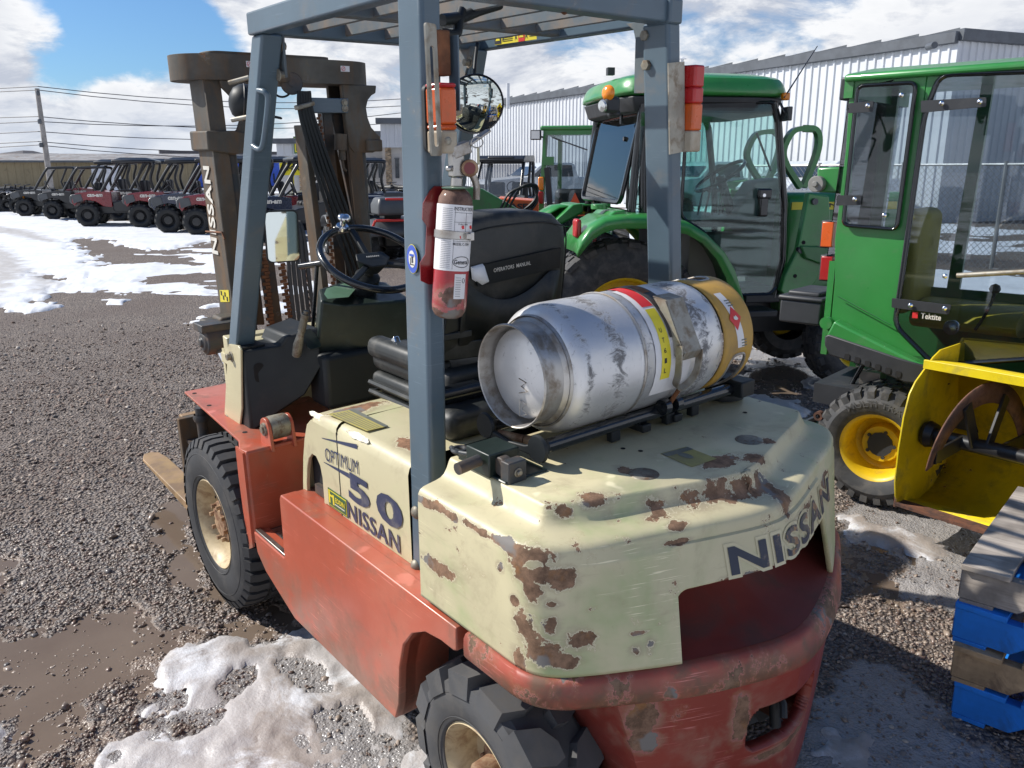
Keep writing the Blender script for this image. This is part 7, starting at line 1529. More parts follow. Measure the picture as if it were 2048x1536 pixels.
b = MB(); b.lathe([(.0001, .03), (.05, .03), (.06, 0), (.05, -.02)], (.03, yc, zc), X_, 20); b.build('bearing', 'auger_black', SB, smooth=40)
for y, z in ((-.185, H_ * .62), (-.19, H_ * .40), (.12, H_ * .97)): b = MB(); b.cyl((-.006, y, z), (-.0085, y, z), .008, 10); b.build('bolt_hole', 'auger_rust', SB)
b = MB(); b.box((Wb * .52, yc, zc), (.14, .14, .16)); b.cyl((Wb * .52, .25, zc), (Wb * .52, yc, zc), .04, 14); b.build('gearbox', 'auger_black', SB, bevel=.01)

# ---- far cab tractor seen from the back between the seat and the large tractor
o3 = W(1148, 430, 9.5); o3.z = zg(o3.x, o3.y); M4 = frame(o3, rad(80)); L4 = Loc(M4)
T3 = empty('rear_cab_tractor', 'green framed cab tractor seen from behind with orange triangle in its window', 'tractor', mw=M4, group='green tractors parked on the lot')
def p4(px, py, x=-.30): return L4(px, py, 'x', x)
zt4 = p4(1150, 258).z; yl4, yr4 = p4(1092, 300).y, p4(1206, 300).y
for s in (1, -1): tyre_wheel(T3, (0, .62 * s, .52), .52, .32, .27, s, 20, style='bar')
for s in (1, -1): tyre_wheel(T3, (1.7, .55 * s, .33), .33, .2, .17, s, 16, style='bar')
for y in (yl4, yr4): b = MB(); b.bar((-.30, y, zt4), (-.34, y + (.05 if y > 0 else -.05) * 1, 1.05), .05, .05, up=(0, 1, 0)); b.build('cab_post', 'jd_green', T3); b = MB(); b.bar((1.0, y, zt4 - .05), (1.0, y, 1.0), .05, .05, up=(0, 1, 0)); b.build('cab_post', 'jd_green', T3); b = MB(); b.bar((-.30, y, zt4 - .02), (1.0, y, zt4 - .05), .05, .05); b.build('roof_rail', 'jd_green', T3)
b = MB(); b.box((.35, (yl4 + yr4) / 2, zt4 + .01), (1.4, abs(yl4 - yr4) + .12, .05)); b.build('roof', 'jd_green', T3, bevel=.015); b = MB(); b.bar((-.32, yl4, zt4 - .03), (-.32, yr4, zt4 - .03), .03, .06); b.build('rear_beam', 'jd_green', T3)
poly_part([(-.33, yl4, zt4 - .05), (-.33, yr4, zt4 - .05), (-.36, yr4, .95), (-.36, yl4, .95)], .004, 'rear_glass', 'glass_dark', T3)
b = MB(); b.box((.3, 0, .85), (1.5, .9, .35)); b.box((1.7, 0, .85), (1.2, .5, .55)); b.box((0, 0, .5), (.6, .8, .3)); b.build('body', 'jd_green_dull', T3, bevel=.03)
b = MB(); b.box((.25, 0, 1.15), (.15, .5, .6)); b.box((.4, 0, .95), (.4, .5, .15)); b.build('seat', 'dark_plastic', T3, bevel=.05)
for (px, py) in ((1082, 367), (1193, 366)): b = MB(); q = p4(px, py, -.40); b.box(q, (.05, .06, .14)); b.build('indicator', 'lens_amber', T3, bevel=.012); b = MB(); b.box(q + Vector((0, 0, -.15)), (.05, .06, .13)); b.build('rear_lamp', 'lens_red', T3, bevel=.01)
b = MB(); tri = [p4(1150, 385, -.42), p4(1128, 432, -.42), p4(1172, 432, -.42)]; b.add(tri, [(0, 1, 2)]); mat('triangle_orange', (.75, .10, .03), .5); o_ = b.build('slow_triangle', 'triangle_orange', T3, recalc=False)
for (px, py, sg) in ((1072, 270, 1), (1196, 262, 1)): b = MB(); q = p4(px, py, -.45); b.box(q, (.08, .11, .10)); b.tube([q, q + Vector((.10, -.06 if px < 1100 else .02, -.02))], .012, 6); lm_ = b.build('work_lamp', 'dark_plastic', T3, bevel=.008); b = MB(); b.box(q + Vector((-.042, 0, 0)), (.004, .09, .08)); b.build('lamp_lens', 'lens_clear', lm_)
for px in (1086, 1180): b = MB(); b.bar(p4(px, 322, -.38), p4(px + 22, 322, -.38), .05, .09); b.build('cab_hinge', 'jd_green', T3); b = MB(); b.bar(p4(px + 8, 335, -.38), p4(px + 16, 440, -.38), .06, .04, up=(1, 0, 0)); b.build('lift_strut', 'dark_plastic', T3)
b = MB(); b.tube([p4(1105, 275, -.36), p4(1175, 300, -.36)], .008, 6); b.build('rear_wiper', 'gunmetal', T3)
# ================================================================== background
mat('metal_white', (.62, .64, .67), .45, var=.04, vs=.5, dirt=.15, dirtcol=(.45, .46, .48)); mat('metal_white2', (.55, .57, .60), .45, var=.04, vs=.5)
mat('trim_grey', (.09, .10, .115), .5); mat('stucco', (.46, .45, .44), .85, var=.06, bump=.1); mat('window_dark', (.03, .04, .05), .1, coat=.5); mat('stone', (.33, .25, .17), .85, var=.35, vs=6, bump=.4)
mat('tan_wall', (.24, .195, .115), .6, var=.08, vs=.6, dirt=.2); mat('tan_roof', (.30, .29, .275), .5, var=.2, vs=.8, dirt=.5, dirtcol=(.17, .11, .08)); mat('roof_dark', (.10, .095, .10), .8); mat('blue_wall', (.03, .10, .52), .5)
mat('white_wall', (.62, .64, .68), .6); mat('pole_wood', (.30, .28, .26), .85, var=.2, vs=3, bump=.3, streak=(1, 1, .1)); mat('wire', (.06, .06, .07), .6)
mat('utv_black', (.014, .015, .017), .4, var=.15, coat=.2); mat('utv_red', (.20, .007, .014), .28, coat=.6); mat('utv_grey', (.075, .08, .085), .4); mat('utv_navy', (.010, .018, .045), .25, coat=.6); mat('utv_tyre', (.018, .019, .020), .75, var=.2, bump=.2)
mat('utv_seat', (.03, .03, .032), .6); mat('atv_red', (.60, .035, .025), .35, coat=.3); mat('shock_orange', (.65, .25, .02), .4); mat('truck_white', (.62, .66, .68), .3, coat=.5); mat('truck_black', (.025, .022, .026), .3, coat=.5); mat('kubota_orange', (.60, .10, .02), .4, coat=.3)
mat('headlight', (.5, .5, .52), .15, .5, coat=.5); mat('wood_grey', (.33, .29, .25), .85, var=.35, vs=7, dirt=.5, dirtcol=(.20, .17, .15), bump=.3, bs=40, streak=(.2, 3, 3)); mat('wood_brown', (.42, .29, .17), .85, var=.3, vs=6, dirt=.5, dirtcol=(.15, .10, .07), bump=.3, bs=40)
mat('wood_blue', (.012, .20, .72), .55, var=.18, vs=5, dirt=.35, dirtcol=(.02, .10, .30), chips=.22, chipcol=(.45, .42, .40), chipscale=7, bump=.25, bs=40); mat('ski_yellow', (.85, .72, .02), .5); mat('fence_metal', (.30, .30, .30), .5, .6)
glass_mat('glass_far', (.55, .6, .62), .25); glass_mat('plastic_sheet', (.80, .80, .82), .45, .12)

def ribbed_wall(p, q, z0, z1, m, parent, pitch=.30, name='wall_panel', hole=None, ztop=None):
    """corrugated sheet wall from p to q; each rib stands proud of the sheet"""
    p, q = Vector((p.x, p.y, 0)), Vector((q.x, q.y, 0)); d = q - p; L = d.length; d.normalize(); nrm = d.cross(Z_); n = max(2, int(L / pitch)); b = MB(); pts = []
    if nrm.dot(CAM_W - p) < 0: nrm = -nrm
    for k in range(n):
        for f, o in ((0, 0), (.62, 0), (.70, .05), (.90, .05)): pts.append((min(L, (k + f) * L / n), o))
    pts.append((L, 0)); zt_ = (lambda t: z1) if ztop is None else ztop
    lo = [p + d * t + nrm * o + Z_ * z0 for t, o in pts]; hi = [p + d * t + nrm * o + Z_ * zt_(t / L) for t, o in pts]; n = len(pts)
    b.add(lo + hi, [(i, i + 1, n + i + 1, n + i) for i in range(n - 1)]); return b.build(name, m, parent, recalc=False)
def at(px, D, z=0.0): p = W(px, 340, D); return Vector((p.x, p.y, z))

# ---- long white building on the right
DC = 27.0; cor = at(1884, DC); 
zc_ = W(1884, 66, DC).z
# the left wall runs away towards the far left; the second wall to the right is nearly square to the view
far_p = None
D2 = 58.0; far_p = at(905, D2); rgt = at(2500, 33.0)
BW = empty('white_building', 'long white corrugated metal building with dark grey roof edge behind the tractors', 'building', loc=(0, 0, 0))
zf = W(905, 183, D2).z; ztl = lambda t: zc_ + (zf - zc_) * 0
zc_ = (W(1884, 66, DC).z)
# keep the eave level: solve the far distance for the same height
k_ = (zc_ - 1.66)
ribbed_wall(cor, far_p, -.1, zc_ - .25, 'metal_white', BW, pitch=.33)
ribbed_wall(cor, rgt, -.1, zc_ - .15, 'metal_white2', BW, pitch=.30)
def edge(p, q, z, name, m, par, w_=.35, h_=.35, over=.25):
    p, q = Vector((p.x, p.y, z)), Vector((q.x, q.y, z)); b = MB(); b.bar(p, q, w_, h_); return b.build(name, m, par, bevel=.02, seg=1)
edge(cor, far_p, zc_ - .12, 'roof_edge', 'trim_grey', BW); edge(cor, rgt, zc_ - .05, 'roof_edge', 'trim_grey', BW)
b = MB(); d_ = (far_p - cor).normalized(); nn = 26; Lw = (far_p - cor).length
for k in range(nn): a = cor + d_ * (Lw * k / nn) + Z_ * (zc_ + .05); c_ = cor + d_ * (Lw * (k + .97) / nn) + Z_ * (zc_ + .05); bb_ = MB(); bb_.hexa([a, a + HF * .5, a + HF * .5 + Z_ * .12, a + Z_ * .11], [c_, c_ + HF * .5, c_ + HF * .5 + Z_ * .03, c_ + Z_ * .02]); bb_.build('roof_sheet', 'trim_grey', BW)
b = MB(); q = [cor, far_p, far_p + HF * 18 + HR * 4, rgt + HF * 10]; b.add([Vector((p.x, p.y, zc_ + .04 + (1.5 if i > 1 else 0))) for i, p in enumerate(q)], [(0, 1, 2, 3)]); b.build('roof', 'trim_grey', BW)
wl_ = W(1975, 105, 29.5); b = MB(); b.bar(wl_, wl_ + HR * .5 + Z_ * .35 - HF * .4, .25, .12); b.build('wall_lamp', 'trim_grey', BW)
wl_ = W(1856, 94, 26.4); b = MB(); b.cyl(wl_, wl_ - HF * .4, .10, 12); b.build('wall_lamp', 'trim_grey', BW)
b = MB(); v0 = W(1016, 185, 45); b.cyl(v0 - Z_ * .8, v0 + Z_ * .45, .09, 10); b.build('vent_pipe', 'metal_white', BW)
b = MB(); v0 = W(1365, 118, 36); b.cyl(v0 - Z_ * .5, v0, .06, 8); b.lathe([(.0001, .08), (.2, .0), (.0001, -.02)], v0, Z_, 12); b.build('vent_pipe', 'metal_white', BW)
# ---- dealership building further left
BD = empty('dealership_building', 'grey showroom building with ribbed metal parapets, slit windows and deer sign', 'building')
D0 = 44.0
def fw(p0, p1, ytop, ybot, D, m, name, dep=6): 
    a, c = at(p0, D), at(p1, D); zt_ = W((p0 + p1) / 2, ytop, D).z; zb_ = W((p0 + p1) / 2, ybot, D).z; return a, c, zt_, zb_
zbase = -.1
a, c, zt_, zb_ = fw(700, 765, 265, 298, D0, 0, 0); 
for (p0, p1, yt, yb, D) in ((556, 700, 286, 312, D0 + 3), (690, 767, 272, 298, D0), (764, 900, 246, 295, D0 - 1)):
    a, c = at(p0, D), at(p1, D); zt_, zb_ = W(p0, yt, D).z, W(p0, yb, D).z; ribbed_wall(a, c, zb_, zt_, 'metal_white2', BD, pitch=.42, name='parapet'); b = MB(); b.bar(Vector((a.x, a.y, zt_ + .1)) - HR * .2, Vector((c.x, c.y, zt_ + .1)) + HR * .1, .5, .28); b.build('parapet_cap', 'trim_grey', BD, bevel=.02)
    b = MB(); b.hexa([Vector((a.x, a.y, -.1)) + HF * .3, Vector((c.x, c.y, -.1)) + HF * .3, Vector((c.x, c.y, -.1)) + HF * 9, Vector((a.x, a.y, -.1)) + HF * 9], [Vector((a.x, a.y, zb_ + .02)) + HF * .3, Vector((c.x, c.y, zb_ + .02)) + HF * .3, Vector((c.x, c.y, zb_ + .02)) + HF * 9, Vector((a.x, a.y, zb_ + .02)) + HF * 9]); b.build('wall', 'stucco', BD)
    b = MB(); b.hexa([Vector((a.x, a.y, zb_)) + HF * .3, Vector((c.x, c.y, zb_)) + HF * .3, Vector((c.x, c.y, zb_)) + HF * 9, Vector((a.x, a.y, zb_)) + HF * 9], [Vector((a.x, a.y, zt_)) + HF * .3, Vector((c.x, c.y, zt_)) + HF * .3, Vector((c.x, c.y, zt_)) + HF * 9, Vector((a.x, a.y, zt_)) + HF * 9]); b.build('upper_wall', 'stucco', BD)
for k, px in enumerate((718, 731, 745, 759, 793)):
    D = D0 if px < 765 else D0 - 1; p = W(px, 332, D) - HF * (.0 if px < 765 else .0) + HF * .27; b = MB(); b.box((0, 0, 0), (.001, .001, .001)) if 0 else b.hexa([p - HR * .10 - Z_ * .6, p + HR * .10 - Z_ * .6, p + HR * .10 - Z_ * .6 - HF * .04, p - HR * .10 - Z_ * .6 - HF * .04], [p - HR * .10 + Z_ * .35, p + HR * .10 + Z_ * .35, p + HR * .10 + Z_ * .35 - HF * .04, p - HR * .10 + Z_ * .35 - HF * .04]); wn = b.build('window', 'window_dark', BD); b = MB(); b.bar(p - HF * .05 - HR * .13 + Z_ * .38, p - HF * .05 + HR * .13 + Z_ * .38, .06, .05); b.build('frame', 'trim_grey', wn)
for px, D in ((776, D0 - 1), (601, D0 + 3)):
    for k in range(14):
        for j in range(2): p = W(px + j * 5 - 2, 345, D) + HF * .26; bb_ = MB(); bb_.box((p.x, p.y, .2 + k * .22 + j * .08), (.16 + .05 * ((k * 7 + j) % 3), .16, .19), Matrix.Rotation(YAW - PI / 2 + 1.57, 3, 'Z')); bb_.build('stone', 'stone', BD)
sp_ = W(602, 290, D0 + 2.9); b = MB(); b.hexa([sp_ - HR * .40 - Z_ * .45, sp_ + HR * .40 - Z_ * .45, sp_ + HR * .40 - Z_ * .45 + HF * .1, sp_ - HR * .40 - Z_ * .45 + HF * .1], [sp_ - HR * .40 + Z_ * .45, sp_ + HR * .40 + Z_ * .45, sp_ + HR * .40 + Z_ * .45 + HF * .1, sp_ - HR * .40 + Z_ * .45 + HF * .1]); sg = b.build('deer_sign', 'print_yellow' if 0 else 'jd_green_dull', BD)
b = MB(); sp_ = sp_ - HF * .03
def spp(x, z): return sp_ + HR * x + Z_ * z
b.add([spp(-.34, -.38), spp(.34, -.38), spp(.34, .38), spp(-.34, .38), spp(-.28, -.32), spp(.28, -.32), spp(.28, .32), spp(-.28, .32)], [(0, 1, 5, 4), (1, 2, 6, 5), (2, 3, 7, 6), (3, 0, 4, 7)])
b.add([spp(-.24, -.02), spp(-.05, .06), spp(.10, .10), spp(.20, -.02), spp(.24, -.12), spp(.12, -.06), spp(-.05, -.08), spp(-.18, -.16)], [tuple(range(8))]); b.add([spp(.06, .08), spp(.02, .18), spp(.08, .27), spp(.14, .26), spp(.16, .12)], [tuple(range(5))]); b.add([spp(-.24, .0), spp(-.20, -.22), spp(-.14, -.22), spp(-.12, -.05)], [tuple(range(4))]); b.build('leaping_deer', 'print_yellow', sg, recalc=False)
SK = empty('yellow_sign', 'small yellow ski-doo sign on the showroom wall', 'sign'); sp_ = W(583, 336, 40); b = MB(); b.hexa([sp_ - HR * .55 - Z_ * .33, sp_ + HR * .55 - Z_ * .33, sp_ + HR * .55 - Z_ * .33 + HF * .08, sp_ - HR * .55 - Z_ * .33 + HF * .08], [sp_ - HR * .55 + Z_ * .33, sp_ + HR * .55 + Z_ * .33, sp_ + HR * .55 + Z_ * .33 + HF * .08, sp_ - HR * .55 + Z_ * .33 + HF * .08]); b.bar(sp_ - Z_ * .3 + HF * .1, sp_ - Z_ * 1.8 + HF * .1, .1, .1, up=HF); b.build('panel', 'ski_yellow', SK); letters('sign_lettering', 'ski-doo', sp_ - HF * .02 + Z_ * .05, HR, Z_, .9, .34, 'print_black', SK, bold=.03, lift=.01)
# ---- tan building, blue block, dark hip roofs
BT = empty('tan_building', 'long low tan metal building with pale streaked roof behind the parked vehicles', 'building'); Dt = 62.0
a, c = at(-700, Dt), at(392, Dt + 4); ze = W(100, 322, Dt).z; ribbed_wall(a, c, -.1, ze, 'tan_wall', BT, pitch=.6)
b = MB(); zr_ = W(100, 306, Dt + 6).z; b.add([Vector((a.x, a.y, ze)) - HF * .3, Vector((c.x, c.y, ze)) - HF * .3, Vector((c.x, c.y, zr_)) + HF * 6, Vector((a.x, a.y, zr_)) + HF * 6], [(0, 1, 2, 3)]); b.build('roof', 'tan_roof', BT, recalc=False); b = MB(); b.bar(Vector((a.x, a.y, ze)) - HF * .3, Vector((c.x, c.y, ze)) - HF * .3, .15, .15); b.build('gutter', 'trim_grey', BT)
dr = W(213, 365, Dt - .2); b = MB(); b.hexa([dr - HR * 1.0 - Z_ * 1.2, dr + HR * 1.0 - Z_ * 1.2, dr + HR * 1.0 - Z_ * 1.2 + HF * .2, dr - HR * 1.0 - Z_ * 1.2 + HF * .2], [dr - HR * 1.0 + Z_ * 1.2, dr + HR * 1.0 + Z_ * 1.2, dr + HR * 1.0 + Z_ * 1.2 + HF * .2, dr - HR * 1.0 + Z_ * 1.2 + HF * .2]); b.build('door', 'white_wall', BT)
for (pk, pl_, pr_, yp, yb) in ((8, -90, 50, 299, 315), (62, 44, 86, 305, 314)):
    HB = empty('dark_roofed_house', 'dark hip roof showing over the tan building' + (', larger of the two' if pk == 8 else ', smaller of the two beside the pole'), 'house'); D = 90
    pa, pc, pt = at(pl_, D), at(pr_, D), at(pk, D); zb_, zp = W(0, yb + 3, D).z, W(0, yp, D).z; b = MB(); A = [Vector((p.x, p.y, zb_)) for p in (pa, pc, pc + HF * 10, pa + HF * 10)]; R2 = [Vector((pt.x, pt.y, zp)) + HF * 4, Vector((pt.x, pt.y, zp)) + HF * 6]
    b.add(A + R2, [(0, 1, 4), (1, 2, 5, 4), (2, 3, 5), (3, 0, 4, 5)]); b.build('roof', 'roof_dark', HB, recalc=False); b = MB(); b.hexa([p - Z_ * (zb_ + .1) for p in A], A); b.build('wall', 'stucco', HB)
BL = empty('blue_building', 'tall white and bright blue apartment block far behind the parked vehicles', 'building'); D = 85; a, c = at(322, D), at(560, D + 6); zt_, zm = W(380, 304, D).z, W(380, 322, D).z
b = MB(); b.hexa([a, c, c + HF * 12, a + HF * 12], [p + Z_ * zt_ for p in (a, c, c + HF * 12, a + HF * 12)]); b.build('wall', 'white_wall', BL)
a2, c2 = at(348, D) - HF * .3, at(560, D + 5.6) - HF * .3; b = MB(); b.hexa([a2, c2, c2 + HF * .2, a2 + HF * .2], [p + Z_ * zm for p in (a2, c2, c2 + HF * .2, a2 + HF * .2)]); b.build('blue_cladding', 'blue_wall', BL)
for r_ in range(4):
    for k in range(9): p = a.lerp(c, .04 + k * .105) - HF * .35; zz_ = zt_ - .9 - r_ * 1.7; b = MB(); b.hexa([p + Z_ * (zz_ - .5), p + HR * .9 + Z_ * (zz_ - .5), p + HR * .9 + Z_ * (zz_ - .5) + HF * .1, p + Z_ * (zz_ - .5) + HF * .1], [p + Z_ * (zz_ + .5), p + HR * .9 + Z_ * (zz_ + .5), p + HR * .9 + Z_ * (zz_ + .5) + HF * .1, p + Z_ * (zz_ + .5) + HF * .1]); b.build('window', 'window_dark', BL)
b = MB(); b.bar(Vector((a.x, a.y, zt_)), Vector((c.x, c.y, zt_)), .6, .3); b.build('roof_edge', 'roof_dark', BL)
# ---- utility pole and wires
UP = empty('utility_pole', 'weathered wooden utility pole leaning by the tan building', 'pole'); Dp = 48.0; pt, pb = W(74, 177, Dp), at(97, Dp, -.1); b = MB(); b.tube([pb, pt], [.17, .12], 12); b.build('pole_shaft', 'pole_wood', UP, smooth=50)
for (px, py) in ((76, 186), (79, 243), (82, 290)): q = W(px, py, Dp - .2); b = MB(); b.box(q, (.18, .18, .25)); b.build('insulator', 'trim_grey', UP, bevel=.04)
def wire(y0, ym, y1, y2, D=Dp, x0=-500, xm=76, x1=800, sag=.5, tiltD=0):
    """cable running past the pole from the left to the right"""
    b = MB(); A, M_, B_ = W(x0, y0, D + 6), W(xm, ym, D), W(x1, y1, D + 10); C_ = W(1900, y2, D + 30)
    for (p, q, sg) in ((A, M_, .25), (M_, B_, sag), (B_, C_, sag)):
        pts = [p.lerp(q, k / 8) - Z_ * (sg * 4 * (k / 8) * (1 - k / 8)) for k in range(9)]; b.tube(pts, .022, 4, cap=False)
    o_ = b.build('power_line', 'wire'); return o_
WL = [(172, 173, 198, 240, 'topmost'), (177, 180, 212, 262, 'second from the top'), (240, 243, 226, 240, 'third from the top, just above the low crossing'), (222, 233, 245, 250, 'fourth from the top'), (262, 263, 262, 262, 'fifth from the top'), (282, 283, 292, 300, 'sixth from the top'), (295, 290, 310, 320, 'lowest')]
for y0, ym, y1, y2, nm in WL: tag(wire(y0, ym, y1, y2), 'thin dark power line across the sky, ' + nm, 'power line', 'power lines across the sky')

# ---- parked side-by-side vehicles (front faces the left end of the row)
def utv(body, lab, roof=True, col='utv_red'):
    t = empty('side_by_side', lab, 'off-road vehicle', group='off-road vehicles parked in a row'); wb, tr, R = 2.05, .62, .36
    for i, x in enumerate((0, wb)):
        for s in (1, -1): tyre_wheel(t, (x, (tr + .12) * s, R), R, .26, .19, s, 14, m_t='utv_tyre', m_r='utv_black', style='bar', dish=.04, holes=5, hubm='utv_black')
    # x=wb is the front axle
    b = MB(); b.box((1.05, 0, .50), (2.3, .9, .24)); b.box((.0, 0, .55), (.5, .9, .3)); b.box((wb, 0, .55), (.5, .8, .3)); b.build('underbody', 'utv_black', t, bevel=.03)
    hood = [(1.35, 1.02), (1.75, 1.06), (2.30, 1.00), (2.42, .92), (2.45, .72), (2.38, .62), (2.30, .74), (2.05, .80), (1.80, .76), (1.62, .62), (1.40, .58), (1.35, .60)]
    b = MB()
    b.prism(hood, (0, -.66, 0), X_, Z_, Y_, 1.32); b.build('hood', col, t, bevel=.04, seg=3)
    b = MB(); b.prism([(2.44, .96), (2.50, .92), (2.52, .74), (2.46, .68), (2.30, .80), (2.30, .98)], (0, -.62, 0), X_, Z_, Y_, 1.24); b.build('front_fascia', 'utv_grey', t, bevel=.03, seg=3)
    for s in (1, -1):
        b = MB(); b.prism([(2.14, .78), (2.40, .70), (2.44, .95), (2.18, .97)], (0, .655 * s, 0), X_, Z_, Y_ * s, .02); b.build('side_trim', 'utv_grey', t, bevel=.008)
        b = MB(); b.box((2.47, .44 * s, .86), (.10, .22, .10)); b.build('headlight', 'headlight', t, bevel=.02)
        o_ = Vector((1.80, .664 * s, .93)); letters('hood_lettering', 'can-am', o_, X_ * (-1 if s > 0 else 1), Z_, .42, .085, 'print_white', t, bold=.04, lift=.003, shear=.15)
    b = MB(); b.prism([(-.55, 1.0), (.30, 1.0), (.30, .62), (-.45, .62)], (0, -.68, 0), X_, Z_, Y_, 1.36); b.build('cargo_bed', col, t, bevel=.04, seg=2)
    b = MB(); b.prism([(.32, .98), (1.34, .72), (1.34, .46), (.32, .46)], (0, -.66, 0), X_, Z_, Y_, 1.32); b.build('door_panel', 'utv_black', t, bevel=.03)
    for y in (.32, -.32): b = MB(); b.box((.75, y, .82), (.5, .46, .18)); b.box((.50, y, 1.10), (.14, .44, .50)); b.build('seat', 'utv_seat', t, bevel=.05, seg=2)
    for s in (1, -1):
        y = .62 * s; b = MB(); b.tube(spline([(1.62, y, 1.02), (1.45, y * .97, 1.30), (1.10, y * .92, 1.82), (.95, y * .92, 1.88), (.30, y * .92, 1.90), (.10, y * .94, 1.82), (.22, y * .98, 1.40), (.12, y, .95)], 5), .045, 8); b.tube([(.36, y * .92, 1.88), (.62, y * .95, 1.35), (.50, y, .98)], .038, 8); b.build('roll_cage', 'utv_black', t, smooth=50)
    b = MB()
    for x, z in ((1.08, 1.84), (.30, 1.90)): b.tube([(x, -.57, z), (x, .57, z)], .028, 8)
    b.build('cage_crossbar', 'utv_black', t, smooth=50)
    if roof: b = MB(); b.ring_loft([[Vector((x, y, z)) for x, y in ((.05, -.62), (1.26, -.62), (1.26, .62), (.05, .62))] for z in (1.86, 1.94)] + [[Vector((x, y, 2.02)) for x, y in ((.35, -.48), (1.02, -.48), (1.02, .48), (.35, .48))]]); b.build('roof', 'utv_black', t, bevel=.03, seg=2)
    b = MB(); b.tube([Vector((1.22 + .06 * math.sin(k), .32 + .16 * math.cos(k), 1.22 + .15 * math.sin(k))) for k in np.linspace(0, 6.28, 20, endpoint=False)], .014, 6, cap=False, close=True); b.tube([(1.24, .32, 1.22), (1.45, .32, 1.05)], .025, 6); b.build('steering_wheel', 'utv_black', t)
    b = MB()
    for s in (1, -1):
        for x in (0, wb): b.tube([(x + .05, .42 * s, .92), (x, .55 * s, .42)], .035, 8); b.tube([(x + .15, .2 * s, .42), (x, .55 * s, .38)], .018, 6)
    b.build('suspension', 'gunmetal', t, smooth=50); return t
def place(t, px, py, ang, sc=1.0, ref=(2.05, .0)):
    """front axle centre on the ground under a pixel, heading ang from the view's right"""
    g = G(px, py); fx_ = HR * math.cos(ang) + HF * math.sin(ang); fy_ = Z_.cross(fx_); o = g - (fx_ * ref[0] + fy_ * ref[1]) * sc; o.z = zg(o.x, o.y)
    t.matrix_world = Matrix(((fx_.x * sc, fy_.x * sc, 0, o.x), (fx_.y * sc, fy_.y * sc, 0, o.y), (fx_.z * sc, fy_.z * sc, sc, o.z), (0, 0, 0, 1)))
def recolour(t, m_from, m_to):
    for ch in t.children_recursive:
        if ch.data and ch.data.materials and ch.data.materials[0] == MATS[m_from]: ch.data = ch.data.copy(); ch.data.materials[0] = MATS[m_to]
AH = rad(180 + 14)
ur = utv('red', 'red side-by-side with roll cage at the left end of the row', roof=True); place(ur, 190, 452, AH)
specs = [('utv_red', 'red side-by-side second in the row, behind the first red one', 292, 454, AH), ('utv_navy', 'dark navy side-by-side between two red ones', 347, 464, AH), ('utv_red', 'red side-by-side just left of the rusty mast', 402, 468, AH),
         ('utv_navy', 'large black side-by-side with can-am lettering seen between the mast and the posts', 520, 480, rad(180 + 26))]
for cl, lab, px, py, a_ in specs:
    c = copy_tree(ur); c['label'] = lab; place(c, px, py, a_)
    if cl != 'utv_red': recolour(c, 'utv_red', cl)
    if px == 520: c.scale = (1, 1, 1)
for px, py, cl, lab in ((248, 446, 'utv_black', 'black side-by-side half hidden between the first two red ones'), (455, 466, 'utv_black', 'black side-by-side hidden behind the rusty mast rail'), (588, 462, 'utv_navy', 'dark side-by-side under the yellow ski-doo sign'), (160, 440, 'utv_red', 'red side-by-side tucked behind the first red one')):
    c = copy_tree(ur); c['label'] = lab; place(c, px, py - 4, AH); recolour(c, 'utv_red', cl)
g2 = utv('grey', 'dark side-by-side with tall round fenders next to the first red one', roof=False, col='utv_black')
place(g2, 118, 438, AH, .92); tag(g2, 'black side-by-side with bare cage left of the red one')
for (px, py, lab) in ((62, 432, 'black side-by-side with an orange suspension spring'), ): c = copy_tree(g2); c['label'] = lab; place(c, px, py, AH, .92); recolour(c, 'gunmetal', 'shock_orange')
wu = copy_tree(ur); wu['label'] = 'white-roofed side-by-side seen over the steering wheel, farther back'; place(wu, 640, 452, rad(180 + 20)); recolour(wu, 'utv_red', 'utv_grey')
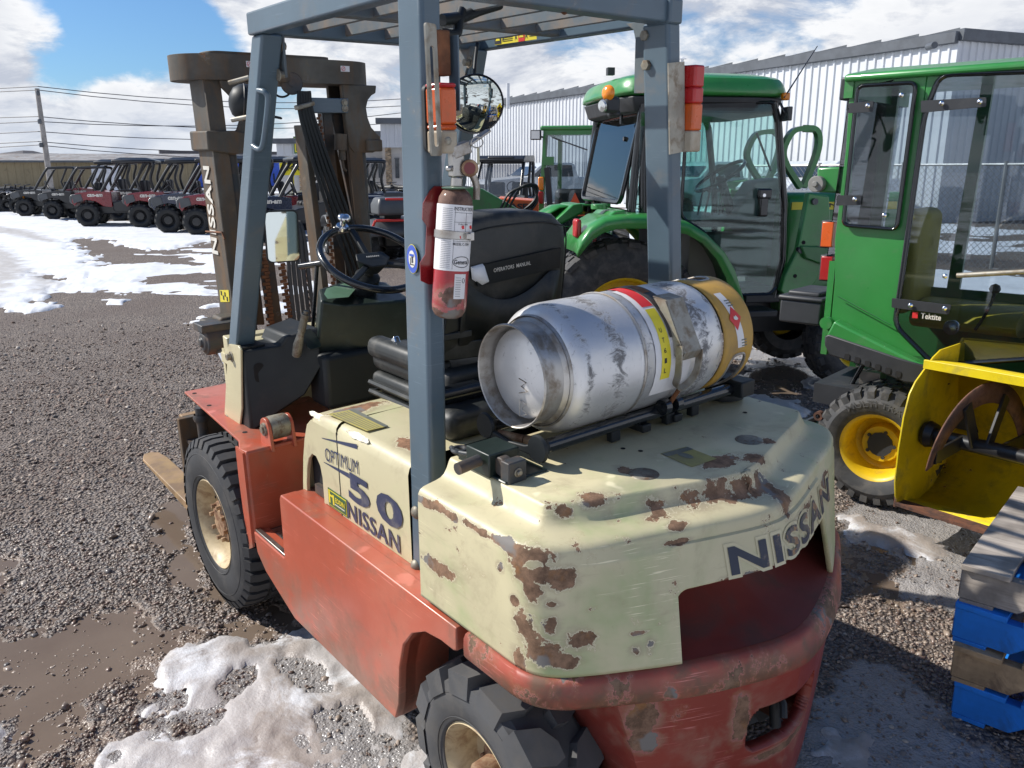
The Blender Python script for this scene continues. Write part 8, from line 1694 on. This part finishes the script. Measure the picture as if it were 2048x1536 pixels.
# ---- quads
def quad(lab, col='utv_black'):
    t = empty('quad_bike', lab, 'quad bike', group='quad bikes parked in the row'); R = .31
    for x in (0, 1.25):
        for s in (1, -1): tyre_wheel(t, (x, .56 * s, R), R, .24, .16, s, 13, m_t='utv_tyre', m_r='utv_black', style='bar', dish=.04, holes=4, hubm='utv_black')
    b = MB(); b.box((.62, 0, .45), (1.3, .34, .3)); b.build('frame', 'utv_black', t, bevel=.05)
    for x, nm in ((0, 'rear_fender'), (1.25, 'front_fender')):
        b = MB(); n = 9; rows_ = []
        for y in (-.58, -.30, .30, .58): rows_.append([Vector((x + .46 * math.cos(k), y, .46 + (.36 - .05 * (abs(y) > .4)) * math.sin(k))) for k in np.linspace(.25, PI - .25, n)])
        b.add([p for r in rows_ for p in r], [(i * n + j, i * n + j + 1, (i + 1) * n + j + 1, (i + 1) * n + j) for i in range(3) for j in range(n - 1)]); f_ = b.build(nm, col, t, smooth=50, recalc=False); so = f_.modifiers.new('t', 'SOLIDIFY'); so.thickness = .02
        b = MB()
        for y in (-.36, -.12, .12, .36): b.tube([(x - .28, y, .90), (x + .28, y, .90)], .012, 6)
        b.tube([(x - .28, -.40, .90), (x - .28, .40, .90)], .014, 6); b.tube([(x + .28, -.40, .90), (x + .28, .40, .90)], .014, 6); b.build('rack', 'utv_black', t)
    b = MB(); b.tube([(-.05, 0, .86), (.35, 0, .84), (.62, 0, .88), (.85, 0, .95)], [.15, .14, .11, .10], 12); b.build('seat', 'utv_seat', t, smooth=60)
    b = MB(); b.tube(spline([(.92, .38, 1.10), (1.0, .15, 1.08), (1.0, -.15, 1.08), (.92, -.38, 1.10)], 4), .016, 8); b.tube([(1.0, 0, 1.08), (1.12, 0, .8)], .03, 8); b.build('handlebar', 'utv_black', t, smooth=50)
    b = MB(); b.box((1.58, 0, .66), (.12, .5, .2)); b.build('bumper', 'utv_grey', t, bevel=.03); b = MB()
    for s in (1, -1): b.box((1.60, .2 * s, .80), (.06, .14, .07))
    b.build('headlight', 'headlight', t, bevel=.01); return t
q0 = quad('black quad bike at the far left edge of the row'); place(q0, 6, 424, AH, 1, (1.25, 0))
for k, (px, py, lab) in enumerate(((26, 424, 'second black quad bike from the left edge of the photo'), (-40, 422, 'black quad bike mostly cut off by the left edge'), (44, 426, 'black quad bike nearest the orange-sprung side-by-side'))): c = copy_tree(q0); c['label'] = lab; place(c, px, py, AH, 1, (1.25, 0))
# two touring quads seen from behind between the mast and the left rear post
def topbox(t, col, rail):
    b = MB(); b.ring_loft([[Vector((x, y, z)) for x, y in ((-.42, -.34), (.05, -.38), (.05, .38), (-.42, .34))] for z in (.90, 1.08)] + [[Vector((x, y, 1.20)) for x, y in ((-.34, -.30), (.03, -.32), (.03, .32), (-.34, .30))]]); b.build('top_box', 'utv_grey', t, bevel=.04, seg=3)
    b = MB(); b.box((-.30, 0, 1.17), (.16, .40, .04)); b.build('box_pad', col, t, bevel=.015); b = MB(); b.tube([(-.5, -.42, .82), (-.52, .42, .82)], .022, 8); b.tube([(-.5, .42, .82), (-.4, .5, .6)], .022, 8); b.tube([(-.5, -.42, .82), (-.4, -.5, .6)], .022, 8); b.build('rear_bumper', rail, t, smooth=50)
for (px, py, lab, cm, rl) in ((735, 520, 'grey quad with top box seen from behind beside the mast cylinder', 'utv_navy', 'utv_black'), (788, 530, 'grey quad with red rear rail and red-topped box beside the rear post', 'atv_red', 'atv_red')):
    c = quad(lab, 'utv_grey'); c['group'] = 'quad bikes seen from behind'; topbox(c, cm, rl); place(c, px, py, rad(112), 1.0, (0, 0))
for k, (px, py) in enumerate(((850, 470), (905, 470), (960, 470))):
    pass
# distant row of quads in front of the showroom
for k, (px, lab) in enumerate(((712, 'leftmost small quad bike in front of the showroom'), (742, 'middle small quad bike in front of the showroom'), (774, 'rightmost small quad bike in front of the showroom'))):
    c = copy_tree(q0); c['label'] = lab; c['group'] = 'quad bikes by the showroom'; place(c, px, 412, rad(150), 1.0, (1.25, 0))

# ---- soft-top side-by-side facing us behind the forklift seat
ut = utv('x', 'black-roofed side-by-side with clear plastic windshield facing the forklift seat', roof=True, col='utv_black'); ut['group'] = 'vehicles behind the forklift seat'; place(ut, 985, 475, rad(255), 1.0)
b = MB(); b.add([(1.62, -.56, 1.04), (1.62, .56, 1.04), (1.14, .52, 1.80), (1.14, -.52, 1.80)], [(0, 1, 2, 3)]); b.build('windshield', 'plastic_sheet', ut, recalc=False)
b = MB(); b.prism([(.02, 1.90), (1.20, 1.86), (1.30, 1.92), (1.15, 2.02), (.10, 2.04)], (0, -.62, 0), X_, Z_, Y_, 1.24); b.box((1.22, 0, 1.97), (.10, .7, .06)); b.build('roof_scoop', 'utv_black', ut, bevel=.03, seg=3)
# ---- green loader arm and orange machine with hoses between them
LB = empty('loader_bucket', 'green loader arm standing between the side-by-side and the cab tractor', 'loader arm'); Dl = 7.2
def pw(px, py, D=Dl): return W(px, py, D)
b = MB(); q = [pw(930, 372), pw(965, 378), pw(1030, 415), pw(1075, 440), pw(1050, 470), pw(940, 470), pw(905, 440)]; nrm_ = HF; b.add(q + [p + HF * .12 for p in q], [tuple(range(7)), tuple(range(7, 14))[::-1]] + [(i, (i + 1) % 7, 7 + (i + 1) % 7, 7 + i) for i in range(7)]); b.bar(pw(960, 470), pw(960, 560), .12, .12, up=HF); b.build('arm_plate', 'jd_green_dull', LB, bevel=.01)
b = MB()
for k in range(3): b.tube(spline([pw(1000 + k * 8, 420), pw(1020 + k * 12, 385 - k * 6), pw(1062 + k * 6, 372), pw(1075 - k * 3, 400), pw(1058 - k * 8, 425)], 5), .011, 6)
b.build('hydraulic_hose', 'black_plastic', LB, smooth=60)
OM = empty('orange_machine', 'orange compact machine with black lettering half hidden behind the green loader arm', 'compact machine'); D = 8.2
b = MB(); q = [W(985, 405, D), W(1000, 396, D), W(1078, 402, D), W(1078, 425, D), W(1000, 428, D)]; b.add(q + [p + HF * .6 for p in q], [tuple(range(5)), tuple(range(5, 10))[::-1]] + [(i, (i + 1) % 5, 5 + (i + 1) % 5, 5 + i) for i in range(5)]); b.build('body_panel', 'kubota_orange', OM, bevel=.01)
pb_ = W(1030, 450, D) + HF * .3; b = MB(); b.box((pb_.x, pb_.y, .55), (.6, .9, .5)); b.build('body', 'utv_black', OM, bevel=.04); b = MB(); b.tube([Vector((pb_.x, pb_.y, .2)) - HR * .4, Vector((pb_.x, pb_.y, .2)) + HR * .4], .2, 16); b.build('track_roller', 'utv_tyre', OM)
letters('panel_lettering', 'CASE', W(1030, 413, D) - HF * .02, HR, Z_, .25, .06, 'print_black', OM, bold=.04)

# ---- pickups and a dark car beyond the large tractor
def pickup(lab, col, px, py, ang, sc=1.0, cat='pickup truck', name='pickup_truck', suv=False):
    t = empty(name, lab, cat, group='trucks parked before the white building')
    for x in (0, 3.6):
        for s in (1, -1): tyre_wheel(t, (x, .95 * s, .40), .40, .28, .26, s, 24, m_t='utv_tyre', m_r='utv_grey', style='bar', dish=.05)
    top = [(-.9, .55), (-.9, 1.35), (-.8, 1.40), (1.0, 1.40), (1.15, 1.85), (1.35, 1.93), (2.35, 1.93), (2.6, 1.80), (3.05, 1.42), (4.4, 1.30), (4.6, 1.15), (4.62, .55), (4.1, .5), (3.95, .85), (3.6, .95), (3.25, .85), (3.1, .5), (.5, .5), (.35, .85), (0, .95), (-.35, .85), (-.5, .5)] if not suv else [(-.9, .55), (-.95, 1.2), (-.75, 1.80), (-.4, 1.90), (2.2, 1.90), (2.5, 1.80), (3.05, 1.35), (4.2, 1.22), (4.4, 1.1), (4.42, .55), (4.1, .5), (3.95, .85), (3.6, .95), (3.25, .85), (3.1, .5), (.5, .5), (.35, .85), (0, .95), (-.35, .85), (-.5, .5)]
    b = MB(); b.prism(top, (0, -.98, 0), X_, Z_, Y_, 1.96); b.build('body', col, t, bevel=.06, seg=3)
    wz_ = [(1.22, 1.42), (1.30, 1.84), (2.30, 1.84), (2.50, 1.76), (2.90, 1.42)] if not suv else [(-.6, 1.3), (-.5, 1.78), (2.15, 1.80), (2.4, 1.72), (2.9, 1.32)]
    for s in (1, -1): b = MB(); b.prism(wz_, (0, .985 * s, 0), X_, Z_, Y_ * s, .006); b.build('side_window', 'window_dark', t)
    a_, c_ = ((2.66, 1.79), (3.05, 1.47)) if not suv else ((2.56, 1.79), (3.03, 1.40)); b = MB(); b.add([(a_[0], -.82, a_[1]), (a_[0], .82, a_[1]), (c_[0] + .02, .86, c_[1]), (c_[0] + .02, -.86, c_[1])], [(0, 1, 2, 3)]); b.build('windshield', 'window_dark', t, recalc=False)
    b = MB(); b.box((4.62, 0, 1.0), (.04, 1.2, .3)); b.build('grille', 'utv_black', t, bevel=.02)
    for s in (1, -1): b = MB(); b.box((4.60, .78 * s, 1.08), (.08, .32, .16)); b.build('headlight', 'headlight', t, bevel=.02); b = MB(); b.box((2.5, 1.08 * s, 1.45), (.14, .2, .2)); b.build('side_mirror', col, t, bevel=.03)
    place(t, px, py, ang, sc, (3.6, 0)); return t
pickup('white pickup truck seen through the large tractor cab', 'truck_white', 1330, 442, rad(212)); pickup('white pickup parked behind the first, its bonnet near the cab post', 'truck_white', 1560, 452, rad(212)); pickup('white pickup roof showing above the soft-top vehicle', 'truck_white', 1010, 430, rad(200))
pickup('black long car with dark windows beyond the green brush guard', 'truck_black', 1560, 430, rad(172), 1.0, 'car', 'parked_car', True)
pickup('dull green pickup tail beside the green brush guard', 'jd_green_dull', 1490, 440, rad(175))

# ---- pallets at the right edge
pg = G(1899, 1432); fxp = (HR * math.cos(rad(-42)) + HF * math.sin(rad(-42))); fyp = Z_.cross(fxp)
def pallet(k, lab, ms, z, off=(0, 0), yaw=0, planks='wood_grey'):
    f1 = (HR * math.cos(rad(-42 + yaw)) + HF * math.sin(rad(-42 + yaw))); f2 = Z_.cross(f1); o = pg + f1 * off[0] + f2 * off[1]
    t = empty('pallet', lab, 'pallet', group='pallets in the stack', mw=Matrix(((f1.x, f2.x, 0, o.x), (f1.y, f2.y, 0, o.y), (0, 0, 1, pg.z + z), (0, 0, 0, 1))))
    L_, Wd = 1.2, .80
    for j, y in enumerate((.02, Wd / 2, Wd - .02)):
        b = MB(); prf = [(0, 0), (.16, 0), (.20, .035), (.42, .035), (.46, 0), (.74, 0), (.78, .035), (1.0, .035), (1.04, 0), (L_, 0), (L_, .095), (0, .095)]; b.prism(prf, (0, y - .018, .018), X_, Z_, Y_, .038); b.build('stringer', ms, t, bevel=.003, seg=1)
    n = 7
    for j in range(n): x = j * (L_ - .11) / (n - 1); wdt = (.135 if j == 0 else .095) + random.uniform(-.006, .006); b = MB(); b.box((x + wdt / 2 - .004 * (j % 2), Wd / 2 + random.uniform(-.008, .008), .1225), (wdt, Wd + .02, .018)); b.build('deck_board', planks, t, bevel=.002, seg=1)
    for j in range(3): x = j * (L_ - .11) / 2; b = MB(); b.box((x + .05, Wd / 2, .009), (.09, Wd, .016)); b.build('bottom_board', ms, t, bevel=.002, seg=1)
    return t
pallet(0, 'bright blue pallet at the bottom of the stack', 'wood_blue', 0, (.0, 0), planks='wood_blue'); pallet(1, 'bare brown wood pallet, second from the bottom of the stack', 'wood_brown', .126, (-.015, -.01), 1, 'wood_brown'); pallet(2, 'scuffed blue pallet, third from the bottom of the stack', 'wood_blue', .252, (-.03, .0), -1, 'wood_blue'); pallet(3, 'weathered grey pallet on top of the stack', 'wood_grey', .378, (-.03, .01), 1, 'wood_grey')

# ---- chain-link fence beyond the small tractor
FN = empty('chain_link_fence', 'grey chain-link fence seen through the small tractor cab', 'fence'); Df = 16.0; fa_, fb_ = at(1500, 19), at(2600, 11); zt_ = 1.75
L_ = (fb_ - fa_).length; fd = (fb_ - fa_).normalized()
for k in range(6): p = fa_ + fd * (L_ * k / 5); b = MB(); b.cyl(p, p + Z_ * (zt_ + .05), .035, 8); b.build('post', 'fence_metal', FN)
b = MB(); b.tube([fa_ + Z_ * zt_, fb_ + Z_ * zt_], .025, 6); b.build('rail', 'fence_metal', FN)
b = MB(); n = int(L_ / .11)
for k in range(n):
    for sg in (1, -1):
        t0 = k * .11; pts = [fa_ + fd * min(L_, max(0, t0 + sg * z)) + Z_ * z for z in (0, zt_)]
        if 0 <= t0 + sg * zt_ <= L_: b.bar(pts[0], pts[1], .006, .006, up=HF)
tag(b.build('mesh_wire', 'fence_metal', FN), kind='stuff')
